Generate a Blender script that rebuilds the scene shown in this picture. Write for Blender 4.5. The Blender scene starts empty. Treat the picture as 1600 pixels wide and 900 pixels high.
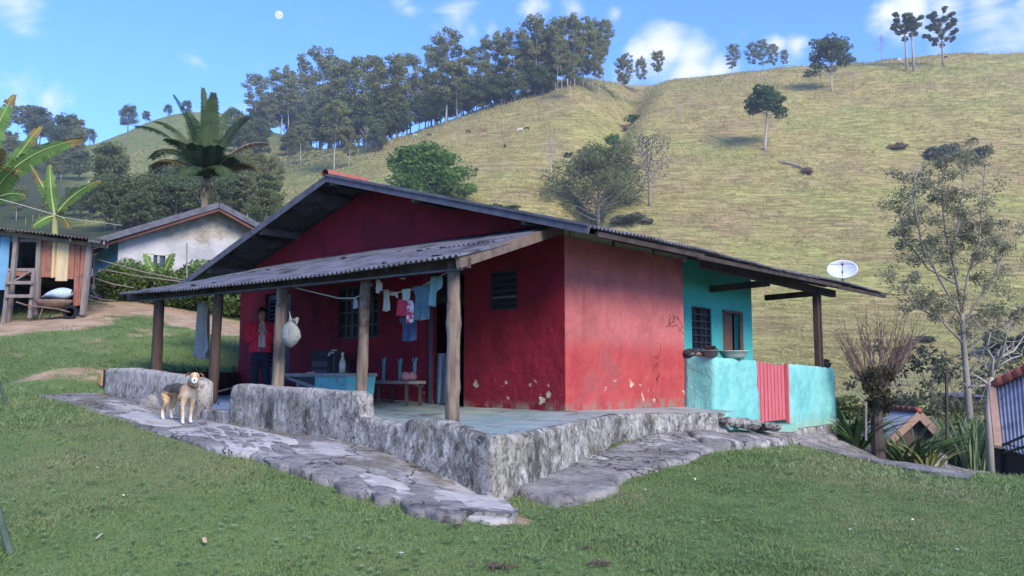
import bpy, math, random
import numpy as np
from mathutils import Vector, Matrix, Euler
rng = np.random.default_rng(7)
random.seed(7)
SC = bpy.context.scene
COL = SC.collection
# ---------------------------------------------------------------- camera
EZ = 1.5                       # eye height above the lawn at the photographer's feet
FPX = 1300.0
TH = math.atan(130/1300.0)     # camera tilted up
cam = bpy.data.cameras.new('camera'); cam.sensor_width = 36; cam.lens = FPX/1600*36
cam.clip_end = 20000; cam.clip_start = 0.05
co = bpy.data.objects.new('camera', cam); COL.objects.link(co)
co.location = (0, 0, EZ); co.rotation_euler = (math.pi/2+TH, 0, 0)
SC.camera = co
SC.view_settings.view_transform = 'Standard'; SC.view_settings.look = 'None'
SC.view_settings.exposure = 1.5; SC.view_settings.gamma = 1
# ---------------------------------------------------------------- sky and sun
SUN_EL, SUN_AZ = math.radians(34), math.radians(150)      # azimuth clockwise from the view direction (+Y)
W = bpy.data.worlds.new('World'); SC.world = W; W.use_nodes = True
nt = W.node_tree; N = nt.nodes; L = nt.links; N.clear()
wo = N.new('ShaderNodeOutputWorld'); bg = N.new('ShaderNodeBackground'); L.new(bg.outputs[0], wo.inputs[0])
sky = N.new('ShaderNodeTexSky'); sky.sky_type = 'NISHITA'; sky.sun_disc = False
sky.sun_elevation = SUN_EL; sky.sun_rotation = SUN_AZ; sky.air_density = 1.0; sky.dust_density = 0.3; sky.ozone_density = 1.6
bg.inputs[1].default_value = 0.15
tc = N.new('ShaderNodeTexCoord')
def wmath(op, a, b=None, c=None, clamp=False):
    n = N.new('ShaderNodeMath'); n.operation = op; n.use_clamp = clamp
    for i, x in enumerate((a, b, c)):
        if x is None: continue
        if isinstance(x, (int, float)): n.inputs[i].default_value = x
        else: L.new(x, n.inputs[i])
    return n.outputs[0]
def dirv(u, v):
    dx, dv = u-800, 450-v
    f = FPX*math.cos(TH)-dv*math.sin(TH); up = FPX*math.sin(TH)+dv*math.cos(TH)
    return Vector((dx, f, up)).normalized()
mp = N.new('ShaderNodeMapping'); mp.inputs['Scale'].default_value = (7, 7, 13)
L.new(tc.outputs['Generated'], mp.inputs[0])
n1 = N.new('ShaderNodeTexNoise'); n1.inputs['Scale'].default_value = 1.6; n1.inputs['Detail'].default_value = 7; n1.inputs['Roughness'].default_value = .58
n1.inputs['Distortion'].default_value = .8
L.new(mp.outputs[0], n1.inputs['Vector'])
acc = None
for (u, v, rad, amp) in ((1000, 88, .036, .52), (1035, 80, .045, .56), (1080, 100, .045, .52), (1120, 108, .03, .4), (980, 110, .03, .35), (1385, 22, .035, .5), (1430, 14, .04, .5), (1480, 8, .045, .52), (1540, 2, .045, .5), (1410, 50, .025, .4),
                         (1215, 70, .018, .36), (1245, 76, .022, .38), (1275, 80, .014, .3), (715, 25, .035, .32), (740, 48, .03, .30), (830, 14, .028, .36), (765, 48, .02, .34), (962, 22, .016, .34), (895, 14, .02, .26), (25, 132, .035, .36), (75, 155, .03, .3), (30, 12, .04, .33), (110, 158, .02, .26), (640, 20, .02, .26), (300, 92, .02, .22), (1700, 40, .15, .4), (2600, 0, .5, .25), (-1500, 100, .5, .25)):
    d = dirv(u, v)
    dp = N.new('ShaderNodeVectorMath'); dp.operation = 'DISTANCE'
    L.new(tc.outputs['Generated'], dp.inputs[0]); dp.inputs[1].default_value = d
    g = wmath('MULTIPLY', wmath('SUBTRACT', 1.0, wmath('DIVIDE', dp.outputs['Value'], rad), clamp=True), amp)
    acc = g if acc is None else wmath('MAXIMUM', acc, g)
m = wmath('ADD', n1.outputs['Fac'], acc)
cr = N.new('ShaderNodeMapRange'); cr.inputs['From Min'].default_value = .58; cr.inputs['From Max'].default_value = 1.06
cr.inputs['To Max'].default_value = .95; cr.interpolation_type = 'SMOOTHSTEP'
L.new(m, cr.inputs['Value'])
tint = N.new('ShaderNodeMix'); tint.data_type = 'RGBA'; tint.blend_type = 'MULTIPLY'; tint.inputs[0].default_value = 1
L.new(sky.outputs[0], tint.inputs[6]); tint.inputs[7].default_value = (.33, .52, .95, 1)
mx = N.new('ShaderNodeMix'); mx.data_type = 'RGBA'
L.new(cr.outputs[0], mx.inputs[0]); L.new(tint.outputs[2], mx.inputs[6]); mx.inputs[7].default_value = (2.7, 2.8, 3.05, 1)
L.new(mx.outputs[2], bg.inputs[0])
sl = bpy.data.lights.new('sun', 'SUN'); sl.energy = 2.1; sl.angle = math.radians(26); sl.color = (1, .87, .68)
so = bpy.data.objects.new('sun', sl); COL.objects.link(so)
sd = Vector((math.sin(SUN_AZ)*math.cos(SUN_EL), math.cos(SUN_AZ)*math.cos(SUN_EL), math.sin(SUN_EL)))
so.rotation_euler = sd.to_track_quat('Z', 'Y').to_euler(); so.location = (0, 0, 80)
# ---------------------------------------------------------------- geometry of the place
def ray(u, v):                 # slopes (x per y, z per y) of the line of sight
    dx, dv = u-800, 450-v
    f = FPX*math.cos(TH)-dv*math.sin(TH)
    return dx/f, (FPX*math.sin(TH)+dv*math.cos(TH))/f
def at(u, v, Y):
    kx, kz = ray(u, v); return Vector((kx*Y, Y, EZ+kz*Y))
def px_of(x, y, z):
    c, s = math.cos(TH), math.sin(TH); dz = z-EZ
    f = y*c+dz*s; up = -y*s+dz*c
    return 800+FPX*x/f, 450-FPX*up/f
CX, CY = 0.747, 11.80          # red corner of the house
AV = Vector((-0.7592, 0.6508)); BV = Vector((0.6508, 0.7592))   # along the veranda front, along the side wall
FZ = EZ-0.555                  # veranda floor
def H(a, b, z):                # house frame -> world; z is height above the eye level's floor datum (relative to eye)
    return Vector((CX+AV.x*a+BV.x*b, CY+AV.y*a+BV.y*b, EZ+z))
def toH(x, y):
    dx, dy = x-CX, y-CY; return dx*AV.x+dy*AV.y, dx*BV.x+dy*BV.y
def hitA(u, v, b):             # point of the plane b=const (parallel to facade): returns a, z
    kx, kz = ray(u, v); px, py = CX+BV.x*b, CY+BV.y*b
    a = (px-kx*py)/(kx*AV.y-AV.x); return a, kz*(py+AV.y*a)
def hitB(u, v, a):             # plane a=const (parallel to side wall): returns b, z
    kx, kz = ray(u, v); px, py = CX+AV.x*a, CY+AV.y*a
    b = (kx*py-px)/(BV.x-kx*BV.y); return b, kz*(py+BV.y*b)
def hitL(u, v, p0, p1):        # vertical plane over the plan line p0-p1 (house coords): world point
    P = H(p0[0], p0[1], 0); Q = H(p1[0], p1[1], 0); D = Q-P
    kx, kz = ray(u, v); t = (kx*P.y-P.x)/(D.x-kx*D.y)
    X = P+D*t; return Vector((X.x, X.y, EZ+kz*X.y))
# ---- terrain
def zr(u, v, Y): return EZ+ray(u, v)[1]*Y
cols = {   # screen column -> (distance, screen row) of the slope seen there
 -500: [(30,500),(60,455),(120,400),(220,340),(330,270),(430,215),(480,200),(600,230)],
 0:    [(30,484),(60,450),(120,390),(220,335),(330,270),(420,225),(470,215),(600,260)],
 90:   [(30,480),(60,446),(120,385),(220,340),(330,285),(420,245),(480,232),(600,270)],
 150:  [(30,477),(60,442),(120,380),(220,335),(330,285),(430,240),(500,218),(620,250)],
 200:  [(32,476),(60,438),(120,370),(220,325),(330,270),(430,222),(520,196),(640,230)],
 270:  [(32,478),(60,438),(120,365),(220,315),(330,258),(430,205),(520,172),(640,200)],
 350:  [(32,486),(60,440),(120,360),(220,315),(330,262),(430,208),(520,176),(640,205)],
 430:  [(32,500),(60,450),(120,365),(220,325),(320,282),(400,236),(470,206),(620,225)],
 530:  [(32,520),(60,470),(120,380),(200,325),(280,285),(340,245),(400,232),(600,260)],
 640:  [(32,570),(60,540),(110,470),(170,370),(240,285),(300,235),(345,213),(400,215),(600,330)],
 720:  [(32,590),(60,575),(110,500),(170,385),(240,280),(300,215),(350,182),(400,184),(600,300)],
 800:  [(32,600),(60,595),(110,520),(170,395),(240,275),(300,200),(350,152),(400,148),(600,260)],
 900:  [(32,610),(60,605),(110,540),(170,410),(240,280),(300,190),(350,128),(400,118),(600,220)],
 970:  [(32,615),(60,610),(110,550),(170,420),(240,290),(300,205),(350,155),(400,126),(440,126),(600,200)],
 1060: [(32,630),(60,620),(110,575),(160,450),(220,320),(290,210),(350,140),(400,119),(460,130),(600,190)],
 1200: [(32,655),(60,635),(110,590),(150,490),(210,345),(270,225),(330,145),(375,108),(430,115),(600,190)],
 1350: [(32,668),(60,645),(110,605),(150,505),(205,370),(265,240),(320,150),(365,98),(420,105),(600,180)],
 1500: [(32,672),(60,650),(110,612),(150,510),(200,385),(260,255),(320,140),(365,86),(420,92),(600,170)],
 1650: [(32,672),(60,650),(110,612),(150,510),(200,385),(260,255),(320,140),(365,84),(420,92),(600,170)],
 2300: [(32,640),(60,620),(110,590),(150,500),(200,400),(260,290),(320,190),(365,150),(420,160),(600,210)],
}
RG = np.concatenate([[0], np.linspace(28, 640, 160), [900, 2000]])
azs, prof = [], []
for u in sorted(cols):
    kx = (u-800)/1306.5; az = math.atan(kx)
    rr, zz = [], []
    for (Y, v) in cols[u]:
        rr.append(Y/math.cos(az)); zz.append(zr(u, v, Y)-EZ)
    rr = [0]+rr+[2000]; zz = [zz[0]]+zz+[zz[-1]*.4]
    f = np.interp(RG, rr, zz)
    k = np.array([1,3,5,6,5,3,1.]); k /= k.sum(); g = np.convolve(np.pad(f, 3, 'edge'), k, 'valid'); g[:3] = f[:3]
    azs.append(math.degrees(az)); prof.append(g)
azs = np.array(azs); prof = np.array(prof)
AG = np.arange(-180, 180.01, .5)
FARZ = np.array([np.interp(AG, azs, prof[:, j]) for j in range(len(RG))]).T
k = np.exp(-np.linspace(-1.6, 1.6, 7)**2); k /= k.sum()
FARZ = np.array([np.convolve(np.pad(FARZ[:, j], 3, 'edge'), k, 'valid') for j in range(len(RG))]).T
# behind the camera the valley side falls gently
bk = np.clip((np.abs(AG)-62)/50, 0, 1)[:, None]
FARZ = FARZ*(1-bk)+(-1.5-0.02*RG[None, :]*0)*bk
def _bil(az, r):
    ai = np.clip((az+180)/.5, 0, len(AG)-1.001); a0 = ai.astype(int); fa = ai-a0
    rj = np.interp(r, RG, np.arange(len(RG))); r0 = np.clip(rj.astype(int), 0, len(RG)-2); fr = rj-r0
    return ((FARZ[a0, r0]*(1-fa)+FARZ[a0+1, r0]*fa)*(1-fr)+(FARZ[a0, r0+1]*(1-fa)+FARZ[a0+1, r0+1]*fa)*fr)
_lat = rng.random((64, 64, 64))
def vnoise(x, y, z=0.0):       # smooth value noise, arrays in, -1..1 out
    x, y = np.asarray(x, float), np.asarray(y, float); z = np.broadcast_to(np.asarray(z, float), x.shape)
    xi, yi, zi = np.floor(x).astype(int), np.floor(y).astype(int), np.floor(z).astype(int)
    fx, fy, fz = x-xi, y-yi, z-zi
    fx, fy, fz = (t*t*(3-2*t) for t in (fx, fy, fz)); o = 0
    for i in (0, 1):
        for j in (0, 1):
            for kk in (0, 1):
                w = (fx if i else 1-fx)*(fy if j else 1-fy)*(fz if kk else 1-fz)
                o = o+w*_lat[(xi+i) % 64, (yi+j) % 64, (zi+kk) % 64]
    return o*2-1
def fbm(x, y, z=0.0, oct=3):
    s = 0; a = 1; t = 0
    for i in range(oct):
        s = s+a*vnoise(np.asarray(x)*2**i+17*i, np.asarray(y)*2**i, np.asarray(z)*2**i); t += a; a *= .5
    return s/t
# near ground: thin-plate surface through measured points
FL0, FL1 = (-2.3, -4.08), (6.2, -3.80)          # plan line of the veranda front wall
ctl = []
def cpx(u, v, Y): p = at(u, v, Y); ctl.append(tuple(p))
def cw(p): ctl.append(tuple(p))
for (u, v) in ((165, 614), (250, 630), (358, 661), (450, 676), (555, 694), (642, 721), (700, 748), (762, 782)): cw(hitL(u, v, FL0, FL1))
cw((0, 0, 0)); cw((-3, 0, 0.02)); cw((3, 0, -.02)); cw((0, -4, -.1)); cw((0, 4.2, .20)); cw((-2.2, 4.2, .28)); cw((2.4, 4.2, .1)); cw((-4.5, -5, .1)); cw((4.5, -5, -.1))
cpx(290, 662, 11.5); cpx(60, 622, 11.6); cpx(0, 640, 10.0); cpx(0, 600, 13.2); cpx(100, 575, 15.0); cpx(0, 560, 16); cpx(-300, 600, 12); cpx(-300, 700, 8)
cpx(0, 506, 20.4); cpx(135, 494, 20.8); cpx(190, 479, 24); cpx(280, 487, 24.5); cpx(330, 545, 18.5); cpx(240, 556, 17.2); cpx(370, 500, 25); cpx(-200, 500, 21)
cpx(190, 571, 14.9); cw(H(8.3, -2.0, .13)); cw(H(9.3, -.9, .2)); cw(H(7.1, -4.0, .06)); cw(H(9.3, 1.0, .25))
for (u, v, Y) in ((800, 822, 6.15), (894, 741, 8.9), (975, 750, 8.6), (1066, 683, 12.1), (1125, 706, 10.9), (1310, 692, 17.4), (1260, 694, 15.6), (1200, 705, 12.2), (1400, 722, 13.0), (1545, 745, 11.6), (1700, 760, 11)):
    cpx(u, v, Y)
cpx(1350, 712, 17.5); cpx(1430, 730, 18.5); cpx(1550, 760, 15.5); cpx(1450, 715, 23); cpx(1600, 735, 20)
cpx(1600, 900, 5.5); cpx(1200, 900, 5.4)
# under the house
for a, b, z in ((2, 3, -.9), (6, 3, -.55), (3, 8, -1.1), (9.2, 3, .1), (10, 6, .1), (-.6, 6, -1.2), (-.7, 9, -1.45), (0, 12, -1.6)):
    cw(H(a, b, z))
for az in range(-40, 41, 8):
    r = 34.0; q = float(_bil(np.array([float(az)]), np.array([r]))[0]); cw((r*math.sin(math.radians(az)), r*math.cos(math.radians(az)), EZ+q))
for az in (-90, -60, 60, 90, 120, 180, -120):
    r = 30.0; cw((r*math.sin(math.radians(az)), r*math.cos(math.radians(az)), EZ+float(_bil(np.array([float(az)]), np.array([r]))[0])))
ctl = np.array(ctl); nC = len(ctl)
def _U(d2): return np.where(d2 > 1e-9, d2*np.log(np.maximum(d2, 1e-9))*.5, 0)
D2 = ((ctl[:, None, :2]-ctl[None, :, :2])**2).sum(-1)
KM = np.zeros((nC+3, nC+3)); KM[:nC, :nC] = _U(D2)+np.eye(nC)*.15; KM[:nC, nC] = 1; KM[:nC, nC+1:] = ctl[:, :2]; KM[nC, :nC] = 1; KM[nC+1:, :nC] = ctl[:, :2].T
TW = np.linalg.solve(KM, np.concatenate([ctl[:, 2], [0, 0, 0]]))
def ss(x, a, b): t = np.clip((x-a)/(b-a), 0, 1); return t*t*(3-2*t)
RAV = np.array([(95, 905), (150, 903), (200, 912), (250, 935), (300, 962), (350, 988), (400, 1003), (440, 1010)], float)
def Zg(x, y):
    x = np.atleast_1d(np.asarray(x, float)); y = np.atleast_1d(np.asarray(y, float))
    r = np.hypot(x, y); az = np.degrees(np.arctan2(x, y))
    far = EZ+_bil(az, r)
    near = far.copy(); idx = np.where(r < 34)[0]
    for s in range(0, len(idx), 20000):
        q = idx[s:s+20000]
        d2 = (x[q, None]-ctl[None, :, 0])**2+(y[q, None]-ctl[None, :, 1])**2
        near[q] = _U(d2)@TW[:nC]+TW[nC]+TW[nC+1]*x[q]+TW[nC+2]*y[q]
    w = ss(r, 24, 34); z = near*(1-w)+far*w
    fm = ss(r, 60, 160)
    u = 800+1306.5*np.tan(np.radians(np.clip(az, -70, 70)))
    uc = np.interp(r, RAV[:, 0], RAV[:, 1]); wd = 26+.04*np.abs(r-250)
    z = z-9*np.exp(-((u-uc)/wd)**2)*ss(r, 95, 170)*(1-ss(r, 400, 450))*(y > 0)
    # crease of the cattle track below the ridge trees on the right, folds and spurs on the slope
    z = z+fm*(2.2*fbm(x/46+3, y/46, 0, 2)+.9*fbm(x/13, y/13, 5, 2))
    z = z+ss(r, 35, 90)*.16*vnoise(x/2.6, y/2.6, z/1.1)
    z = z+(r < 30)*.012*vnoise(x/.8, y/.8, 3)
    dx_, dy_ = x-CX, y-CY; ha, hb_ = dx_*AV.x+dy_*AV.y, dx_*BV.x+dy_*BV.y       # dug level under the house
    z = np.where((hb_ > -3.72) & (hb_ < 7.3) & (ha < 8.42) & (hb_ > -3.62+(ha-6.5)*1.62) & (ha > np.interp(hb_, [-4, -.2, 3, 3.5, 9], [-2.0, -.75, -.8, -.35, -.35])), np.minimum(z, EZ-.80), z)
    return z
def gz(x, y): return float(Zg(x, y)[0])
def ghit(u, v, lo=2.0, hi=600.0):   # where the line of sight meets the ground
    kx, kz = ray(u, v); Y = np.concatenate([np.arange(lo, 40, .05), np.arange(40, hi, .5)]) if lo < 40 else np.arange(lo, hi, .5)
    d = EZ+kz*Y-Zg(kx*Y, Y); i = np.where(d < 0)[0]
    if len(i) == 0: i = [int(np.argmin(d/Y))]
    y = float(Y[i[0]])
    return Vector((kx*y, y, gz(kx*y, y)))
# ---------------------------------------------------------------- object helpers
ORG = {}
def root(name, loc, label, cat, group=None):
    o = bpy.data.objects.new(name, None); COL.objects.link(o); o.location = loc; o.empty_display_size = .2
    o['label'] = label; o['category'] = cat
    if group: o['group'] = group
    ORG[o.name] = Vector(loc); return o
def tagit(o, label=None, cat=None, group=None, kind=None):
    if label: o['label'] = label
    if cat: o['category'] = cat
    if group: o['group'] = group
    if kind: o['kind'] = kind
    return o
class MB:
    def __init__(s): s.v = []; s.f = []; s.n = 0
    def add(s, vs, fs):
        b = s.n; s.v.extend([tuple(p) for p in vs]); s.f.extend([tuple(i+b for i in f) for f in fs]); s.n += len(vs); return s
    def box(s, c, size, R=None, taper=1.0):
        x, y, z = (q/2 for q in size); vs = []
        for dz in (-z, z):
            t = taper if dz > 0 else 1
            for dx, dy in ((-x, -y), (x, -y), (x, y), (-x, y)):
                p = Vector((dx*t, dy*t, dz)); p = (R@p if R else p)+Vector(c); vs.append(p)
        return s.add(vs, [(3,2,1,0),(4,5,6,7),(0,1,5,4),(1,2,6,5),(2,3,7,6),(3,0,4,7)])
    def beam(s, p0, p1, w, h, up=(0,0,1)):       # rectangular bar from p0 to p1
        p0, p1 = Vector(p0), Vector(p1); d = (p1-p0).normalized(); sx = d.cross(Vector(up)).normalized(); uz = sx.cross(d)
        vs = []
        for p in (p0, p1):
            for a, b in ((-1,-1),(1,-1),(1,1),(-1,1)): vs.append(p+sx*(a*w/2)+uz*(b*h/2))
        return s.add(vs, [(0,1,2,3),(7,6,5,4),(1,0,4,5),(2,1,5,6),(3,2,6,7),(0,3,7,4)])
    def tube(s, pts, rad, n=8, cap=True, jit=0):
        pts = [Vector(p) for p in pts]; m = len(pts)
        if isinstance(rad, (int, float)): rad = [rad]*m
        ref = None; vs = []
        for i in range(m):
            d = (pts[min(i+1, m-1)]-pts[max(i-1, 0)]).normalized()
            if ref is None: ref = d.orthogonal().normalized()
            ref = (ref-d*ref.dot(d)).normalized(); q = d.cross(ref)
            for j in range(n):
                t = 2*math.pi*j/n; r = rad[i]*(1+jit*random.uniform(-1, 1))
                vs.append(pts[i]+(ref*math.cos(t)+q*math.sin(t))*r)
        fs = [(i*n+j, i*n+(j+1) % n, (i+1)*n+(j+1) % n, (i+1)*n+j) for i in range(m-1) for j in range(n)]
        if cap: fs += [tuple(range(n-1, -1, -1)), tuple((m-1)*n+j for j in range(n))]
        return s.add(vs, fs)
    def lathe(s, prof, c=(0,0,0), n=20, R=None, sx=1, sy=1):
        vs = []
        for (r, z) in prof:
            for j in range(n):
                t = 2*math.pi*j/n; p = Vector((r*math.cos(t)*sx, r*math.sin(t)*sy, z)); vs.append((R@p if R else p)+Vector(c))
        m = len(prof)
        fs = [(i*n+j, i*n+(j+1) % n, (i+1)*n+(j+1) % n, (i+1)*n+j) for i in range(m-1) for j in range(n)]
        fs += [tuple(range(n-1, -1, -1)), tuple((m-1)*n+j for j in range(n))]
        return s.add(vs, fs)
    def grid(s, fn, nu, nv, flip=False):         # fn(i/nu, j/nv) -> point
        vs = [fn(i/nu, j/nv) for i in range(nu+1) for j in range(nv+1)]
        fs = []
        for i in range(nu):
            for j in range(nv):
                a = i*(nv+1)+j; q = (a, a+nv+1, a+nv+2, a+1); fs.append(q[::-1] if flip else q)
        return s.add(vs, fs)
    def prism(s, poly, off):                     # polygon (3D points) extruded by vector off
        n = len(poly); off = Vector(off); vs = [Vector(p) for p in poly]+[Vector(p)+off for p in poly]
        fs = [tuple(range(n))[::-1], tuple(range(n, 2*n))]+[(i, (i+1) % n, n+(i+1) % n, n+i) for i in range(n)]
        return s.add(vs, fs)
def mk(name, mb, mat, parent=None, smooth=False, local=False, fixn=True, **kw):
    me = bpy.data.meshes.new(name)
    if isinstance(mb, MB): V, Fc = mb.v, mb.f
    else: V, Fc = mb
    off = Vector((0, 0, 0))
    if parent is not None and not local:
        p = parent
        while p.parent: p = p.parent
        off = ORG.get(p.name, Vector((0, 0, 0)))
    if isinstance(V, np.ndarray): V = (V-np.array(off)).tolist(); Fc = Fc.tolist() if isinstance(Fc, np.ndarray) else Fc
    else: V = [(a[0]-off.x, a[1]-off.y, a[2]-off.z) for a in V]
    me.from_pydata(V, [], Fc)
    if fixn and len(Fc) < 60000:
        import bmesh
        bm = bmesh.new(); bm.from_mesh(me); bmesh.ops.recalc_face_normals(bm, faces=bm.faces); bm.to_mesh(me); bm.free()
    if smooth: me.shade_smooth()
    me.materials.append(mat)
    o = bpy.data.objects.new(name, me); COL.objects.link(o)
    if parent: o.parent = parent
    tagit(o, **kw); return o
def thing1(name, mb, mat, label, cat, group=None, origin=None, **kw):   # a thing that is one mesh, origin at its base
    V = [Vector(p) for p in mb.v]
    if origin is None:
        c = sum(V, Vector())/len(V); origin = Vector((c.x, c.y, min(p.z for p in V)))
    origin = Vector(origin)
    o = mk(name, ([p-origin for p in V], mb.f), mat, **kw); o.location = origin
    ORG[o.name] = origin
    return tagit(o, label, cat, group)
def dup(o, loc=None, rz=None, sc=None, parent=None, **kw):
    c = o.copy(); COL.objects.link(c)
    if parent is not None: c.parent = parent
    if loc is not None: c.location = loc
    if rz is not None: c.rotation_euler = (c.rotation_euler[0], c.rotation_euler[1], rz)
    if sc is not None: c.scale = sc if hasattr(sc, '__len__') else (sc,)*3
    for ch in list(o.children): dup(ch, parent=c)
    tagit(c, **kw)
    return c
# ---------------------------------------------------------------- materials
MATS = {}
def mat(name, cols, scale=6, rough=.85, bump=0., bscale=None, metal=0., stretch=(1,1,1), detail=6, spec=.3, dist=0.0, second=None, nrough=.6, trans=0):
    if name in MATS: return MATS[name]
    m = bpy.data.materials.new(name); m.use_nodes = True; t = m.node_tree; n = t.nodes; l = t.links
    b = n['Principled BSDF']; b.inputs['Roughness'].default_value = rough; b.inputs['Metallic'].default_value = metal
    b.inputs['Specular IOR Level'].default_value = spec
    tc = n.new('ShaderNodeTexCoord'); mp = n.new('ShaderNodeMapping'); mp.inputs['Scale'].default_value = stretch
    l.new(tc.outputs['Object'], mp.inputs[0])
    if not isinstance(cols[0], (tuple, list)): cols = [(0, cols), (1, cols)]
    elif len(cols[0]) != 2: cols = [(i/max(1, len(cols)-1), c) for i, c in enumerate(cols)]
    nz = n.new('ShaderNodeTexNoise'); nz.inputs['Scale'].default_value = scale; nz.inputs['Detail'].default_value = detail; nz.inputs['Roughness'].default_value = nrough
    nz.inputs['Distortion'].default_value = dist
    l.new(mp.outputs[0], nz.inputs['Vector'])
    mr = n.new('ShaderNodeMapRange'); mr.inputs['From Min'].default_value = .3; mr.inputs['From Max'].default_value = .7; l.new(nz.outputs['Fac'], mr.inputs[0])
    r = n.new('ShaderNodeValToRGB'); l.new(mr.outputs[0], r.inputs[0])
    els = r.color_ramp.elements
    while len(els) > 1: els.remove(els[0])
    els[0].position = cols[0][0]; els[0].color = tuple(cols[0][1][:3])+(1,)
    for p, c in cols[1:]:
        e = els.new(p); e.color = tuple(c[:3])+(1,)
    out = r.outputs[0]
    if second:   # (colour, scale, lo, hi[, stretch]) a second layer of stains
        nz2 = n.new('ShaderNodeTexNoise'); nz2.inputs['Scale'].default_value = second[1]; nz2.inputs['Detail'].default_value = 8; nz2.inputs['Roughness'].default_value = .65
        mp2 = n.new('ShaderNodeMapping'); mp2.inputs['Location'].default_value = (7.3, 1.7, 4.1)
        if len(second) > 4: mp2.inputs['Scale'].default_value = second[4]
        l.new(tc.outputs['Object'], mp2.inputs[0]); l.new(mp2.outputs[0], nz2.inputs['Vector'])
        m2 = n.new('ShaderNodeMapRange'); m2.inputs['From Min'].default_value = second[2]; m2.inputs['From Max'].default_value = second[3]; l.new(nz2.outputs['Fac'], m2.inputs[0])
        mi = n.new('ShaderNodeMix'); mi.data_type = 'RGBA'; l.new(m2.outputs[0], mi.inputs[0]); l.new(out, mi.inputs[6]); mi.inputs[7].default_value = tuple(second[0][:3])+(1,)
        out = mi.outputs[2]
    l.new(out, b.inputs['Base Color'])
    if bump:
        bn = n.new('ShaderNodeTexNoise'); bn.inputs['Scale'].default_value = bscale or scale*3; bn.inputs['Detail'].default_value = 8; bn.inputs['Roughness'].default_value = .65
        l.new(mp.outputs[0], bn.inputs['Vector'])
        bp = n.new('ShaderNodeBump'); bp.inputs['Strength'].default_value = 1; bp.inputs['Distance'].default_value = bump; l.new(bn.outputs['Fac'], bp.inputs['Height']); l.new(bp.outputs[0], b.inputs['Normal'])
    if trans:
        tr = n.new('ShaderNodeBsdfTranslucent'); l.new(out, tr.inputs[0]); ms = n.new('ShaderNodeMixShader'); ms.inputs[0].default_value = trans
        l.new(b.outputs[0], ms.inputs[1]); l.new(tr.outputs[0], ms.inputs[2]); l.new(ms.outputs[0], n['Material Output'].inputs[0])
    MATS[name] = m; return m
class NT:      # tiny node-graph helper for the special materials
    def __init__(s, name, rough=.85, spec=.3):
        s.m = bpy.data.materials.new(name); s.m.use_nodes = True; s.t = s.m.node_tree; s.n = s.t.nodes; s.l = s.t.links
        s.b = s.n['Principled BSDF']; s.b.inputs['Roughness'].default_value = rough; s.b.inputs['Specular IOR Level'].default_value = spec
        s.tc = s.n.new('ShaderNodeTexCoord'); s.geo = s.n.new('ShaderNodeNewGeometry'); s.pos = s.geo.outputs['Position']
    def S(s, x, inp):
        if isinstance(x, (int, float)): inp.default_value = x
        elif isinstance(x, tuple): inp.default_value = x if len(x) == len(inp.default_value) else tuple(x)+(1,)
        else: s.l.new(x, inp)
    def mapv(s, sc=(1,1,1), loc=(0,0,0), rot=(0,0,0), src=None):
        q = s.n.new('ShaderNodeMapping'); q.inputs['Scale'].default_value = sc; q.inputs['Location'].default_value = loc; q.inputs['Rotation'].default_value = rot
        s.l.new(src or s.pos, q.inputs[0]); return q.outputs[0]
    def noise(s, sc, detail=6, rough=.6, vec=None, dist=0):
        q = s.n.new('ShaderNodeTexNoise'); q.inputs['Scale'].default_value = sc; q.inputs['Detail'].default_value = detail; q.inputs['Roughness'].default_value = rough; q.inputs['Distortion'].default_value = dist
        s.l.new(vec or s.pos, q.inputs['Vector']); return q.outputs['Fac']
    def math(s, op, a, b=None, c=None, clamp=False):
        q = s.n.new('ShaderNodeMath'); q.operation = op; q.use_clamp = clamp
        for i, x in enumerate((a, b, c)):
            if x is not None: s.S(x, q.inputs[i])
        return q.outputs[0]
    def rng(s, x, a, b, c=0., d=1., smooth=True):
        q = s.n.new('ShaderNodeMapRange'); s.S(x, q.inputs[0]); q.inputs[1].default_value = a; q.inputs[2].default_value = b; q.inputs[3].default_value = c; q.inputs[4].default_value = d
        if smooth: q.interpolation_type = 'SMOOTHSTEP'
        return q.outputs[0]
    def mix(s, f, a, b, mode='MIX'):
        q = s.n.new('ShaderNodeMix'); q.data_type = 'RGBA'; q.blend_type = mode; s.S(f, q.inputs[0]); s.S(a, q.inputs[6]); s.S(b, q.inputs[7]); return q.outputs[2]
    def sep(s, v=None):
        q = s.n.new('ShaderNodeSeparateXYZ'); s.l.new(v or s.pos, q.inputs[0]); return q.outputs
    def bump(s, h, dist, strength=1, prev=None):
        q = s.n.new('ShaderNodeBump'); q.inputs['Distance'].default_value = dist; q.inputs['Strength'].default_value = strength; s.l.new(h, q.inputs['Height'])
        if prev: s.l.new(prev, q.inputs['Normal'])
        return q.outputs[0]
    def attr(s, nm):
        q = s.n.new('ShaderNodeAttribute'); q.attribute_name = nm; return q
    def done(s, col, normal=None):
        s.S(col, s.b.inputs['Base Color'])
        if normal: s.l.new(normal, s.b.inputs['Normal'])
        return s.m
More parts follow.
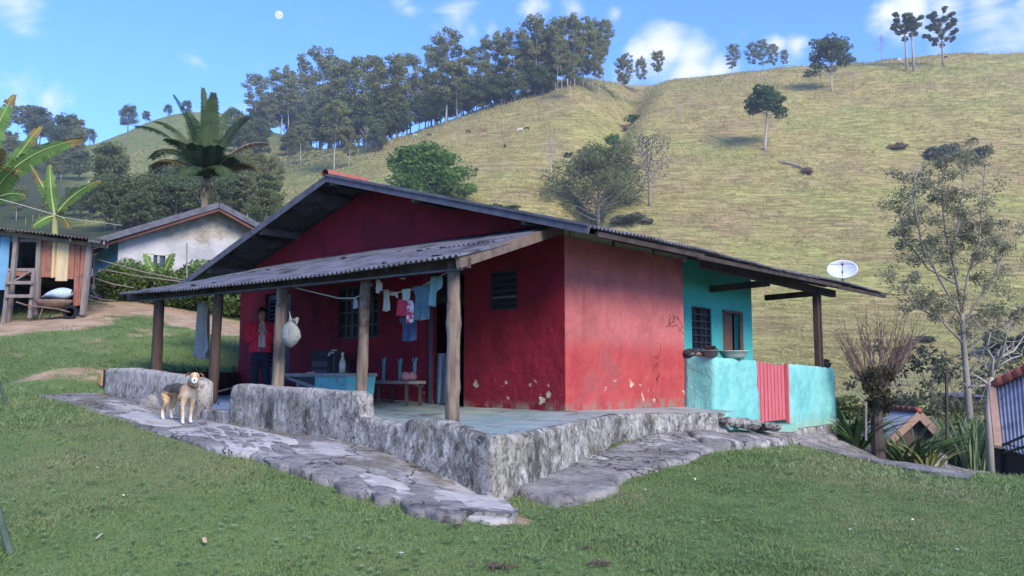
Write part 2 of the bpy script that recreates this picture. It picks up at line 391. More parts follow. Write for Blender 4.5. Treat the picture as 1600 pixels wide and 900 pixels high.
# ---------------------------------------------------------------- the ground sheet
az = np.concatenate([np.linspace(-180, -42, 40)[:-1], np.linspace(-42, 42, 640), np.linspace(42, 180, 40)[1:]])
rr = np.concatenate([[0.02, .3, .7, 1.2], np.geomspace(1.7, 26, 190)[:-1], np.geomspace(26, 640, 330), [670, 700, 730, 760]])
AA, RR = np.meshgrid(np.radians(az), rr, indexing='ij')
gx, gy = (RR*np.sin(AA)).ravel(), (RR*np.cos(AA)).ravel(); gzv = Zg(gx, gy)
na, nr = len(az), len(rr)
ii, jj = np.meshgrid(np.arange(na-1), np.arange(nr-1), indexing='ij'); q = (ii*nr+jj).ravel()
GF = np.stack([q, q+1, q+nr+1, q+nr], 1)[:, ::-1]
GM = NT('ground_cover', .95, .15)
P = GM.pos
lawn = GM.mix(GM.rng(GM.noise(1.3, 5), .35, .65), (.11, .175, .055), (.155, .225, .075))
lawn = GM.mix(GM.rng(GM.noise(.35, 4), .45, .7), lawn, (.15, .185, .07))
lawn = GM.mix(GM.rng(GM.noise(40, 4), .45, .75), lawn, (.045, .07, .022))
soil = GM.mix(GM.rng(GM.noise(2.2, 6), .35, .65), (.30, .21, .13), (.43, .32, .21))
v1 = GM.mapv((.15, .15, 1.5)); n_st = GM.noise(1, 7, .72, v1, .8)      # cattle terraces follow the contours
v2 = GM.mapv((.05, .05, .06)); n_big = GM.noise(1, 5, .6, v2)
v3 = GM.mapv((1.1, 1.1, 2.2)); n_fine = GM.noise(1, 6, .7, v3)
past = GM.mix(GM.rng(n_st, .36, .64), (.225, .175, .062), (.47, .40, .155))
past = GM.mix(GM.rng(n_big, .42, .62), past, GM.mix(GM.rng(n_st, .38, .62), (.20, .145, .065), (.43, .335, .155)))
past = GM.mix(GM.rng(GM.noise(1, 4, .6, GM.mapv((.022, .022, .03), (3, 5, 1))), .47, .62, 0, .75), past, GM.mix(GM.rng(n_st, .4, .62), (.20, .21, .06), (.42, .42, .13)))
past = GM.mix(GM.rng(n_fine, .52, .78, 0, .55), past, (.13, .10, .045))
past = GM.mix(GM.attr('green').outputs['Fac'], past, GM.mix(GM.rng(n_st, .38, .62), (.085, .12, .036), (.17, .22, .062)))
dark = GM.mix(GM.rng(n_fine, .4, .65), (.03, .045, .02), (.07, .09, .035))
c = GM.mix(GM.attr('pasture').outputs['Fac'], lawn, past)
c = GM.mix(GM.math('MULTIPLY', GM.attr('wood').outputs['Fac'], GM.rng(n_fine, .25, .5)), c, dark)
c = GM.mix(GM.rng(GM.math('ADD', GM.attr('soil').outputs['Fac'], GM.math('MULTIPLY', GM.math('SUBTRACT', GM.noise(1.6, 7), .5), .9)), .4, .6), c, soil)
bmpd = GM.bump(GM.noise(30, 6), .02)
hb = GM.bump(GM.math('ADD', GM.math('MULTIPLY', n_st, 1.0), GM.math('MULTIPLY', n_fine, .6)), 1.0, .8)
mixn = GM.n.new('ShaderNodeMix'); mixn.data_type = 'VECTOR'; GM.S(GM.attr('pasture').outputs['Fac'], mixn.inputs[0]); GM.l.new(bmpd, mixn.inputs[4]); GM.l.new(hb, mixn.inputs[5])
GM.done(c, mixn.outputs[1])
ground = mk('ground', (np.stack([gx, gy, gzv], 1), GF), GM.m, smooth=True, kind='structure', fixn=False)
def setattr_(o, nm, arr):
    a = o.data.attributes.new(nm, 'FLOAT', 'POINT'); a.data.foreach_set('value', np.asarray(arr, np.float32))
R_ = np.hypot(gx, gy); U_ = 800+1306.5*np.tan(np.clip(np.arctan2(gx, gy), -1.2, 1.2))
setattr_(ground, 'pasture', ss(R_+4*fbm(gx/6, gy/6, 0, 2), 24, 36))
def soilv(x, y):
    s = np.zeros_like(x)
    for (u, v, Y, ra, st) in SOIL:
        p = at(u, v, Y); s = np.maximum(s, st*(1-np.clip(np.hypot(x-p.x, (y-p.y))/ra, 0, 1)))
    return s
SOIL = [(20, 495, 19.6, 2.2, 1.5), (95, 492, 19.9, 1.9, 1.4), (150, 485, 21.5, 2.0, 1.0), (210, 482, 23.5, 2.4, 1.1), (280, 490, 23, 2.4, 1.3), (340, 505, 22, 2.4, 1.4), (390, 512, 23, 2.4, 1.3),
        (120, 590, 13.4, 1.4, .72), (60, 600, 13.0, 1.2, .6), (180, 560, 15.3, 1.3, .5), (30, 545, 16.5, 2.0, .42), (160, 530, 18, 2.5, .5), (240, 515, 19.5, 2.2, .55), (790, 800, 6.45, .5, .9), (1180, 706, 11.4, .6, .6), (1450, 612, 95, 9, 1.0), (1420, 616, 90, 8, .8), (1000, 770, 7.9, .3, .6)]
setattr_(ground, 'soil', soilv(gx, gy)*(1-.0*R_))
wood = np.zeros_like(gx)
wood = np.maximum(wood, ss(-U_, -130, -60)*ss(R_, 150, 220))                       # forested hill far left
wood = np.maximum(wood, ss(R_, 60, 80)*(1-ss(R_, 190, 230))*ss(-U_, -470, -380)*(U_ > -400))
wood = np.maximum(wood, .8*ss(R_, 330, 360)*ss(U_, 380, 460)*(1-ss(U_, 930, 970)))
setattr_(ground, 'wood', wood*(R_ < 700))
setattr_(ground, 'green', np.maximum(ss(-U_, -640, -500)*ss(R_, 60, 120)*.8, .55*(1-ss(R_, 90, 190))*ss(U_, 1100, 1250)))
# ---------------------------------------------------------------- materials of the house
def paint_wall(name, base, deep, pale=None, lowred=None, zsplit=None, peel=.0):
    t = NT(name, .8, .25)
    c = t.mix(t.rng(t.noise(2.2, 7), .35, .65), base, deep)
    z = t.sep()[2]
    if pale:   # faded upper coat above the repainted dado
        zz = t.math('ADD', z, t.math('MULTIPLY', t.math('SUBTRACT', t.noise(3.2, 6), .5), .35))
        up = t.rng(zz, zsplit-.22, zsplit+.14)
        pal = t.mix(t.rng(t.noise(1.6, 7), .35, .68), pale, tuple(x*.72 for x in pale))
        pal = t.mix(t.rng(t.noise(1.0, 8, .7, t.mapv((14, 14, 1.6))), .5, .8, 0, .55), pal, tuple(min(1, x*1.45) for x in pale))
        c = t.mix(up, c, pal)
        c = t.mix(t.rng(t.noise(1.2, 7, .65), .56, .66, 0, .5), c, (.30, .10, .10))
    st = t.noise(1, 7, .65, t.mapv((9, 9, .8)))
    c = t.mix(t.rng(st, .55, .75, 0, .35), c, tuple(x*.55 for x in deep))
    if peel:   # flaked patches near the floor show the render
        band = t.math('MULTIPLY', t.rng(z, FZ+.02, FZ+.12), t.rng(z, FZ+.50, FZ+.32))
        f = t.math('MULTIPLY', t.rng(t.noise(4.2, 7, .6), 1-peel-.32, 1-peel-.29), band)
        c = t.mix(f, c, (.50, .43, .30))
        c = t.mix(t.math('MULTIPLY', t.rng(z, FZ+.16, FZ-.02), t.rng(t.noise(5, 7), .42, .6)), c, (.22, .17, .13))
    wv = t.n.new('ShaderNodeTexVoronoi'); wv.feature = 'DISTANCE_TO_EDGE'; wv.inputs['Scale'].default_value = .8
    dn = t.n.new('ShaderNodeVectorMath'); dn.operation = 'ADD'; nn = t.n.new('ShaderNodeTexNoise'); nn.inputs['Scale'].default_value = 2.2; nn.inputs['Detail'].default_value = 6; t.l.new(t.pos, nn.inputs['Vector']); t.l.new(t.pos, dn.inputs[0]); t.l.new(nn.outputs['Color'], dn.inputs[1]); t.l.new(dn.outputs[0], wv.inputs['Vector'])
    crack = t.math('MULTIPLY', t.rng(wv.outputs['Distance'], .012, .0), t.rng(t.noise(.9, 3), .56, .62)); c = t.mix(t.math('MULTIPLY', crack, .75), c, tuple(x*.25 for x in deep))
    n = t.bump(t.noise(9, 7), .02); n = t.bump(t.noise(2.5, 5), .05, 1, n); n = t.bump(t.math('SUBTRACT', 1.0, crack), .02, 1, n)
    return t.done(c, n)
M_FAC = paint_wall('shade_toned_red_render', (.24, .013, .028), (.17, .010, .022), peel=.06)  # same red paint as the side, with the veranda's shade put into the colour
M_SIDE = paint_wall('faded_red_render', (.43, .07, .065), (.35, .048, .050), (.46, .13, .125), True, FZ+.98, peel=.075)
M_INT = mat('inner_wall', [(.25, .1, .1), (.2, .08, .08)], 3)
def turq_mat():
    t = NT('turquoise_render', .75, .3)
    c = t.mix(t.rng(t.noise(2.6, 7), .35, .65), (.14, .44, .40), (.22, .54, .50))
    z = t.sep()[2]
    lo = t.math('ADD', z, t.math('MULTIPLY', t.noise(3, 7), -.5))
    c = t.mix(t.rng(lo, EZ-1.05, EZ-1.45, 0, .75), c, (.28, .38, .25))
    n = t.bump(t.noise(7, 7), .03); n = t.bump(t.noise(2.2, 5), .05, 1, n)
    return t.done(c, n)
M_TURQ = turq_mat()
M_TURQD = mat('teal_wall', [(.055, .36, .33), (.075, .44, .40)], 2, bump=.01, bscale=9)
def curb_mat():
    t = NT('weathered_cement', .92, .15)
    z = t.sep()[2]
    c = t.mix(t.rng(t.noise(3.0, 8, .65), .33, .66), (.17, .162, .15), (.43, .41, .375))
    c = t.mix(t.rng(t.noise(9, 8, .7, t.mapv((1.2, 1.2, .6))), .46, .66), c, (.55, .54, .50))
    c = t.mix(t.rng(t.noise(2.1, 7, .65, t.mapv((1, 1, .6), (4, 2, 8))), .50, .64, 0, .85), c, (.075, .07, .065))
    zz = t.math('ADD', z, t.math('MULTIPLY', t.math('SUBTRACT', t.noise(4, 6), .5), .5))
    c = t.mix(t.rng(zz, EZ-.42, EZ-.10, 0, .75), c, (.50, .47, .42))
    c = t.mix(t.rng(t.noise(26, 5), .58, .72, 0, .5), c, (.06, .06, .055))
    c = t.mix(t.math('MULTIPLY', t.rng(t.noise(1.7, 5, .5, t.mapv((1, 1, 1), (9, 9, 2))), .56, .64), .35), c, (.16, .15, .06))
    fk = t.rng(t.noise(7, 9, .72, t.mapv((1, 1, .55), (2, 6, 1))), .53, .56); c = t.mix(t.math('MULTIPLY', fk, .32), c, (.56, .54, .48))
    pit = t.rng(t.noise(15, 6, .7, t.mapv((1, 1, .7), (8, 1, 3))), .58, .62); c = t.mix(t.math('MULTIPLY', pit, .4), c, (.05, .047, .042))
    n = t.bump(t.noise(11, 8, .7), .04); n = t.bump(t.noise(40, 5), .012, 1, n); n = t.bump(fk, .02, 1, n); n = t.bump(t.math('SUBTRACT', 1.0, pit), .03, 1, n)
    return t.done(c, n)
M_CURB = curb_mat()
def floor_mat():
    t = NT('worn_veranda_floor', .6, .4)
    c = t.mix(t.rng(t.noise(1.5, 7), .38, .62), (.20, .30, .29), (.33, .38, .36))
    c = t.mix(t.rng(t.noise(1.0, 7, .65, t.mapv((1.6, .7, 1), (3, 1, 0))), .5, .66), c, (.12, .125, .12))
    c = t.mix(t.rng(t.noise(6, 6), .55, .72, 0, .6), c, (.42, .44, .41))
    return t.done(c, t.bump(t.noise(14, 6), .012))
M_FLOOR = floor_mat()
M_BLUEF = mat('blue_floor_paint', [(.13, .2, .36), (.2, .27, .42)], 3, rough=.5, bump=.004)
M_LOG = mat('weathered_log', [(.085, .06, .045), (.18, .135, .10), (.26, .205, .155)], 5, bump=.012, bscale=10, stretch=(3, 3, .35), second=((.05, .035, .03), 3, .52, .66))
M_LOGD = mat('dark_log', [(.045, .028, .022), (.09, .058, .046)], 5, bump=.012, bscale=10, stretch=(3, 3, .35), second=((.03, .02, .02), 3, .55, .7))
M_BEAM = mat('old_dark_beam', [(.028, .021, .02), (.075, .058, .053)], 4, bump=.008, bscale=14, stretch=(1, 1, 1))
M_FASC = mat('grey_fascia_board', [(.065, .068, .085), (.14, .14, .165)], 5, bump=.006, bscale=12)
M_ROOF = mat('fibre_cement_sheet', [(.065, .068, .085), (.15, .155, .18)], 3, rough=.7, bump=.008, bscale=30, second=((.03, .03, .03), 2.2, .52, .64))
M_ROOFU = M_ROOF
M_TILE = mat('red_clay', [(.26, .075, .055), (.38, .13, .09)], 6, bump=.01)
M_WHITEB = mat('cream_board', [(.36, .36, .30), (.5, .49, .42)], 4, bump=.003)
M_DARKM = mat('dark_blue_metal', [(.010, .014, .03), (.02, .026, .045)], 8, rough=.45, spec=.5)
M_GLASS = mat('dusky_glass', [(.02, .025, .035), (.035, .04, .05)], 2, rough=.12, spec=.6)
M_PINKW = mat('pink_planks', [(.46, .095, .11), (.58, .15, .165)], 5, bump=.006, bscale=12, stretch=(2, 2, .4))
M_STONE = mat('path_stone', [(.13, .12, .112), (.25, .235, .22), (.34, .325, .30)], 3.2, bump=.05, bscale=12, second=((.08, .075, .07), 8, .55, .68))
M_MORT = mat('pale_mortar', [(.32, .305, .28), (.50, .48, .44)], 5, bump=.015, bscale=18, second=((.2, .19, .18), 3, .56, .66))
M_BROWN = mat('brown_plank', [(.045, .02, .018), (.09, .045, .04)], 4, bump=.008, stretch=(1, 1, 3))
M_ROPE = mat('pale_rope', (.45, .42, .38))
M_BLACK = mat('black_rubber', (.012, .012, .015), rough=.5)
# ---------------------------------------------------------------- main house
house = root('farm_house', H(0, 0, -.555), 'single storey crimson house with a grey corrugated roof and log veranda on a stone platform', 'house')
W_ = 1.05; OV = .87
# roof line in the facade plane family
bE, zE = hitB(920, 352, -W_); bEnd, zE2 = hitB(1390, 458, -W_)
aP, zP = hitA(512, 274, -OV); aL, zL = hitA(300, 430, -OV)
sR = (zP-zE)/(aP+W_); sL = (zP-zL)/(aL-aP); aLe = aL+.5
print('roof', bE, zE, bEnd, zE2, 'peak', aP, zP, 'left', aL, zL, sR, sL)
def zroof(a): return zP-(aP-a)*sR if a < aP else zP-(a-aP)*sL
B0, B1 = -OV, bEnd
def wallmesh(f, u0, u1, z0, z1, holes, t, top=None):
    us = sorted({u0, u1, *[h[0] for h in holes], *[h[1] for h in holes], *( [p[0] for p in top] if top else [])}); us = [u for u in us if u0-1e-6 <= u <= u1+1e-6]
    zs = sorted({z0, z1, *[h[2] for h in holes], *[h[3] for h in holes]})
    mb = MB()
    def cell(a, b, c, d, dd, fl):
        # subdivide so the surface can be uneven
        n1 = max(1, int((b-a)/.5)); n2 = max(1, int((d-c)/.5))
        mb.grid(lambda s, r: f(a+(b-a)*s, dd, c+(d-c)*r), n1, n2, fl)
    for i in range(len(us)-1):
        for j in range(len(zs)-1):
            um, zm = (us[i]+us[i+1])/2, (zs[j]+zs[j+1])/2
            if any(h[0] < um < h[1] and h[2] < zm < h[3] for h in holes): continue
            cell(us[i], us[i+1], zs[j], zs[j+1], 0, False); cell(us[i], us[i+1], zs[j], zs[j+1], t, True)
    for h in holes:
        for (p, q_) in (((h[0], h[2]), (h[1], h[2])), ((h[1], h[2]), (h[1], h[3])), ((h[1], h[3]), (h[0], h[3])), ((h[0], h[3]), (h[0], h[2]))):
            mb.add([f(p[0], 0, p[1]), f(q_[0], 0, q_[1]), f(q_[0], t, q_[1]), f(p[0], t, p[1])], [(0, 1, 2, 3)])
    if top:  # polygon tops: list of (u,z) along, closed down to z1
        for i in range(len(top)-1):
            (a, za), (b, zb) = top[i], top[i+1]
            for dd, fl in ((0, 1), (t, 0)):
                vs = [f(a, dd, z1), f(b, dd, z1), f(b, dd, zb), f(a, dd, za)]; mb.add(vs, [(0, 1, 2, 3)])
            mb.add([f(a, 0, za), f(b, 0, zb), f(b, t, zb), f(a, t, za)], [(0, 1, 2, 3)])
    for u in (u0, u1):
        mb.add([f(u, 0, z0), f(u, t, z0), f(u, t, z1), f(u, 0, z1)], [(0, 1, 2, 3)])
    return mb
def rectA(u0, v0, u1, v1, b=0.):
    a1, _ = hitA(u0, (v0+v1)/2, b); a0, _ = hitA(u1, (v0+v1)/2, b); um = (u0+u1)/2
    return (a0, a1, hitA(um, v1, b)[1], hitA(um, v0, b)[1])
def rectB(u0, v0, u1, v1, a):
    b0, _ = hitB(u0, (v0+v1)/2, a); b1, _ = hitB(u1, (v0+v1)/2, a); um = (u0+u1)/2
    return (b0, b1, hitB(um, v1, a)[1], hitB(um, v0, a)[1])
zfl = lambda a: -.555+.085*float(ss(np.array(a), 1.5, 4.2))
win_l = rectA(413, 459, 441, 590); win_l = (win_l[0]-.25, win_l[1], zfl(6)+.02, win_l[3])
win_b = rectA(529, 447, 591, 528); door3 = rectA(672, 428, 725, 636); door3 = (door3[0], door3[1], -.553, door3[3])
win_s = rectA(765, 423, 808, 484)
print('openings', win_l, win_b, door3, win_s)
HW = 8.44; ZW = 1.55
off = .10
top = [(0, zroof(0)-off), (1.2, zroof(1.2)-off), (aP, zP-off), (HW, zroof(HW)-off)]
fF = lambda a, d, z: H(a, d, z)
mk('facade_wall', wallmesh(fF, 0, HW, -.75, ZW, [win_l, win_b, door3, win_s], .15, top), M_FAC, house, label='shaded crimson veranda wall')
BR = 3.41; AR = .6
bT1, _ = hitB(1175, 500, AR)
fS = lambda b, d, z: H(d, b, z)
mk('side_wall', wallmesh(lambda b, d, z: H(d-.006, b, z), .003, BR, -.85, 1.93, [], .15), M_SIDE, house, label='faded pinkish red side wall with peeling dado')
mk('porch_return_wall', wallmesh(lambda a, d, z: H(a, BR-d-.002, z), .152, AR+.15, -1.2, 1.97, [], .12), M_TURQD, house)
wp = rectB(1081, 480, 1112, 546, AR); dp = rectB(1131, 488, 1158, 575, AR)
print('porch', wp, dp, bT1)
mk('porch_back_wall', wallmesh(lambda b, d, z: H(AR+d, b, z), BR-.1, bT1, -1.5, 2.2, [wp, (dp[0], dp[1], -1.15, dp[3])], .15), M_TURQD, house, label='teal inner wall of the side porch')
topb = [(a, z-off-.02) for a, z in ((AR, zroof(AR)), (aP, zP), (HW, zroof(HW)))]
mk('rear_wall', wallmesh(lambda a, d, z: H(a, bT1-d+.0, z), AR+.16, HW, -1.6, ZW, [], .15, topb), M_INT, house)
mk('left_wall', wallmesh(lambda b, d, z: H(HW-d, b, z), .16, bT1-.16, -1.0, ZW+.2, [], .15), M_FAC, house)
# floor of the rooms
mk('room_floor', MB().prism([H(.16, .16, -.60), H(HW-.16, .16, -.60), H(HW-.16, bT1-.2, -.60), H(AR+.2, bT1-.2, -.60), H(AR+.2, BR-.1, -.60), H(.16, BR-.15, -.60)], (0, 0, -.1)), M_INT, house)
# cream boards above the side wall
for (u0, u1) in ((882, 958), (962, 1020), (1024, 1074)):
    b0, _ = hitB(u0, 360, 0.); b1, _ = hitB(u1, 380, 0.); b0 = max(b0, .0)
    mk('eave_board', MB().beam(H(.03, b0, 1.985), H(.03, b1, 1.985), .03, .13), M_WHITEB, house)
    mk('rafter_end', MB().beam(H(.6, b1+.04, zroof(.6)-.09), H(-.9, b1+.04, zroof(-.9)-.09), .06, .09), M_BEAM, house)
# windows
def casement(name, r, plane, b, nx, nz, mats=(None, None), mull=.03, bars=True, lab=None):
    fr = MB(); a0, a1, z0, z1 = r
    P_ = (lambda a, z, d=.0: H(a, b+d, z)) if plane == 'A' else (lambda a, z, d=.0: H(b+d, a, z))
    d0 = .05
    for (p, q_) in (((a0, z0), (a1, z0)), ((a1, z0), (a1, z1)), ((a1, z1), (a0, z1)), ((a0, z1), (a0, z0))):
        fr.beam(P_(*p, d0), P_(*q_, d0), .06, .05, up=(AV.x, AV.y, .3) if p[0] == q_[0] and plane == 'A' else ((BV.x, BV.y, .3) if p[0] == q_[0] else (0, 0, 1)))
    o = mk(name, fr, M_DARKM, house, label=lab)
    g = MB(); g.prism([P_(a0, z0, d0+.03), P_(a1, z0, d0+.03), P_(a1, z1, d0+.03), P_(a0, z1, d0+.03)], (BV*.006).to_3d() if plane == 'A' else (AV*.006).to_3d())
    mk('pane', g, M_GLASS, o)
    if bars:
        for i in range(1, nx):
            a = a0+(a1-a0)*i/nx; w = mull*(1.8 if i == nx//2 and nx > 2 else 1)
            mk('glazing_bar', MB().beam(P_(a, z0, d0), P_(a, z1, d0), w, .03, up=(AV.x, AV.y, 0) if plane == 'A' else (BV.x, BV.y, 0)), M_DARKM, o)
        for j in range(1, nz):
            z = z0+(z1-z0)*j/nz
            mk('glazing_bar', MB().beam(P_(a0, z, d0-.004), P_(a1, z, d0-.004), .03, mull), M_DARKM, o)
    return o
casement('window', win_b, 'A', 0, 6, 4, lab='wide dark blue barred window')
wsm = casement('window', win_s, 'A', 0, 2, 4, lab='small dark louvre window', bars=False)
for j in range(1, 6):
    z = win_s[2]+(win_s[3]-win_s[2])*j/6
    mk('louvre_slat', MB().beam(H(win_s[0], .045, z), H(win_s[1], .045, z), .045, .012, up=(BV.x, BV.y, 1.2)), mat('louvre_glass', (.035, .04, .06), rough=.2, spec=.6) if j != 2 else M_FASC, wsm)
casement('window', wp, 'B', AR, 4, 6, lab='dark barred porch window')
# louvred blue shutter door at the left
sh = mk('shutter_door', wallmesh(lambda a, d, z: H(a, .06+d, z), win_l[0]+.01, win_l[1]-.01, win_l[2], win_l[3]-.02, [(win_l[0]+.28, win_l[1]-.07, .1, win_l[3]-.12)], .03), M_DARKM, house)
M_SHUT = mat('slate_blue_slats', [(.03, .05, .09), (.05, .075, .12)], 6, rough=.5)
for j in range(16):
    z = .14+(win_l[3]-.3)*j/15
    mk('slat', MB().beam(H(win_l[0]+.28, .07, z), H(win_l[1]-.07, .07, z), .05, .008, up=(-BV.x, -BV.y, 1.3)), M_SHUT, sh)
# open doorway with a dark leaf folded in
dl = MB(); dl.beam(H(door3[0]+.02, .16, -.55), H(door3[0]+.02, .16, door3[3]), .04, .05, up=(1, 0, 0)); dl.beam(H(door3[1]-.02, .0, -.55), H(door3[1]-.02, .0, door3[3]), .05, .06, up=(1, 0, 0))
dl.beam(H(door3[0], 0, door3[3]-.02), H(door3[1], 0, door3[3]-.02), .06, .05)
mk('door_frame', dl, M_DARKM, house)
mk('door_leaf', MB().prism([H(door3[0]+.05, .17, -.54), H(door3[0]+.18, .9, -.54), H(door3[0]+.18, .9, door3[3]-.05), H(door3[0]+.05, .17, door3[3]-.05)], (AV*.035).to_3d()), mat('navy_door', [(.015, .02, .045), (.025, .03, .06)], 3, rough=.5), house)
# porch door: brown, half open
pd = mk('porch_door', MB().prism([H(AR+.05, dp[0]+.03, -1.1), H(AR+.05, dp[0]+(dp[1]-dp[0])*.62, -1.1), H(AR+.05, dp[0]+(dp[1]-dp[0])*.62, dp[3]-.03), H(AR+.05, dp[0]+.03, dp[3]-.03)], (AV*.04).to_3d()), mat('brown_door', [(.12, .06, .05), (.18, .10, .085)], 6), house)
bm0, bm1 = dp[0]+(dp[1]-dp[0])*.14, dp[0]+(dp[1]-dp[0])*.5
mk('door_panel', MB().prism([H(AR+.03, bm0, .3), H(AR+.03, bm1, .3), H(AR+.03, bm1, .75), H(AR+.03, bm0, .75)], (AV*.02).to_3d()), MATS['brown_door'], pd)
fr = MB()
for bb in (dp[0], dp[1]): fr.beam(H(AR-.01, bb, -1.1), H(AR-.01, bb, dp[3]), .05, .07, up=(1, 0, 0))
fr.beam(H(AR-.012, dp[0]-.04, dp[3]), H(AR-.012, dp[1]+.04, dp[3]), .05, .06)
mk('door_frame', fr, MATS['brown_door'], house)
# ---- main roof
PITCH = .088
def sheet(fn, w0, w1, nL, phase=0, amp=.018, th=.007):
    """corrugated sheet; fn(w,t)->point on mid surface; w across the waves"""
    ns = max(4, int((w1-w0)/PITCH*6)); mb = MB(); top_, bot = [], []
    def z(i): return amp*math.cos(2*math.pi*(w0+(w1-w0)*i/ns+phase)/PITCH)
    for s_, hh in ((1, th/2), (-1, -th/2)):
        for i in range(ns+1):
            w = w0+(w1-w0)*i/ns
            for j in range(nL+1):
                p = fn(w, j/nL); mb.v.append((p.x, p.y, p.z+z(i)+hh))
    n1 = (ns+1)*(nL+1); I = lambda s, i, j: s*n1+i*(nL+1)+j
    for i in range(ns):
        for j in range(nL):
            mb.f.append((I(0, i, j), I(0, i+1, j), I(0, i+1, j+1), I(0, i, j+1))); mb.f.append((I(1, i, j), I(1, i, j+1), I(1, i+1, j+1), I(1, i+1, j)))
        for j in (0, nL): mb.f.append((I(0, i, j), I(1, i, j), I(1, i+1, j), I(0, i+1, j)))
    for j in range(nL):
        for i in (0, ns): mb.f.append((I(0, i, j), I(0, i, j+1), I(1, i, j+1), I(1, i, j)))
    mb.n = len(mb.v); return mb
SW = PITCH*10
nsh = int(math.ceil((B1-B0)/SW))
for side, (ae, ) in (('r', (-W_,)), ('l', (aLe,))):
    mid = aP+(ae-aP)*.5
    for row, (aa, ab, lift) in enumerate(((aP, mid+(aP-mid)*.0-.0, .012), (mid+(aP-ae)*.03, ae, 0))):
        for i in range(nsh):
            w0 = B0+i*SW; w1 = min(B0+(i+1)*SW+PITCH*.5, B1)
            jz = random.uniform(-.006, .006); je = random.uniform(-.02, .02)*(row == 1)
            f = lambda w, t, aa=aa, ab=ab, lift=lift, jz=jz, je=je, i=i: H(aa+(ab-aa)*t+(je*t*(1 if ab < aa else -1)), w, zroof(aa+(ab-aa)*t)+lift+jz*t+.006*(i % 2)+.02*math.sin(w*.9)*t*row)
            mk('roof_sheet', sheet(f, w0, w1, 3), M_ROOF, house, smooth=True)
# fascias on the near gable
mk('gable_fascia', MB().beam(H(aP, -OV-.02, zP-.055), H(-W_-.02, -OV-.02, zE-.055), .025, .12), M_FASC, house)
mk('gable_fascia', MB().beam(H(aP+.01, -OV-.02, zP-.058), H(aLe, -OV-.02, zroof(aLe)-.058), .025, .12), M_FASC, house)
mk('gable_batten', MB().beam(H(aP, -OV-.045, zP+.0), H(-W_-.02, -OV-.045, zE+.0), .02, .035), M_FASC, house)
# purlins under the overhang, running with the ridge
for (u, v, big) in ((517, 292, 1), (490, 305, 0), (439, 340, 0), (407, 363, 1), (391, 375, 0), (346, 405, 0), (324, 424, 1), (645, 305, 1), (730, 320, 0), (817, 345, 1)):
    a, z = hitA(u, v, -OV+.02); w, h = (.06, .13) if big else (.05, .07)
    mk('purlin', MB().beam(H(a, -OV+.02, zroof(a)-.035-h/2), H(a, .0 if not big else .25, zroof(a)-.035-h/2), w, h), M_BEAM if not big else mat('purlin_wood', [(.07, .06, .065), (.14, .12, .12)], 6, bump=.004), house)
for a in (aP-.05, 2.2, .45): mk('purlin', MB().beam(H(a, .25, zroof(a)-.10), H(a, B1-.05, zroof(a)-.10), .06, .11), M_BEAM, house)
for (b0, b1, dz, a_) in ((-.6, 2.3, 0, -.98), (2.1, 5.4, -.01, -.97), (5.2, 8.4, .0, -.98), (8.2, B1-.1, -.008, -.97)):
    mk('eave_purlin', MB().beam(H(a_, b0, zE-.07+dz), H(a_, b1, zE-.06+dz), .05, .07), M_BEAM, house)
# porch timbers: plate on the post, tie beams, rafters
bPo, zPo = hitB(1274, 452, -.5)
mk('porch_plate', MB().beam(H(-.5, 3.2, 1.80), H(-.5, 9.35, 1.72), .10, .15), M_BEAM, house)
for k_, b in enumerate((3.95, 5.2, 6.5, 7.7, 8.9, 10.1, 11.0)):
    mk('rafter', MB().beam(H(1.4 if b < 7 else .8, b, zroof(1.0)-.02 if 0 else zroof(1.4 if b < 7 else .8)-.08), H(-1.0, b, zroof(-1.0)-.08), .06, .10), M_BEAM, house)
mk('tie_beam', MB().beam(H(AR, 5.6, 1.62), H(-.62, 5.6, 1.66), .09, .12), M_BEAM, house)
mk('tie_beam', MB().beam(H(AR, 8.2, 1.62), H(-.62, 8.2, 1.66), .09, .12), M_BEAM, house)
mk('porch_post', MB().beam(H(-.5, bPo, .09), H(-.5, bPo, 1.68), .105, .105, up=(BV.x, BV.y, 0)).beam(H(-.56, bPo+.09, .08), H(-.56, bPo+.09, 1.66), .035, .05, up=(BV.x, BV.y, 0)), M_LOGD, house)
# ridge: clay caps
for i in range(3):
    p0 = H(aP, B0-.06+i*.28, zP+.045); p1 = H(aP, B0-.06+i*.28+.31, zP+.035)
    mb = MB(); mb.grid(lambda s, t: (p0.lerp(p1, t)+(AV.to_3d()*math.cos(math.pi*s)*(.10+.012*t)+Vector((0, 0, math.sin(math.pi*s)*(.085+.01*t)-.03)))), 8, 2)
    for q_ in range(len(mb.v)): mb.v[q_] = tuple(mb.v[q_])
    n_ = mb.n; mb.v += [(x*1, y*1, z-.014) for x, y, z in mb.v]; mb.f += [tuple(k2+n_ for k2 in reversed(f)) for f in mb.f]; mb.n *= 2
    mk('ridge_tile', mb, M_TILE, house, smooth=True, fixn=False)
mk('ridge_cap', MB().prism([H(aP-.16, B0+.9, zP-.035), H(aP, B0+.9, zP+.03), H(aP+.16, B0+.9, zP-.035), H(aP, B0+.9, zP+.016)], (BV*(B1-B0-.95)).to_3d()), M_ROOF, house)
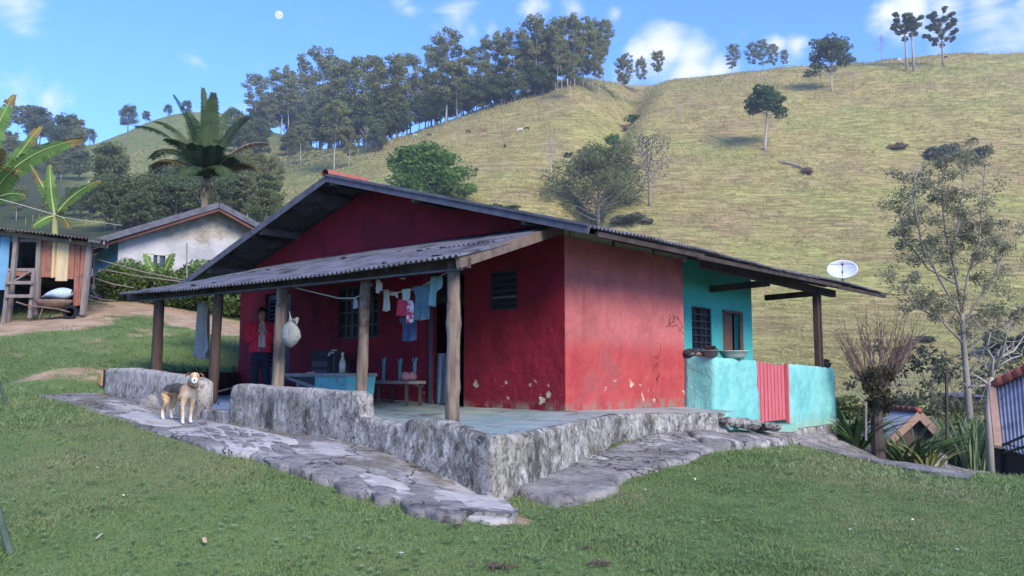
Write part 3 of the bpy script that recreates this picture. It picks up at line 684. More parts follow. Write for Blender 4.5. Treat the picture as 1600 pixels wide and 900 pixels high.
# ---- veranda roof
vA1 = 6.92
def vz(a, t):     # t 0 at the eave, 1 at the wall
    x = (a+1)/(vA1+1); ze = 1.215+.075*x-.05*math.sin(math.pi*min(1, max(0, x)))
    return ze*(1-t)+2.09*t-.03*math.sin(math.pi*t)*math.sin(x*7+1)
na_ = 9
for i in range(na_):
    a0 = vA1-(i+1)*SW; a1 = vA1-i*SW+PITCH*.5*(i > 0)
    if i == na_-1: a0 = -1.0
    for row, (t0, t1, lift) in enumerate(((0, .54, 0), (.50, 1, .012))):
        jz = random.uniform(-.012, .012)
        def f(w, t, t0=t0, t1=t1, lift=lift, jz=jz, i=i):
            tt = t0+(t1-t0)*t; a = w
            lo = -1.0+1.02*tt
            if i == na_-1: a = a1-(a1-w)*(a1-lo)/(a1+1.0)
            e = -.02*math.sin(i*3.1)*(1-tt)
            return H(a, -3.2+e+(3.2-.03)*tt, vz(a, tt)+lift+jz*(1-t)+.005*(i % 2))
        mk('veranda_roof_sheet', sheet(f, a0, a1, 4), M_ROOF, house, smooth=True)
M_BITU = mat('black_patch', (.012, .012, .013), rough=.6)
for k_ in range(26):     # dabs of sealant on the sheets
    a = random.uniform(-.6, 6.5); t = random.choice([.06, .5, .52, .9])+random.uniform(-.03, .03)
    if a < -1+1.1*t+.2: continue
    mk('sealant_patch', MB().box(H(a, -3.2+3.17*t, vz(a, t)+.024), (random.uniform(.04, .13), random.uniform(.04, .08), .012), Matrix.Rotation(random.uniform(0, 3), 3, 'Z')), M_BITU, house)
# rake beam at the near end, eave plate over the posts, rafters
mk('rake_beam', MB().beam(H(-.93, -3.12, 1.16), H(.02, -.02, 2.03), .05, .13), mat('brown_rake_beam', [(.10, .07, .055), (.2, .15, .12)], 6, bump=.006), house)
pa = [-.8, .95, 2.65, 4.31, 6.05, 7.0]
for i in range(5):
    mk('veranda_plate', MB().beam(H(pa[i]-.1, -2.93, vz(pa[i], .08)-.10), H(pa[i+1]+.1, -2.93, vz(pa[i+1], .08)-.10), .09, .11), M_BEAM, house)
mk('wall_plate', MB().beam(H(.3, -.05, 1.98), H(vA1, -.05, 1.98), .06, .09), M_BEAM, house)
for a in (.3, 1.15, 2.0, 2.9, 3.8, 4.7, 5.6, 6.6):
    mk('veranda_rafter', MB().beam(H(a, -3.05, vz(a, .05)-.05), H(a, -.02, vz(a, 1)-.06), .05, .06), M_BEAM, house)
for t in (.25, .5, .75): mk('veranda_purlin', MB().beam(H(-.8+t, -3.2+3.17*t, vz(0, t)-.035), H(vA1-.05, -3.2+3.17*t, vz(vA1, t)-.035), .05, .035), M_BEAM, house)
mk('eave_trim', MB().beam(H(-.9, -3.02, vz(-.9, .05)-.155), H(6.6, -3.02, vz(6.6, .05)-.16), .018, .02), M_FASC, house)
# log posts
def logpost(a, b, zt, r, m_, lean=(0, 0), seed=0, knots=()):
    R = random.Random(seed); n = 18; pts, rad = [], []; z0 = zfl(a)-.02
    for i in range(n+1):
        t = i/n; z = z0+(zt-z0)*t
        pts.append(H(a+lean[0]*t+.008*math.sin(t*7+seed), b+lean[1]*t+.006*math.cos(t*5+seed), z))
        k = sum(kk*math.exp(-((t-tk)/.035)**2) for tk, kk in knots)
        rad.append(r*(1.06-.12*t)*(1+R.uniform(-.03, .03))+k)
    return mk('post', MB().tube(pts, rad, 14, jit=.03), m_, house, smooth=True)
logpost(-.68, -2.93, 1.22, .074, M_LOG, (.0, 0), 1, ((.62, .018), (.70, .012), (.24, .016)))
logpost(.985, -2.85, 1.14, .066, M_LOG, (-.06, 0), 2, ((.4, .006),))
logpost(2.65, -2.93, 1.14, .082, M_LOG, (-.07, 0), 3)
logpost(4.31, -2.93, 1.17, .072, M_LOGD, (-.10, 0), 4, ((.3, .006),))
logpost(6.05, -2.93, 1.22, .085, M_LOGD, (-.02, 0), 5)
# ---- platform: rough cement walls, floor
def profile(pts, line=(FL0, FL1)):
    o = []
    for u, vt in pts:
        p = hitL(u, vt, *line); a, b = toH(p.x, p.y); o.append((a, b, p.z-EZ))
    return o
def rough_wall(name, prof, th, inward, mat_=None, nz=14, seed=0, ds=.035, amp=.014, lab=None, round_=.03):
    """prof: (a,b,ztop) along the line; bottom follows the ground"""
    pts = []
    for (p, q_) in zip(prof[:-1], prof[1:]):
        L_ = math.hypot(p[0]-q_[0], p[1]-q_[1]); n = max(1, int(L_/ds))
        for i in range(n): t = i/n; pts.append(tuple(p[k]+(q_[k]-p[k])*t for k in range(3)))
    pts.append(prof[-1]); m = len(pts)
    A = np.array(pts); wx = CX+AV.x*A[:, 0]+BV.x*A[:, 1]; wy = CY+AV.y*A[:, 0]+BV.y*A[:, 1]
    inx, iny = AV.x*inward[0]+BV.x*inward[1], AV.y*inward[0]+BV.y*inward[1]
    zb = Zg(wx, wy)-.06; zt = EZ+A[:, 2]+.008*fbm(wx*5, wy*5, seed, 2)
    rows = []
    sec = [(0, j/nz) for j in range(nz+1)]
    for j in range(nz+1):
        f = j/nz; z = zb+(zt-round_-zb)*f
        d = amp*.3*fbm((wx+wy)*13, z*11, seed+2.5, 3)+amp*fbm((wx+wy)*4, z*4, seed+.5, 3)*2+amp*1.2*fbm((wx+wy)*1.1, z*1.3, seed, 2)
        batter = -.03*(1-f)
        rows.append((wx+inx*(d+batter), wy+iny*(d+batter), z))
    n2 = .006*fbm(wx*9, wy*9, seed, 2)
    for (dd, dz) in ((.012, -.010), (.03, 0), (th-.03, .002), (th, -.012)):
        rows.append((wx+inx*(dd), wy+iny*(dd), zt+dz+n2))
    rows.append((wx+inx*th, wy+iny*th, np.minimum(zb+.0, zt-.05)))
    V = np.array([np.stack(r_, 1) for r_ in rows]); k = len(rows); V = V.reshape(-1, 3)
    Fs = [(j*m+i, j*m+i+1, (j+1)*m+i+1, (j+1)*m+i) for j in range(k-1) for i in range(m-1)]
    Fs += [tuple(j*m for j in range(k)), tuple(j*m+m-1 for j in range(k))[::-1]]
    return mk(name, ([tuple(v) for v in V], Fs), mat_ or M_CURB, house, smooth=True, label=lab)
left_p = profile([(166, 576), (200, 575), (250, 582), (300, 590), (311, 597)]); left_p[0] = left_p[0][:2]+(left_p[0][2]-.03,); left_p.insert(1, (left_p[0][0]-.04, left_p[0][1], left_p[1][2]))
rough_wall('curb_wall', left_p, .20, (0, 1), seed=1, lab='long low cement curb wall left of the entrance step')
right_p = profile([(313, 640), (340, 641), (357, 643), (360, 612), (363, 602), (375, 600), (450, 606), (553, 612), (559, 617), (561, 650), (575, 654), (600, 660), (631, 662), (636, 656), (645, 654), (690, 659), (705, 666), (752, 682)])
right_p.append((-2.3, -4.08, -.555))
rough_wall('curb_wall', right_p, .20, (0, 1), seed=2, lab='weathered front curb and retaining wall')
EDGE = [(-2.3, -4.08), (-2.12, -3.3), (-1.5, -1.6), (-.95, -.2), (-.86, .9), (-.95, 1.9), (-1.02, 2.9)]
side_p = [(a, b, z) for (a, b), z in zip(EDGE, (-.557, -.558, -.56, -.57, -.60, -.63, -.66))]
rough_wall('platform_side_wall', side_p, .18, (1, 0), seed=3, amp=.03, lab='flaking side face of the platform')
fl = [H(a+.06, b+.06, z-.004) for (a, b), z in zip(EDGE, (-.557, -.558, -.56, -.57, -.60, -.63, -.66))]+[H(-.6, 3.4, -.64), H(.05, 3.4, -.60), H(.05, .05, -.557), H(3, .05, -.525), H(4.4, .05, -.47), H(8.4, .05, -.47), H(6.3, -3.7, -.47), H(4.3, -3.75, -.47), H(3.3, -3.78, -.49), H(2.4, -3.82, -.52), H(1.5, -3.86, -.555)]
mbf = MB(); NFX = 80
def fpt(s, t):
    bb_ = -4.0+4.05*t; alo = float(np.interp(bb_, [-4.08, -3.3, -1.6, -.2, .9], [-2.25, -2.07, -1.45, -.90, -.81])); a = alo+(8.25-alo)*s
    # front line / back line
    bf = -4.0+(-3.72+4.0)*(a+2.25)/8.3 if a < 6.1 else -3.72+(a-6.1)*1.62
    return H(a, bf+(.05-bf)*t, zfl(a)+.004*math.sin(a*3+t*4)-.002)
mbf.grid(fpt, 60, 20)
mk('veranda_floor', mbf, M_FLOOR, house, smooth=True)
mbs = MB(); eb = [p[1] for p in EDGE]; ea = [p[0] for p in EDGE]; ez_ = [-.557, -.558, -.56, -.57, -.60, -.63, -.66]
mbs.grid(lambda s, t: (lambda b: H(np.interp(b, eb, ea)+.05+(.06-np.interp(b, eb, ea)-.05)*t, b, float(np.interp(b, eb, ez_))*(1-t)+t*(-.557-.045*max(0, b)/3.4)+.002))(-.0+3.42*s), 20, 12)
mk('side_floor', mbs, M_FLOOR, house, smooth=True)
mk('entrance_floor', MB().grid(lambda s, t: H(2.25+3.6*s, -3.68+1.4*t, zfl(2.25+3.6*s)+.006+.004*math.sin((2.25+3.6*s)*3+t*4)), 20, 6), M_BLUEF, house, smooth=True, label='blue painted floor at the entrance step')
# brown plank wall at the left end of the veranda
mk('end_wall', MB().prism([H(6.0, -3.75, -.52), H(8.38, -.02, -.52), H(8.38, -.02, -.03), H(6.0, -3.75, .02)], (AV*.08).to_3d()), M_BROWN, house)
# ---- turquoise porch parapet
AT = -.576
def parapet(name, p0, p1, inward, zt0, zt1, zb, mat_, seed, th=.16, lab=None):
    pr = [(p0[0], p0[1], zt0), (p1[0], p1[1], zt1)]
    global Zg
    keep = Zg
    try:
        Zg = lambda x, y: np.full_like(np.asarray(x, float), EZ+zb+.06)
        return rough_wall(name, pr, th, inward, mat_, seed=seed, ds=.08, amp=.012, lab=lab)
    finally: Zg = keep
z118, z183, z232, z303 = (hitB(u, v, AT)[1] for u, v in ((1118, 558), (1183, 563), (1232, 568), (1301, 575)))
b118, b183, b232, b303 = (hitB(u, v, AT)[0] for u, v in ((1118, 600), (1184, 600), (1232, 600), (1303, 600)))
print('parapet', b118, b183, b232, b303, z118, z183, z232, z303)
parapet('parapet', (0, BR+.0), (AT, BR+.0), (0, 1), hitA(1070, 556, BR)[1], z118, -.85, M_TURQ, 5, lab='shaded turquoise return parapet')
parapet('parapet', (AT, BR+.02), (AT, b183), (1, 0), z118, z183, -1.25, M_TURQ, 6, lab='turquoise parapet left of the gate')
parapet('parapet', (AT, b232), (AT, b303), (1, 0), z232, z303, -1.12, M_TURQ, 7, lab='turquoise parapet right of the gate')
parapet('plinth', (AT-.03, b232-.6), (AT-.03, b303+.03), (1, 0), -1.12, -1.13, -1.9, M_CURB, 8, th=.22)
mk('gate_step', MB().box(H(AT+.1, (b183+b232)/2, -1.08), (.5, b232-b183, .14), Matrix.Rotation(math.atan2(BV.y, BV.x)-math.pi/2, 3, 'Z')), M_TURQ, house)
mk('porch_floor', MB().prism([H(AT+.1, BR+.1, -1.02), H(AT+.1, b303-.05, -1.02), H(AR+.05, b303-.05, -1.02), H(AR+.05, BR+.1, -1.02)], (0, 0, -.2)), M_FLOOR, house)
zg0, zg1 = hitB(1186, 563, AT)[1], hitB(1232, 641, AT)[1]
gate = mk('gate', MB().beam(H(AT+.10, b183+.05, -.25), H(AT+.10, b232-.05, -.3), .03, .06).beam(H(AT+.10, b183+.05, -.75), H(AT+.10, b232-.05, -.8), .03, .06), M_PINKW, house, label='pink plank gate')
for i in range(8):
    w = (b232-b183-.12)/8; b = b183+.06+w*(i+.5)
    mk('plank', MB().beam(H(AT+.06, b, -.93), H(AT+.06, b, z183+(z232-z183)*i/8-.03+random.uniform(-.02, .01)), w*.80, .02, up=(AV.x, AV.y, 0)), M_PINKW, gate)
for b in (b183+.02, b232-.02): mk('gate_post', MB().beam(H(AT+.02, b, -1.0), H(AT+.02, b, z183-.0 if b < 5.8 else z232), .08, .06, up=(AV.x, AV.y, 0)), M_PINKW, house)
# rubble where the platform breaks off
for i in range(16):
    a = -1.0+random.uniform(-.15, .25); b = 2.7+i*.12+random.uniform(-.05, .05); p = H(a, b, 0); s = random.uniform(.10, .2)
    zt = -.70-.22*(i/16)
    mb = MB(); mb.lathe([(s*.6, 0), (s*.9, s*.3), (s*.8, s*.6), (s*.35, s*.75)], H(a, b, zt-.12), 8, Matrix.Rotation(random.uniform(0, 3), 3, 'Z'), 1.1, .8)
    for q_ in range(mb.n): mb.v[q_] = tuple(x+random.uniform(-.015, .015) for x in mb.v[q_])
    mk('rubble_stone', mb, M_CURB, house)
# ---------------------------------------------------------------- paths, slabs and boulders
def resample(pts, n):
    P_ = np.array([tuple(p) for p in pts]); d = np.r_[0, np.cumsum(np.linalg.norm(np.diff(P_, axis=0), axis=1))]
    t = np.linspace(0, d[-1], n); return np.array([np.interp(t, d, P_[:, k]) for k in range(P_.shape[1])]).T
def strip(name, inner, outer, n, m, lift, mat_, seed=0, kind='structure', jag=.04, parent=None, skirt=.12, amp=.012):
    A = resample([ghit(*p) for p in inner], n); B = resample([ghit(*p) for p in outer], n)
    rows = []
    for j in range(m+1):
        t = j/m; xy = A*(1-t)+B*t; x, y = xy[:, 0], xy[:, 1]
        if j == m:
            x = x+jag*fbm(x*3.1, y*3.1, seed, 3); y = y+jag*fbm(x*3.1+9, y*3.1, seed, 3)
        l = lift(np.linspace(0, 1, n), t) if callable(lift) else lift
        z = Zg(x, y)+l+amp*fbm(x*4, y*4, seed, 3)
        rows.append(np.stack([x, y, z], 1))
    last = rows[-1].copy(); rows.append(np.stack([last[:, 0], last[:, 1]-.012, last[:, 2]-.02], 1)); rows.append(np.stack([last[:, 0], last[:, 1]-.0, last[:, 2]-skirt], 1))
    V = np.array(rows).reshape(-1, 3); k = len(rows)
    F_ = [(j*n+i, (j+1)*n+i, (j+1)*n+i+1, j*n+i+1) for j in range(k-1) for i in range(n-1)]
    return mk(name, (V, F_), mat_, parent, smooth=True, kind=kind), A, B
def path_mat():
    t = NT('old_cement_path', .92, .15)
    c = t.mix(t.rng(t.noise(2.2, 8, .65), .35, .65), (.18, .17, .16), (.34, .325, .305))
    c = t.mix(t.rng(t.noise(28, 5, .7), .5, .72, 0, .7), c, (.40, .38, .36))
    c = t.mix(t.rng(t.noise(18, 5), .58, .7, 0, .8), c, (.06, .055, .055))
    c = t.mix(t.rng(t.noise(1.6, 7, .6, t.mapv((1, 1, 1), (5, 9, 0))), .56, .60), c, (.47, .45, .42))
    c = t.mix(t.rng(t.noise(1.0, 6, .6, t.mapv((1, 1, 1), (1, 4, 0))), .56, .68, 0, .8), c, (.16, .14, .10))
    vo = t.n.new('ShaderNodeTexVoronoi'); vo.feature = 'DISTANCE_TO_EDGE'; vo.inputs['Scale'].default_value = 1.3; va = t.n.new('ShaderNodeVectorMath'); va.operation = 'ADD'; vn = t.n.new('ShaderNodeTexNoise'); vn.inputs['Scale'].default_value = 2.5; vn.inputs['Detail'].default_value = 7
    t.l.new(t.pos, vn.inputs['Vector']); t.l.new(t.pos, va.inputs[0]); t.l.new(vn.outputs['Color'], va.inputs[1]); t.l.new(va.outputs[0], vo.inputs['Vector'])
    crk = t.rng(vo.outputs['Distance'], .025, .0); c = t.mix(t.math('MULTIPLY', crk, .75), c, (.05, .045, .04))
    n = t.bump(t.noise(24, 7, .7), .03); n = t.bump(t.noise(5, 6), .05, 1, n); n = t.bump(t.math('SUBTRACT', 1.0, crk), .03, 1, n)
    return t.done(c, n)
M_PATH = path_mat()
inn = [(60, 619), (110, 617), (165, 616), (250, 632), (358, 663), (450, 678), (555, 697), (642, 723), (700, 750), (765, 784), (812, 796)]
outr = [(60, 622), (120, 635), (190, 658), (260, 684), (340, 710), (400, 724), (440, 737), (560, 775), (640, 797), (720, 814), (806, 821)]
path, PA, PB = strip('path', inn, outr, 260, 24, lambda s, t: .015+.05*ss(s, .45, .75)*t+.0*s, M_PATH, 1)
def slab(name, poly, h, mat_, parent=None, seed=0, dome=.2, edge=.05, fr=5, ring=10, jag=.03, sink=.08, world=None, **kw):
    """irregular flat stone: outline given where it meets the ground, top raised by h"""
    P_ = world if world is not None else [ghit(*p) for p in poly]
    P_ = list(P_)+[P_[0]]; n = max(40, len(poly or P_)*10); B_ = resample([(p[0], p[1]) for p in P_], n+1)[:-1]
    # smooth the outline a little
    for _ in range(3): B_ = (np.roll(B_, 1, 0)+B_*2+np.roll(B_, -1, 0))/4
    c = B_.mean(0); B_ = B_+np.stack([jag*fbm(B_[:, 0]*4, B_[:, 1]*4, seed), jag*fbm(B_[:, 0]*4+7, B_[:, 1]*4, seed)], 1)
    V = []; prof_ = [(1-(i/ring), None) for i in range(ring)]
    rows = []
    zc = None
    for k_, (s, hh) in enumerate([(1.0, -sink), (1.0, h*.25), (.985, h*.7), (.96, h*.93), (.9, h)]+[(s, h) for s in (.82, .74, .66, .58, .5, .42, .34, .26, .18, .1, .04)]):
        q = c+(B_-c)*s
        zz = Zg(q[:, 0], q[:, 1])+hh+(dome*h*(1-s*s))+((.25*h*fbm(q[:, 0]*3, q[:, 1]*3, seed+3, 3)+.010*fbm(q[:, 0]*14, q[:, 1]*14, seed+3, 3)) if hh > 0 else 0)
        rows.append(np.stack([q[:, 0], q[:, 1], zz], 1))
    V = np.array(rows).reshape(-1, 3).tolist(); k = len(rows)
    F_ = [(j*n+i, j*n+(i+1) % n, (j+1)*n+(i+1) % n, (j+1)*n+i) for j in range(k-1) for i in range(n)]
    V.append([c[0], c[1], float(rows[-1][:, 2].mean())]); ci = len(V)-1
    F_ += [((k-1)*n+i, (k-1)*n+(i+1) % n, ci) for i in range(n)]
    return mk(name, (V, F_), mat_, parent, smooth=True, **kw)
M_BOULD = mat('dark_boulder', [(.10, .095, .09), (.20, .19, .18), (.29, .275, .26)], 3.2, bump=.05, bscale=12, second=((.05, .048, .045), 8, .55, .68))
# mortar border and boulders along the outer edge of the path
slab('mortar_patch', [(640, 788), (665, 774), (720, 776), (785, 783), (808, 806), (812, 819), (770, 824), (715, 812), (670, 804)], .04, M_MORT, path, 3, dome=.3)
slab('mortar_patch', [(545, 760), (560, 745), (590, 752), (640, 772), (655, 790), (610, 788), (570, 775)], .05, M_MORT, path, 4)
slab('mortar_patch', [(440, 727), (470, 724), (525, 736), (556, 738), (545, 758), (500, 752), (460, 740)], .04, M_MORT, path, 5)
slab('mortar_patch', [(185, 652), (215, 644), (262, 655), (290, 668), (262, 672), (222, 664)], .025, M_MORT, path, 6)
slab('mortar_patch', [(260, 676), (300, 670), (325, 672), (318, 680), (280, 686)], .024, M_MORT, path, 7)
for i, poly in enumerate(([(434, 735), (446, 724), (470, 724), (488, 738), (476, 750), (452, 746)], [(478, 742), (500, 733), (528, 738), (530, 750), (508, 762), (484, 757)],
                          [(513, 760), (535, 750), (566, 755), (582, 770), (566, 784), (532, 776)], [(576, 776), (596, 770), (618, 776), (622, 788), (600, 796), (580, 790)],
                          [(626, 796), (645, 784), (672, 786), (690, 800), (668, 812), (640, 808)], [(662, 806), (690, 792), (722, 796), (738, 808), (716, 820), (684, 817)])):
    slab('boulder', poly, .056, M_BOULD, path, 20+i, dome=.22, jag=.05)
# crazy paving: separate flags set in pale mortar
mort = slab('mortar_bed', [(305, 668), (345, 668), (400, 680), (440, 690), (470, 700), (430, 712), (400, 716), (360, 710), (325, 690)], .055, M_MORT, path, 9, dome=.0)
R9 = random.Random(3)
gu = [318, 342, 366, 388, 410, 432, 452]
def flag_pt(i, j): 
    rr_ = random.Random(i*31+j*7); base = (302+i*27+j*13, 667+i*5.0+j*9.5); return (base[0]+rr_.uniform(-6, 6), base[1]+rr_.uniform(-1.8, 1.8))
for i in range(5):
    for j in range(4):
        q = [flag_pt(i, j), flag_pt(i+1, j), flag_pt(i+1, j+1), flag_pt(i, j+1)]
        c = (sum(p[0] for p in q)/4, sum(p[1] for p in q)/4)
        q = [(c[0]+(p[0]-c[0])*.84, c[1]+(p[1]-c[1])*.84) for p in q]
        if c[1] > 667+(c[0]-250)*.235+14: continue
        slab('flagstone', q, .061, M_BOULD, path, 40+i*5+j, dome=.0, jag=.006, sink=.03)
# slabs and ledges on the right of the platform
ledge = slab('stone_ledge', [(805, 770), (850, 750), (905, 738), (950, 742), (978, 750), (962, 772), (915, 788), (862, 796), (826, 786)], .07, M_STONE, None, 60, dome=.05, kind='structure', jag=.07)
tagit(ledge, kind='structure')
slab('stone_ledge', [(850, 752), (890, 728), (960, 704), (1020, 686), (1062, 674), (1090, 680), (1128, 702), (1100, 718), (1040, 734), (980, 750), (930, 752)], .06, M_PATH, None, 61, dome=.03, kind='structure', jag=.08)
slab('stone_ledge', [(1055, 676), (1080, 664), (1150, 660), (1195, 674), (1232, 684), (1258, 690), (1230, 697), (1170, 702), (1128, 708), (1090, 700)], .12, M_PATH, None, 62, dome=.03, kind='structure', jag=.08)
slab('stone_ledge', [(1195, 668), (1240, 668), (1300, 680), (1312, 690), (1262, 694), (1215, 686)], .07, M_PATH, None, 63, dome=.1, kind='structure', jag=.03)
strip('path', [(1250, 688), (1330, 692), (1420, 709), (1500, 729), (1560, 744)], [(1250, 699), (1300, 710), (1390, 731), (1450, 743), (1510, 753)], 100, 8, .03, M_PATH, 5)
for i, (u, v, s) in enumerate(((1083, 716, .05), (760, 758, .05), (240, 632, .10), (228, 634, .07), (252, 636, .09), (262, 640, .06))):
    c = ghit(u, v); poly = [Vector((c.x+s*1.3*math.cos(t)*random.uniform(.8, 1.1), c.y+s*math.sin(t)*random.uniform(.8, 1.1), 0)) for t in np.linspace(0, 2*math.pi, 8)[:-1]]
    o = slab('loose_stone', None, s*.9, M_STONE, None, 70+i, dome=.5, world=poly, jag=.01)
    tagit(o, ['pale pebble lying on the long ledge', 'small broken stone at the foot of the platform corner', 'largest brown stone at the foot of the left curb wall', 'left small stone by the left curb wall', 'middle stone between others by the left curb wall', 'small stone nearest the dog at the curb wall'][i], 'stone', kind=None)
# ---------------------------------------------------------------- vegetation helpers
def cards(C_, S_, flat=0., rs=rng, elong=1.7, up=None):
    """leaf-sized faces at C_ with size S_; pointed rhombs with a fold"""
    n = len(C_); a = rs.normal(size=(n, 3)); a /= np.linalg.norm(a, axis=1)[:, None]
    b = rs.normal(size=(n, 3)); b[:, 2] *= (1-flat); a[:, 2] *= (1-flat)
    if up is not None: a = a*(1-up)+np.array([0, 0, 1])*up*rs.choice([-1, 1], n)[:, None]
    a /= np.linalg.norm(a, axis=1)[:, None]
    b -= (a*b).sum(1)[:, None]*a; b /= np.linalg.norm(b, axis=1)[:, None]
    S_ = np.asarray(S_)[:, None]; V = np.stack([C_-a*S_*.5*elong, C_+b*S_*.5, C_+a*S_*.5*elong, C_-b*S_*.5], 1).reshape(-1, 3)
    F_ = np.arange(n*4).reshape(n, 4); return V, F_
def clump(c, r, n, rs, shell=.55, zs=.7):
    d = rs.normal(size=(n, 3)); d /= np.linalg.norm(d, axis=1)[:, None]
    q = r*(shell+(1-shell)*rs.random(n)**.6)[:, None]*d; q[:, 2] *= zs
    return np.array(c)+q
def leafmat(name, c1, c2, c3=None, trans=.42, sc=1.0):
    if name in MATS: return MATS[name]
    t = NT(name, .65, .2); 
    ob = t.tc.outputs['Object']
    c = t.mix(t.rng(t.noise(sc, 3, .6, ob), .35, .65), c1, c2)
    w = t.n.new('ShaderNodeTexWhiteNoise'); w.noise_dimensions = '3D'
    sn = t.n.new('ShaderNodeVectorMath'); sn.operation = 'SNAP'; sn.inputs[1].default_value = (.35, .35, .35); t.l.new(ob, sn.inputs[0]); t.l.new(sn.outputs[0], w.inputs[0])
    c = t.mix(t.math('MULTIPLY', w.outputs[0], .65), c, c3 or tuple(x*1.5 for x in c2))
    t.S(c, t.b.inputs['Base Color'])
    tr = t.n.new('ShaderNodeBsdfTranslucent'); t.S(c, tr.inputs[0]); ms = t.n.new('ShaderNodeMixShader'); ms.inputs[0].default_value = trans
    t.l.new(t.b.outputs[0], ms.inputs[1]); t.l.new(tr.outputs[0], ms.inputs[2]); t.l.new(ms.outputs[0], t.n['Material Output'].inputs[0])
    MATS[name] = t.m; return t.m
M_EUC = leafmat('eucalyptus_leaves', (.16, .20, .07), (.225, .25, .095), (.32, .30, .14), sc=.4)
M_EUCD = leafmat('dark_tree_leaves', (.075, .115, .048), (.115, .155, .065), (.175, .20, .09), sc=.3)
M_LEAFB = leafmat('bright_leaves', (.08, .17, .03), (.13, .24, .05), (.20, .32, .09), sc=1.2)
M_LEAFO = leafmat('olive_leaves', (.095, .135, .045), (.145, .18, .062), (.20, .22, .09), sc=.6)
M_LEAFG = leafmat('grey_green_leaves', (.09, .105, .06), (.13, .14, .085), (.2, .2, .13), sc=1)
M_TWIG = mat('grey_twigs', [(.16, .14, .12), (.30, .27, .24)], 3)
M_BARKP = mat('pale_bark', [(.24, .21, .18), (.46, .42, .37)], 1.2, stretch=(1, 1, .3), bump=.02)
M_BARKD = mat('dark_bark', [(.05, .04, .033), (.12, .095, .08)], 2, bump=.02)
M_DRYLEAF = leafmat('dry_leaves', (.26, .18, .10), (.34, .25, .14), (.38, .30, .18))
def limb(mb, p, d, L_, r, rs, bend=.25, n=5, sides=6, grav=0.0, taper=.45):
    pts = [np.array(p, float)]; d = np.array(d, float); d /= np.linalg.norm(d); rad = [r]
    for i in range(n):
        d = d+rs.normal(size=3)*bend*.5; d[2] += grav; d /= np.linalg.norm(d)
        pts.append(pts[-1]+d*L_/n); rad.append(r*(1-(1-taper)*(i+1)/n))
    mb.tube([tuple(q) for q in pts], rad, sides); return pts, d, rad
def tree_parts(Ht, rs, base=.35, spread=.32, nb=16, cr=.10, leaves=3000, ls=.03, tr=.018, zs=.6, up=.7, shell=.5, sub=3, flat=0., lean=.03, trunktop=.9, topy=1.0, elong=1.7, profile_=None):
    tb = MB(); tips = []
    n = 9; pts = []; 
    ph = rs.uniform(0, 6); 
    for i in range(n+1):
        t = i/n*trunktop; pts.append((lean*Ht*math.sin(t*3+ph)*t, lean*Ht*math.cos(t*2.3+ph)*t, Ht*t-(0 if i else .03*Ht)))
    tb.tube(pts, [Ht*tr*(1.25 if i == 0 else 1-.75*i/n) for i in range(n+1)], 8)
    P_ = np.array(pts)
    for k_ in range(nb):
        f = (k_+rs.random()*.8)/nb; hz = base+(trunktop-base)*f; i = hz/trunktop*n; i0 = min(int(i), n-1); p = P_[i0]+(P_[i0+1]-P_[i0])*(i-i0)
        az_ = k_*2.4+rs.uniform(-.4, .4)
        w = profile_(f) if profile_ else (math.sin(math.pi*min(1, .25+.75*f*.9))**.6)
        d = (math.cos(az_), math.sin(az_), up+.9*f)
        ln = spread*Ht*w*rs.uniform(.75, 1.15)
        bp, bd, br = limb(tb, p, d, ln, Ht*tr*.42*(1-.4*f), rs, .25, 4, 5)
        tips.append((bp[-1], 1.0)); tips.append((bp[-2], .75))
        for s_ in range(sub):
            q, qd, _ = limb(tb, bp[2+s_ % 2], (d[0]+rs.normal()*.8, d[1]+rs.normal()*.8, d[2]+rs.normal()*.4), ln*.5, Ht*tr*.16, rs, .3, 3, 4)
            tips.append((q[-1], .8))
    tips.append((P_[-1]+np.array([0, 0, Ht*.03]), 1.1))
    if leaves:
        per = leaves//len(tips); C_ = []
        for c, s_ in tips:
            r = cr*Ht*s_*rs.uniform(.7, 1.2)
            C_.append(clump(c, r, per, rs, shell, zs))
        C_ = np.concatenate(C_); top = (Ht*topy)
        V, F_ = cards(C_, ls*Ht*rs.uniform(.6, 1.3, len(C_)), flat, rs, elong)
        return tb, (V, F_)
    return tb, None
def make_tree(name, Ht, seed, lm, bm, label, cat='tree', group=None, **kw):
    rs = np.random.default_rng(seed); tb, lv = tree_parts(Ht, rs, **kw)
    r = root(name, (0, 0, 0), label, cat, group)
    mk('trunk', tb, bm, r, smooth=True, fixn=False)
    if lv: mk('crown', lv, lm, r, fixn=False)
    r['_h'] = Ht; return r
def place(proto, u, vb, vt, first=None, wid=1.0, Y=None, **kw):
    """stand a copy of a tree on the slope seen at (u, vb), its top reaching row vt"""
    p = at(u, vb, Y) if Y else ghit(u, vb, lo=65 if u < 640 else 40)
    if Y: p = Vector((p.x, p.y, gz(p.x, p.y)))
    hz = ray(u, vt)[1]*p.y+EZ-p.z; s = hz/proto['_h']
    kw.setdefault('group', None)
    if not proto.get('_used'):
        o = proto; proto['_used'] = 1; o.location = p; o.rotation_euler[2] = random.uniform(0, 6.28); tagit(o, **kw)
    else: o = dup(proto, p, random.uniform(0, 6.28), **kw)
    o.scale = (s*wid, s*wid, s)
    if kw['group'] is None and 'group' in o: del o['group']
    return o
prof_e = lambda f: .55+.6*math.sin(math.pi*min(1, f*.85))
eucs = [make_tree('eucalyptus_tree', 28, 100+i, M_EUC, M_BARKP, 'x', base=(.26, .32, .22, .45, .5)[i], spread=.20, nb=24, cr=.062, leaves=6500, ls=.0155, tr=.010, zs=.62, up=.45, sub=3, shell=.45, profile_=prof_e, trunktop=.93) for i in range(5)]
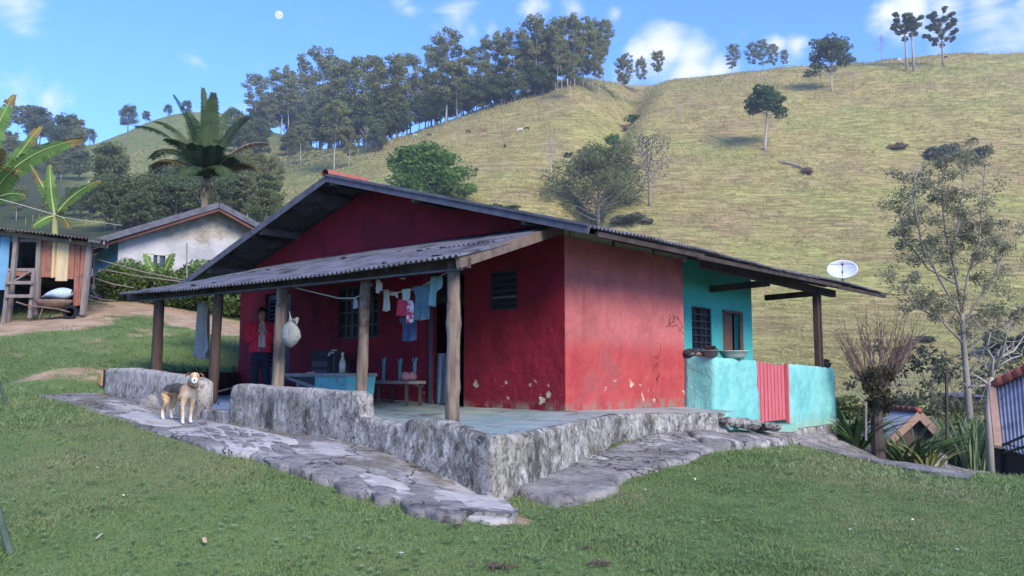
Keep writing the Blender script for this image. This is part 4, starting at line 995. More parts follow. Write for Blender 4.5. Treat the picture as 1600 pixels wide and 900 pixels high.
broad = [make_tree('broadleaf_tree', 12, 200+i, (M_EUCD, M_LEAFO, M_EUCD)[i], M_BARKD, 'x', base=.22, spread=.42, nb=18, cr=.15, leaves=4200, ls=.034, tr=.022, zs=.7, up=.55, sub=3, shell=.55) for i in range(3)]
T_ = 'tree'
GR = 'eucalyptus trees in the grove on the ridge'
UL = {397: 'leftmost airy eucalyptus of the ridge grove, standing apart with sky round its crown', 439: 'second crown from the left end of the ridge grove', 503: 'tall eucalyptus with a long white trunk in the left part of the grove', 561: 'eucalyptus with a flat rounded crown left of the middle of the grove',
      601: 'low broad crown just right of the flat rounded one in the grove', 636: 'thin high crowned eucalyptus left of the tallest mid grove tree', 697: 'tallest eucalyptus halfway along the grove, standing above its neighbours', 737: 'slim eucalyptus right of the tallest mid grove tree',
      772: 'first full crown where the grove starts climbing the brow', 804: 'eucalyptus halfway up the brow in the grove', 836: 'tall eucalyptus at the left shoulder of the crown line on the brow', 887: 'highest eucalyptus crown on top of the brow', 943: 'rightmost large eucalyptus at the end of the ridge grove'}
LG = 'tall eucalyptus with a pale trunk and rounded dark crown in the ridge grove'
for i, (u, vb, vt, w) in enumerate(((397, 205, 121, 1.0), (439, 212, 113, .9), (470, 206, 118, .9), (503, 200, 92, 1.0), (530, 202, 104, .8), (561, 194, 96, 1.0), (601, 192, 100, 1.1), (585, 196, 112, .8), (636, 200, 89, .8),
        (655, 198, 125, .8), (697, 186, 59, .95), (680, 190, 90, .9), (714, 186, 96, .8), (737, 177, 77, .85), (757, 172, 96, .7), (772, 166, 62, .9), (787, 161, 98, .8), (804, 158, 54, .9), (818, 152, 76, .8), (836, 150, 33, .85), (852, 146, 60, .8),
        (868, 141, 40, .8), (887, 137, 29, .9), (898, 139, 62, .8), (911, 136, 36, .8), (926, 138, 50, .8), (943, 140, 35, .75), (828, 148, 70, .9), (860, 144, 88, .9), (918, 138, 92, .9), (800, 156, 100, .9), (765, 168, 116, .9),
        (450, 216, 140, 1.1), (485, 212, 140, 1.1), (520, 208, 138, 1.1), (620, 200, 135, 1.1), (420, 214, 148, 1.0), (575, 204, 146, 1.1), (845, 146, 56, .8), (878, 140, 66, .9))):
    place(eucs[(i*3+(i//4)) % 5], u, vb, vt, wid=w, label=LG, category=None, group=GR) if False else tagit(place(eucs[(i*3+(i//4)) % 5], u, vb, vt+4, wid=w*1.22), UL.get(u, LG), T_, GR)
for i, (u, vb, vt, lab) in enumerate(((872, 147, 62, 'slim eucalyptus with a bare white trunk in front of the ridge grove'), (891, 160, 90, 'young eucalyptus standing lowest in front of the grove on the brow'),
        (936, 155, 84, 'slender eucalyptus at the right front of the ridge grove'), (975, 173, 93, 'lone tall eucalyptus with small crown above the ravine'), (1003, 149, 96, 'left of two airy eucalyptus trees against the white cloud'),
        (1030, 142, 84, 'right of two airy eucalyptus trees against the white cloud'), (669, 200, 118, 'eucalyptus with pale trunk beside the slope fence, left of the tallest tree'), (831, 140, 96, 'thin eucalyptus stem leaning beside the fence on the brow'))):
    tagit(place(eucs[3+i % 2], u, vb, vt, wid=.8 if i else .6), lab, T_)
for i, (u, vt, w) in enumerate(((1145, 77, 1.2), (1176, 74, 1.1), (1193, 68, 1.1), (1208, 76, 1.1), (1226, 84, 1.1))):
    tagit(place(eucs[i % 3], u, 118, vt-3, wid=w, Y=405), ['rounded eucalyptus alone at the left on the far skyline', 'left tree of the close clump on the far skyline', 'tallest tree of the close clump on the far skyline', 'third tree of the close clump on the far skyline', 'low rightmost tree of the far skyline clump'][i], T_)
# trees of the wooded slopes on the left
GL = 'dark trees of the wooded hill at the far left'
R5 = random.Random(5)
for i in range(46):
    u = R5.uniform(-60, 128); vb = R5.uniform(232, 345) if i > 14 else R5.uniform(206, 226)
    if u > 90 and vb < 235: vb += 18
    o = place(eucs[i % 5] if i % 3 else broad[i % 3], u, vb, vb-R5.uniform(32, 50), wid=1.15)
    tagit(o, 'dark tree crown in the closed wood on the far left hill', T_, GL)
for i, (u, vb, vt, lab) in enumerate(((200, 200, 170, 'small round tree alone on the skyline of the left hill'), (228, 190, 176, 'low shrub on the skyline right of the lone round tree'), (262, 182, 166, 'pale scrubby tree on top of the left hill'), (292, 180, 160, 'scrubby tree behind the palm on top of the left hill'),
        (170, 330, 238, 'dark flat-topped tree with layered branches left of the palm'), (140, 226, 205, 'distant tree in the notch between the two left hills'))):
    tagit(place(broad[i % 3], u, vb, vt, wid=1.0 if i != 4 else .8), lab, T_)
GM_ = 'trees in the wooded hollow behind the white house'
for i in range(34):
    u = R5.uniform(130, 425); vb = R5.uniform(300, 372); h_ = R5.uniform(42, 72)
    tagit(place(broad[i % 3] if i % 4 else eucs[i % 5], u, vb, vb-h_, wid=1.15), 'dark bushy tree in the wooded hollow behind the white house', T_, GM_)
for i, (u, vb, vt, k_) in enumerate(((385, 330, 246, 3), (410, 325, 250, 4), (430, 318, 258, 3), (522, 268, 168, 3), (470, 258, 200, 4), (545, 262, 205, 1), (590, 222, 175, 0))):
    tagit(place(eucs[k_], u, vb, vt, wid=1.15), ['pale trunked tree at the left of three right of the palm', 'middle pale trunked tree of three right of the palm', 'rightmost pale trunked tree of three right of the palm', 'tall light green tree on the slope below the grove',
        'greyish tree on the slope left of the tall light green one', 'small tree on the slope just right of the tall light green one', 'leaning small tree at the lower edge of the grove'][i], T_)
R6 = random.Random(8)
for i in range(84):
    u = R6.uniform(350, 600); vb = 235+(600-u)*.03+R6.uniform(-18, 8)
    if i >= 20: u = R6.uniform(365, 800) if i < 46 else R6.uniform(470, 905); vb = float(np.interp(u, [360, 520, 640, 760, 900], [204, 204, 202, 170, 134]))+R6.uniform(-4, 3)
    tagit(place(broad[i % 3], u, vb, vb-R6.uniform(28, 44), wid=1.1), 'low dark tree under the eucalyptus grove on the left slope' if i < 20 else 'low dark tree filling the gaps between trunks of the ridge grove', T_, 'undergrowth trees below the grove' if i < 20 else 'low trees between the trunks of the grove')
# right hand slope trees
tagit(place(make_tree('broadleaf_tree', 8, 301, M_EUCD, M_BARKP, 'x', base=.30, spread=.5, nb=16, cr=.15, leaves=5200, ls=.034, tr=.022, zs=.6, up=.75), 1300, 144, 75), 'dense dark tree on the cattle track near the skyline', T_)
tagit(place(make_tree('broadleaf_tree', 8, 302, leafmat('mid_green_leaves', (.05, .10, .03), (.085, .14, .045)), M_BARKP, 'x', base=.58, spread=.34, nb=14, cr=.14, leaves=4200, ls=.034, tr=.026, zs=.5, up=.6, lean=.10), 1195, 236, 149, wid=1.1), 'leaning green tree with a bare pale trunk on mid slope', T_)
tagit(place(make_tree('feathery_tree', 8, 303, leafmat('feathery_leaves', (.12, .155, .055), (.17, .20, .075), (.23, .25, .11)), M_BARKP, 'x', base=.06, spread=.50, nb=46, cr=.14, leaves=22000, ls=.017, tr=.02, zs=.75, up=.55, sub=4, profile_=lambda f: 1.15-.55*f*f), 936, 352, 250, wid=1.28), 'broad feathery olive green tree behind the roof', T_)
tagit(place(make_tree('round_tree', 6, 304, M_LEAFB, M_BARKD, 'x', base=.06, profile_=lambda f: 1.1-.5*f*f, spread=.50, nb=34, cr=.17, leaves=15000, ls=.028, tr=.03, zs=.8, up=.5, sub=3, shell=.75, elong=2.4), 668, 322, 250, wid=1.7), 'rounded bright green tree rising behind the roof ridge', T_)
grey = make_tree('leafless_tree', 8, 305, M_LEAFG, M_TWIG, 'x', base=.2, spread=.42, nb=20, cr=.12, leaves=900, ls=.02, tr=.022, sub=6, up=.7)
tagit(place(grey, 1015, 322, 220, wid=.95), 'grey nearly leafless tree right of the feathery tree', T_)
bare = make_tree('bare_tree', 7, 306, None, M_BARKP, 'x', base=.3, spread=.34, nb=14, leaves=0, tr=.022, sub=5, up=1.0)
tagit(place(bare, 861, 273, 218), 'bare white tree on the slope above the roof', T_)
tagit(place(bare, 1378, 92, 56), 'small bare tree on the skyline left of the araucarias', T_)
tagit(place(bare, 1060, 195, 168, wid=.8), 'small dead snag beside the ravine', T_)
tagit(place(bare, 1337, 138, 112, wid=.6), 'little bare sapling on the cattle track', T_)
tagit(place(bare, 572, 238, 200, wid=1.1), 'bare pale tree below the grove on the left slope', T_)
# araucarias: tall bare stems with tufted parasol crowns
def araucaria(Ht, seed, base, nb, sp, label):
    rs = np.random.default_rng(seed); tb = MB(); C_ = []
    tb.tube([(0, 0, -.5), (.1, 0, Ht*.4), (0, .1, Ht*.7), (0, 0, Ht*.96)], [Ht*.024, Ht*.018, Ht*.014, Ht*.007], 8)
    for k_ in range(nb):
        f = k_/nb; hz = Ht*(base+(.95-base)*f); a = k_*2.4
        p, d, r = limb(tb, (0, 0, hz), (math.cos(a), math.sin(a), .35), Ht*sp*rs.uniform(.7, 1.1)*(1-.25*f), Ht*.006, rs, .2, 4, 4, grav=.12)
        C_.append(clump(p[-1], Ht*.058, 190, rs, .2, .7)); C_.append(clump(p[-2], Ht*.035, 60, rs, .3, .8))
    C_ = np.concatenate(C_); r = root('araucaria_tree', (0, 0, 0), label, T_)
    mk('trunk', tb, M_BARKP, r, smooth=True, fixn=False); mk('crown', cards(C_, Ht*.019*rs.uniform(.6, 1.3, len(C_)), 0, rs), M_EUCD, r, fixn=False); r['_h'] = Ht; return r
la = 'left bare-stemmed araucaria of the pair on the skyline'; place(araucaria(20, 1, .62, 15, .24, la), 1417, 112, 25, label=la)
la = 'right bare-stemmed araucaria of the pair on the skyline'; place(araucaria(20, 2, .60, 15, .22, la), 1428, 111, 27, label=la)
la = 'bushy araucaria with low branches right of the skyline pair'; place(araucaria(18, 3, .35, 34, .34, la), 1474, 104, 26, label=la)
# shrubs
def bush(name, r0, seed, lm, label, n=1600, ls=.05, zs=.75, stems=True, cat='bush'):
    rs = np.random.default_rng(seed); C_ = []
    tb = MB()
    for k_ in range(14):
        a = rs.uniform(0, 6.28); q = rs.uniform(.1, .75)*r0; h_ = rs.uniform(.3, 1.15)*r0*(1-.4*q/r0); c = (q*math.cos(a), q*math.sin(a), h_)
        C_.append(clump(c, r0*rs.uniform(.25, .45), n//14, rs, .4, zs)); tb.tube([(q*.2*math.cos(a), q*.2*math.sin(a), -.05*r0), (q*.6*math.cos(a), q*.6*math.sin(a), h_*.5), c], [r0*.03, r0*.02, r0*.008], 5)
    C_ = np.concatenate(C_); C_ = C_[C_[:, 2] > 0]; r = root(name, (0, 0, 0), label, cat); r['_h'] = 1.5*r0
    mk('foliage', cards(C_, ls*r0*rs.uniform(.6, 1.4, len(C_)), 0, rs), lm, r, fixn=False); mk('stem', tb, M_BARKD, r, fixn=False); return r
bl = [bush('shrub', 1.0, 400+i, m_, 'x', ls=.11) for i, m_ in enumerate((M_EUCD, M_LEAFO, M_LEAFG, M_LEAFB, M_DRYLEAF))]
for i, (u, vb, vt, k_, w, lab) in enumerate(((958, 230, 205, 3, 1.2, 'bright green shrub in the ravine'), (990, 192, 176, 3, 1.5, 'small green shrub high in the ravine'), (978, 205, 195, 4, 1.0, 'reddish shrub in the ravine between two green ones'),
        (888, 246, 236, 0, 1.3, 'tiny dark shrub on the slope above the feathery tree'), (1405, 234, 222, 4, 2.2, 'dry thicket left of the eucalyptus crown on the slope'),
        (1262, 274, 260, 4, 1.4, 'brown dead shrub at the end of the fallen tree'), (1475, 250, 215, 2, 1.4, 'greyish bushy clump behind the eucalyptus crown'), (1535, 248, 222, 2, 1.2, 'small grey green clump right of the eucalyptus top on the slope'), (905, 240, 232, 1, 1.0, 'olive tuft shrub left of the grey tree'),
        (785, 335, 318, 0, 3, 'dark low thicket just above the roof line'), (985, 352, 326, 2, 2.2, 'grey twiggy thicket behind the roof right of the feathery tree'), (1580, 560, 505, 0, 1.4, 'dark green bush at the right foot of the pasture'), (1445, 535, 520, 2, 2, 'low olive scrub on the lower pasture'),
        (1550, 640, 596, 1, 1.6, 'olive shrub behind the sheet metal shed'), (1425, 655, 612, 1, 2.0, 'olive thicket behind the little orange hut'), (1500, 690, 622, 3, 1.1, 'light green leafy shrub right of the orange hut'), (1325, 655, 610, 1, 1.3, 'pale shrub right of the turquoise parapet'))):
    tagit(place(bl[k_], u, vb, vt, wid=w), lab, 'bush')
# fallen tree
fp = ghit(1215, 254, lo=30); fq = ghit(1262, 268, lo=30)
mb = MB(); rs = np.random.default_rng(5)
mb.tube([fp+Vector((0, 0, .4)), fp.lerp(fq, .5)+Vector((0, 0, .8)), fq+Vector((0, 0, .5))], [.15, .35, .45], 7)
for i in range(12):
    t = rs.random(); limb(mb, fp.lerp(fq, t)+Vector((0, 0, .5)), rs.normal(size=3)+np.array([0, 0, .8]), 2.2, .10, rs, .3, 3, 4)
thing1('fallen_tree', mb, M_TWIG, 'fallen grey tree lying across the right slope', 'dead tree')
# pasture fences
def fence(pxs, n, hpost, label, lo=30, wires=2, r=.07):
    P_ = resample([ghit(*p, lo=lo) for p in pxs], n); o = Vector(P_[0]); fr_ = root('pasture_fence', o, label, 'fence')
    for i, p in enumerate(P_):
        z = gz(p[0], p[1]); mb = MB().tube([(p[0], p[1], z-.2), (p[0]+random.uniform(-.1, .1), p[1], z+hpost*random.uniform(.85, 1.1))], r, 5)
        mk('post', mb, M_TWIG, fr_)
    for w in range(wires):
        mk('wire', MB().tube([(p[0], p[1], gz(p[0], p[1])+hpost*(.45+.4*w)) for p in P_], .012, 3), M_FASC, fr_)
    return fr_
fence([(560, 252), (600, 237), (640, 222), (680, 206), (720, 190), (760, 174), (800, 160), (832, 148)], 60, 1.7, 'wire fence with close posts climbing the edge of the grove', r=.10)
fence([(1395, 607), (1430, 602), (1470, 597), (1540, 590), (1590, 585)], 14, 2.0, 'wire fence along the foot of the right hand pasture', r=.09)
fence([(1510, 87), (1560, 86), (1600, 86), (1640, 87)], 12, 2.2, 'fence posts along the skyline right of the araucarias', lo=300, r=.1)
fence([(40, 352), (80, 342), (120, 334), (150, 330)], 12, 1.6, 'fence posts on the green slope behind the banana plants', r=.07)
# ---------------------------------------------------------------- cows
def skin(name, nodes, edges, mat_, parent=None, rootn=0, lvl=2, smooth=True, offset=None, **kw):
    me = bpy.data.meshes.new(name); o = Vector(offset or (0, 0, 0))
    me.from_pydata([tuple(Vector(p)-o) for p, r in nodes], edges, []); ob = bpy.data.objects.new(name, me); COL.objects.link(ob)
    if parent: ob.parent = parent
    m_ = ob.modifiers.new('skin', 'SKIN'); m_.use_smooth_shade = True; s = ob.modifiers.new('sub', 'SUBSURF'); s.levels = lvl; s.render_levels = lvl
    d = me.skin_vertices[0].data if me.skin_vertices else None
    if d is None:
        import bmesh
        bm = bmesh.new(); bm.from_mesh(me); bm.verts.layers.skin.verify(); bm.to_mesh(me); bm.free(); d = me.skin_vertices[0].data
    for i, (p, r) in enumerate(nodes):
        d[i].radius = (r, r) if isinstance(r, (int, float)) else r; d[i].use_root = (i == rootn)
    me.materials.append(mat_); tagit(ob, **kw); return ob
def chain(ns, es, pts, start=None):
    prev = start
    for p, r in pts:
        ns.append((p, r)); i = len(ns)-1
        if prev is not None: es.append((prev, i))
        prev = i
    return prev
def cow(label, colr, u, v, ang, graze=True, seed=0):
    p = ghit(u, v, lo=100); ns, es = [], []
    r = root('cow', p, label, 'cow', None)
    a = chain(ns, es, [((0, 0, 1.05), (.30, .34)), ((.45, 0, 1.05), (.30, .36)), ((.75, 0, 1.05), (.22, .30)), ((1.0, 0, 1.0 if graze else 1.25), .16)])
    chain(ns, es, [((1.15, 0, .55 if graze else 1.35), .13), ((1.25, 0, .25 if graze else 1.25), .09)], a)
    b = chain(ns, es, [((-.45, 0, 1.08), (.30, .34)), ((-.78, 0, 1.12), (.22, .24))], 0)
    chain(ns, es, [((-.9, 0, .95), .04), ((-.92, 0, .5), .03)], b)
    for s in (-.2, .2):
        chain(ns, es, [((.68, s, .65), .11), ((.70, s, .35), .07), ((.68, s, .02), .06)], 2); chain(ns, es, [((-.72, s, .72), .14), ((-.80, s, .42), .07), ((-.74, s, .02), .06)], b)
    o = skin('body', ns, es, mat('cowhide_'+str(colr), [colr, tuple(x*1.3 for x in colr)], 1.5), r, lvl=1); r.rotation_euler[2] = ang; return r
for i, (u, v, c, a, g, lab) in enumerate(((731, 209, (.03, .022, .02), 0, 1, 'black cow grazing left of the middle of the slope'), (756, 207, (.20, .09, .05), .5, 1, 'brown calf lying right of the black cow'), (813, 206, (.6, .58, .54), 3, 1, 'white cow grazing beside a dark one below the grove'),
        (823, 204, (.03, .02, .02), .3, 0, 'dark cow beside the white one below the grove'), (641, 213, (.07, .03, .025), 0, 1, 'dark brown cow by the fence line, leftmost on the slope'), (649, 215, (.55, .5, .45), 2.8, 1, 'pale calf beside the dark brown cow by the fence'), (670, 214, (.03, .022, .02), .1, 1, 'black cow just right of the fence line'),
        (789, 232, (.03, .025, .02), 1.4, 0, 'dark animal alone lower on the middle slope'), (1405, 96, (.65, .63, .58), .2, 1, 'white cow on the skyline left of the araucarias'), (1478, 92, (.04, .03, .03), 1.8, 0, 'dark cow on the skyline right of the bushy araucaria'))):
    cow(lab, c, u, v, a, g, i)
# ---------------------------------------------------------------- moon
mo = dirv(436, 23)*9000; mb = MB(); mr_ = 9000*5.6/1300
mb.lathe([(mr_*math.sin(math.pi*i/16)+.01, -mr_*math.cos(math.pi*i/16)) for i in range(17)], (0, 0, 0), 32)
mm = NT('moon_rock', 1, 0); e = mm.n.new('ShaderNodeEmission'); mm.S(mm.mix(mm.rng(mm.noise(.025, 4, .6, mm.tc.outputs['Object']), .4, .6), (.62, .76, .95), (.95, .97, 1)), e.inputs[0]); e.inputs[1].default_value = .40; mm.l.new(e.outputs[0], mm.n['Material Output'].inputs[0])
moon = thing1('moon', mb, mm.m, 'pale daytime moon high in the blue sky', 'moon', origin=(0, 0, 0), smooth=True); moon.location = mo
# ---------------------------------------------------------------- palm behind the white house
def frond(tip, L_, p0, d0, seed, droop=.5, mat_=None, parent=None, lw=.055, ll=.62, n=34):
    rs = np.random.default_rng(seed); pts = [np.array(p0, float)]; d = np.array(d0, float); d /= np.linalg.norm(d); N_ = 14
    side = np.cross(d, [0, 0, 1.]); side /= np.linalg.norm(side)+1e-9
    for i in range(N_):
        d = d+np.array([0, 0, -droop*(i/N_)*.22]); d /= np.linalg.norm(d); pts.append(pts[-1]+d*L_/N_)
    P_ = np.array(pts); mb = MB(); mb.tube([tuple(q) for q in pts], [.05*(1-.85*i/N_) for i in range(N_+1)], 5)
    for k_ in range(n):
        t = .16+.84*k_/n; i = t*N_; i0 = min(int(i), N_-1); p = P_[i0]+(P_[i0+1]-P_[i0])*(i-i0); dd = P_[i0+1]-P_[i0]; dd /= np.linalg.norm(dd)
        nrm = np.cross(side, dd)
        for s in (-1, 1):
            l_ = ll*math.sin(math.pi*min(1, .18+.78*t))**.7*rs.uniform(.85, 1.1); e_ = side*s*.75+dd*.65+nrm*.35; e_ /= np.linalg.norm(e_); e_[2] -= .5; w = np.cross(e_, nrm); w /= np.linalg.norm(w); w *= lw/2
            q1 = p+e_*l_*.5; q2 = p+e_*l_+np.array([0, 0, -.18*l_]); mb.add([tuple(p-w*.5), tuple(p+w*.5), tuple(q1+w), tuple(q2), tuple(q1-w)], [(0, 1, 2, 3, 4)])
    return mk('frond', mb, mat_, parent, fixn=False)
M_PALM = leafmat('palm_leaf', (.045, .085, .04), (.08, .125, .055), (.13, .18, .085), sc=2)
M_PALMY = leafmat('yellowing_palm_leaf', (.14, .15, .05), (.22, .18, .07), (.12, .12, .07), sc=2)
pc = at(322, 283, 36); pg = gz(pc.x, pc.y); palm = root('palm_tree', (pc.x, pc.y, pg), 'palm tree with upswept dark fronds behind the white house gable', 'palm')
mb = MB(); mb.tube([(pc.x, pc.y, pg-.1), (pc.x+.1, pc.y, pg+1.5), (pc.x-.05, pc.y, pc.z-.5), (pc.x, pc.y, pc.z+.2)], [.22, .17, .16, .20], 10); mk('trunk', mb, mat('palm_trunk', [(.28, .19, .11), (.45, .34, .2)], 4, bump=.02), palm, smooth=True)
for i in range(9):
    a = i*.7; mk('frond_stub', MB().tube([(pc.x+.1*math.cos(a), pc.y+.1*math.sin(a), pc.z-.75), (pc.x+.22*math.cos(a), pc.y+.22*math.sin(a), pc.z-.25), (pc.x+.5*math.cos(a), pc.y+.5*math.sin(a), pc.z-.6)], [.08, .06, .03], 5), MATS['palm_trunk'], palm)
for i, (u, v, dy, dr, m_) in enumerate(((238, 178, -.3, 1.3, 0), (248, 228, .6, 1.6, 1), (262, 172, .9, 1.1, 0), (284, 158, -.6, .7, 0), (300, 172, 1.2, .5, 0), (318, 148, .1, .25, 0), (333, 156, -.9, .4, 0), (352, 172, 1.0, .8, 0), (376, 178, -.2, 1.1, 0), (398, 205, .6, 1.4, 2), (408, 232, -.5, 1.9, 1), (340, 205, -1.9, 1.2, 0),
                                        (305, 205, -2.0, 1.2, 0), (275, 205, -1.4, 1.4, 0), (380, 215, -1.6, 1.6, 0), (322, 178, 1.9, 1.0, 0), (250, 200, 1.6, 1.6, 0), (290, 240, -2.1, 2.2, 0), (360, 235, -1.9, 2.2, 0))):
    tg = at(322+(u-322)*.88, v-5*dr, 36+dy); d = tg-Vector((pc.x, pc.y, pc.z)); frond(tg, d.length*1.08, (pc.x, pc.y, pc.z), d, 500+i, .25+dr*.45, (M_PALM, M_PALMY, mat('dry_frond', [(.22, .17, .14), (.32, .26, .21)], 3))[m_], palm, n=54, ll=.78, lw=.058 if dr > .55 else .11)
# ---------------------------------------------------------------- banana plants
M_BAN = leafmat('banana_leaf', (.08, .16, .035), (.13, .25, .06), (.20, .33, .09), trans=.4, sc=1.5)
M_BANB = leafmat('withered_banana_leaf', (.15, .10, .04), (.24, .17, .06), (.32, .24, .08), trans=.2, sc=2)
def ban_leaf(p0, pm, p1, w, parent, dry=.8, seed=0, tear=.5):
    rs = random.Random(seed); p0, pm, p1 = map(Vector, (p0, pm, p1)); N_ = 26
    pt = lambda t: p0*(1-t)**2+pm*2*t*(1-t)+p1*t*t
    view = Vector((pm.x, pm.y, pm.z-EZ)).normalized()
    g, b_, rib = MB(), MB(), MB(); rib.tube([pt(i/12) for i in range(13)], [.035*(1-.8*i/12) for i in range(13)], 6)
    for i in range(N_):
        t0, t1 = .12+.88*i/N_, .12+.88*(i+1)/N_; a, c = pt(t0), pt(t1); d = (c-a).normalized(); sd_ = d.cross(view).normalized()
        for s in (-1, 1):
            ww0 = w*math.sin(math.pi*min(1, (t0*.92+.06)))**.55; ww1 = w*math.sin(math.pi*min(1, (t1*.92+.06)))**.55
            dn = Vector((0, 0, -1))*(.22+.12*rs.random()); tr_ = rs.random() < tear; gap = (c-a)*(.22 if tr_ else 0)
            sag = Vector((rs.uniform(-.03, .03), rs.uniform(-.03, .03), -rs.uniform(0, .05) if tr_ else 0))
            q = [a, c, c+sd_*s*ww1*.55+dn*ww1*.3-gap*.5+d*.03, c+sd_*s*ww1+dn*ww1-gap+d*.06+sag, a+sd_*s*ww0+dn*ww0+d*.06+sag, a+sd_*s*ww0*.55+dn*ww0*.3+d*.03]
            (b_ if t0 > dry+rs.uniform(-.05, .05) else g).add(q, [(0, 1, 2, 5), (5, 2, 3, 4)])
    lf = mk('leaf', g, M_BAN, parent, fixn=False); mk('midrib', rib, mat('banana_rib', (.35, .42, .16)), lf)
    if b_.n: mk('withered_tip', b_, M_BANB, lf, fixn=False)
def banana(label, u, v, Y, leaves, vbase):
    c = at(u, v, Y); g_ = gz(c.x, c.y); r = root('banana_plant', (c.x, c.y, g_), label, 'banana plant')
    mk('stem', MB().tube([(c.x, c.y, g_-.1), (c.x+.05, c.y, (g_+c.z)/2), (c.x, c.y, c.z)], [.13, .11, .07], 10), mat('banana_stem', [(.2, .25, .09), (.3, .24, .12)], 3, stretch=(3, 3, .5)), r, smooth=True)
    for i, (um, vm, u1, v1, dy, w, dry, tear) in enumerate(leaves): ban_leaf(c, at(um, vm, Y+dy*.5), at(u1, v1, Y+dy), w, r, dry, i+int(u), tear)
banana('large banana plant at the left edge with torn yellowing leaf tips', -22, 320, 24, [(20, 235, 128, 218, -.6, .24, .86, .3), (0, 280, 62, 198, .5, .22, .86, .2), (-30, 230, 22, 148, .2, .26, .9, .2), (10, 295, 40, 306, -1, .2, .9, .2), (-60, 250, -70, 190, .5, .25, .9, .3), (20, 255, 28, 268, -1.2, .24, .6, .8), (-10, 240, 5, 232, -1.5, .22, .3, .8)], 0)
banana('small banana plant with drooping leaves above the shed roof', 86, 338, 25, [(78, 300, 78, 258, .3, .16, .93, .1), (110, 300, 156, 282, -.3, .14, .85, .9), (75, 300, 46, 256, .6, .12, .6, .9), (70, 338, 52, 354, -.6, .14, .95, .2), (100, 335, 108, 356, .4, .1, .4, .6), (95, 330, 100, 330, -.6, .1, .5, .5)], 0)
# ---------------------------------------------------------------- white and blue house on the left
PL = at(181, 470, 28.); D1 = Vector((4.29, 3.0, 0)); Ln = D1.length; D1n = D1/Ln; D2n = Vector((-3.0, 4.29, 0)).normalized()
gL = gz(PL.x, PL.y)-.3
def wt(u, v, back=0):   # point on the gable wall plane: distance along, height
    kx, kz = ray(u, v); px, py = PL.x+D2n.x*back, PL.y+D2n.y*back; t = (kx*py-px)/(D1n.x-kx*D1n.y); return t, EZ+kz*(py+D1n.y*t)
ta, zapex = wt(335, 322); tl, zl = wt(176, 369); tw = 2*ta+.3
wh = root('white_house', (PL.x, PL.y, gL), 'neighbouring house with a patchy white gable and blue side wall', 'house')
Wp = lambda t, d, z: Vector((PL.x, PL.y, 0))+D1n*t+D2n*d+Vector((0, 0, z))
sl_ = (zapex-zl)/(ta-tl); zw = lambda t: zapex-abs(t-ta)*sl_
wx0, wz1 = wt(226, 396); wx1, wz0 = wt(270, 426)
M_WW = NT('patchy_whitewash', .9, .2); c_ = M_WW.mix(M_WW.rng(M_WW.noise(1.2, 7), .35, .65), (.31, .31, .32), (.43, .42, .43)); zz_ = M_WW.math('ADD', M_WW.sep()[2], M_WW.math('MULTIPLY', M_WW.math('SUBTRACT', M_WW.noise(1.1, 7), .5), 1.6))
c_ = M_WW.mix(M_WW.rng(zz_, zapex-1.35, zapex-1.15), c_, M_WW.mix(M_WW.rng(M_WW.noise(3, 6), .4, .6), (.24, .22, .19), (.36, .33, .28))); M_WW.done(c_, M_WW.bump(M_WW.noise(6, 6), .03))
mk('gable_wall', wallmesh(lambda t, d, z: Wp(t, d, z), 0, tw, gL, zl-.25, [(wx0, wx1, wz0, wz1)], .15, [(0, zw(0)-.08), (ta, zapex-.08), (tw, zw(tw)-.08)]), M_WW.m, wh)
mk('side_wall', wallmesh(lambda d, t, z: Wp(t, d, z), .16, 6.0, gL-.3, zw(0)-.15, [], .15), mat('blue_render', [(.035, .17, .42), (.06, .25, .52)], 1.5, bump=.01), wh, label='bright blue side wall')
f_ = MB().beam(Wp(wx0-.05, -.02, wz1), Wp(wx1+.05, -.02, wz1), .06, .06).beam(Wp(wx0, -.02, wz0), Wp(wx0, -.02, wz1), .06, .06, up=(1, 0, 0)).beam(Wp(wx1, -.02, wz0), Wp(wx1, -.02, wz1), .06, .06, up=(1, 0, 0)).beam(Wp((wx0+wx1)/2, .03, wz0), Wp((wx0+wx1)/2, .03, wz1), .12, .05, up=(1, 0, 0)).beam(Wp(wx0, -.02, wz0), Wp(wx1, -.02, wz0), .06, .06)
wf = mk('window', f_, M_WHITEB, wh); mk('pane', MB().prism([Wp(wx0, .06, wz0), Wp(wx1, .06, wz0), Wp(wx1, .06, wz1), Wp(wx0, .06, wz1)], D2n*.01), M_GLASS, wf)
for s in (0, 1):
    x0 = wx0 if s == 0 else wx1-.28; mk('shutter', MB().prism([Wp(x0, -.05, wz0), Wp(x0+.28, -.05, wz0), Wp(x0+.28, -.05, wz1), Wp(x0, -.05, wz1)], D2n*.03), M_WHITEB, wf)
te, ze = ta-(ta-tl)-1.0, zw(tl-1.0)
for s, t1 in ((0, tl-1.05), (1, tw+.8)):
    for k_ in range(8):
        f2 = lambda w, t, t1=t1: Wp(ta+(t1-ta)*t, w, zw(ta+(t1-ta)*t)+.03)
        mk('roof_sheet', sheet(f2, -.6+k_*.88, -.6+(k_+1)*.88+.04, 2), M_ROOF, wh, smooth=True)
    mk('fascia', MB().beam(Wp(ta, -.62, zapex-.06), Wp(t1, -.62, zw(t1)-.06), .04, .20), M_FASC, wh)
    mk('batten', MB().beam(Wp(ta, -.60, zapex-.24), Wp(t1*.98, -.45, zw(t1)-.24), .05, .08), mat('red_batten', [(.10, .035, .03), (.15, .06, .05)], 4), wh)
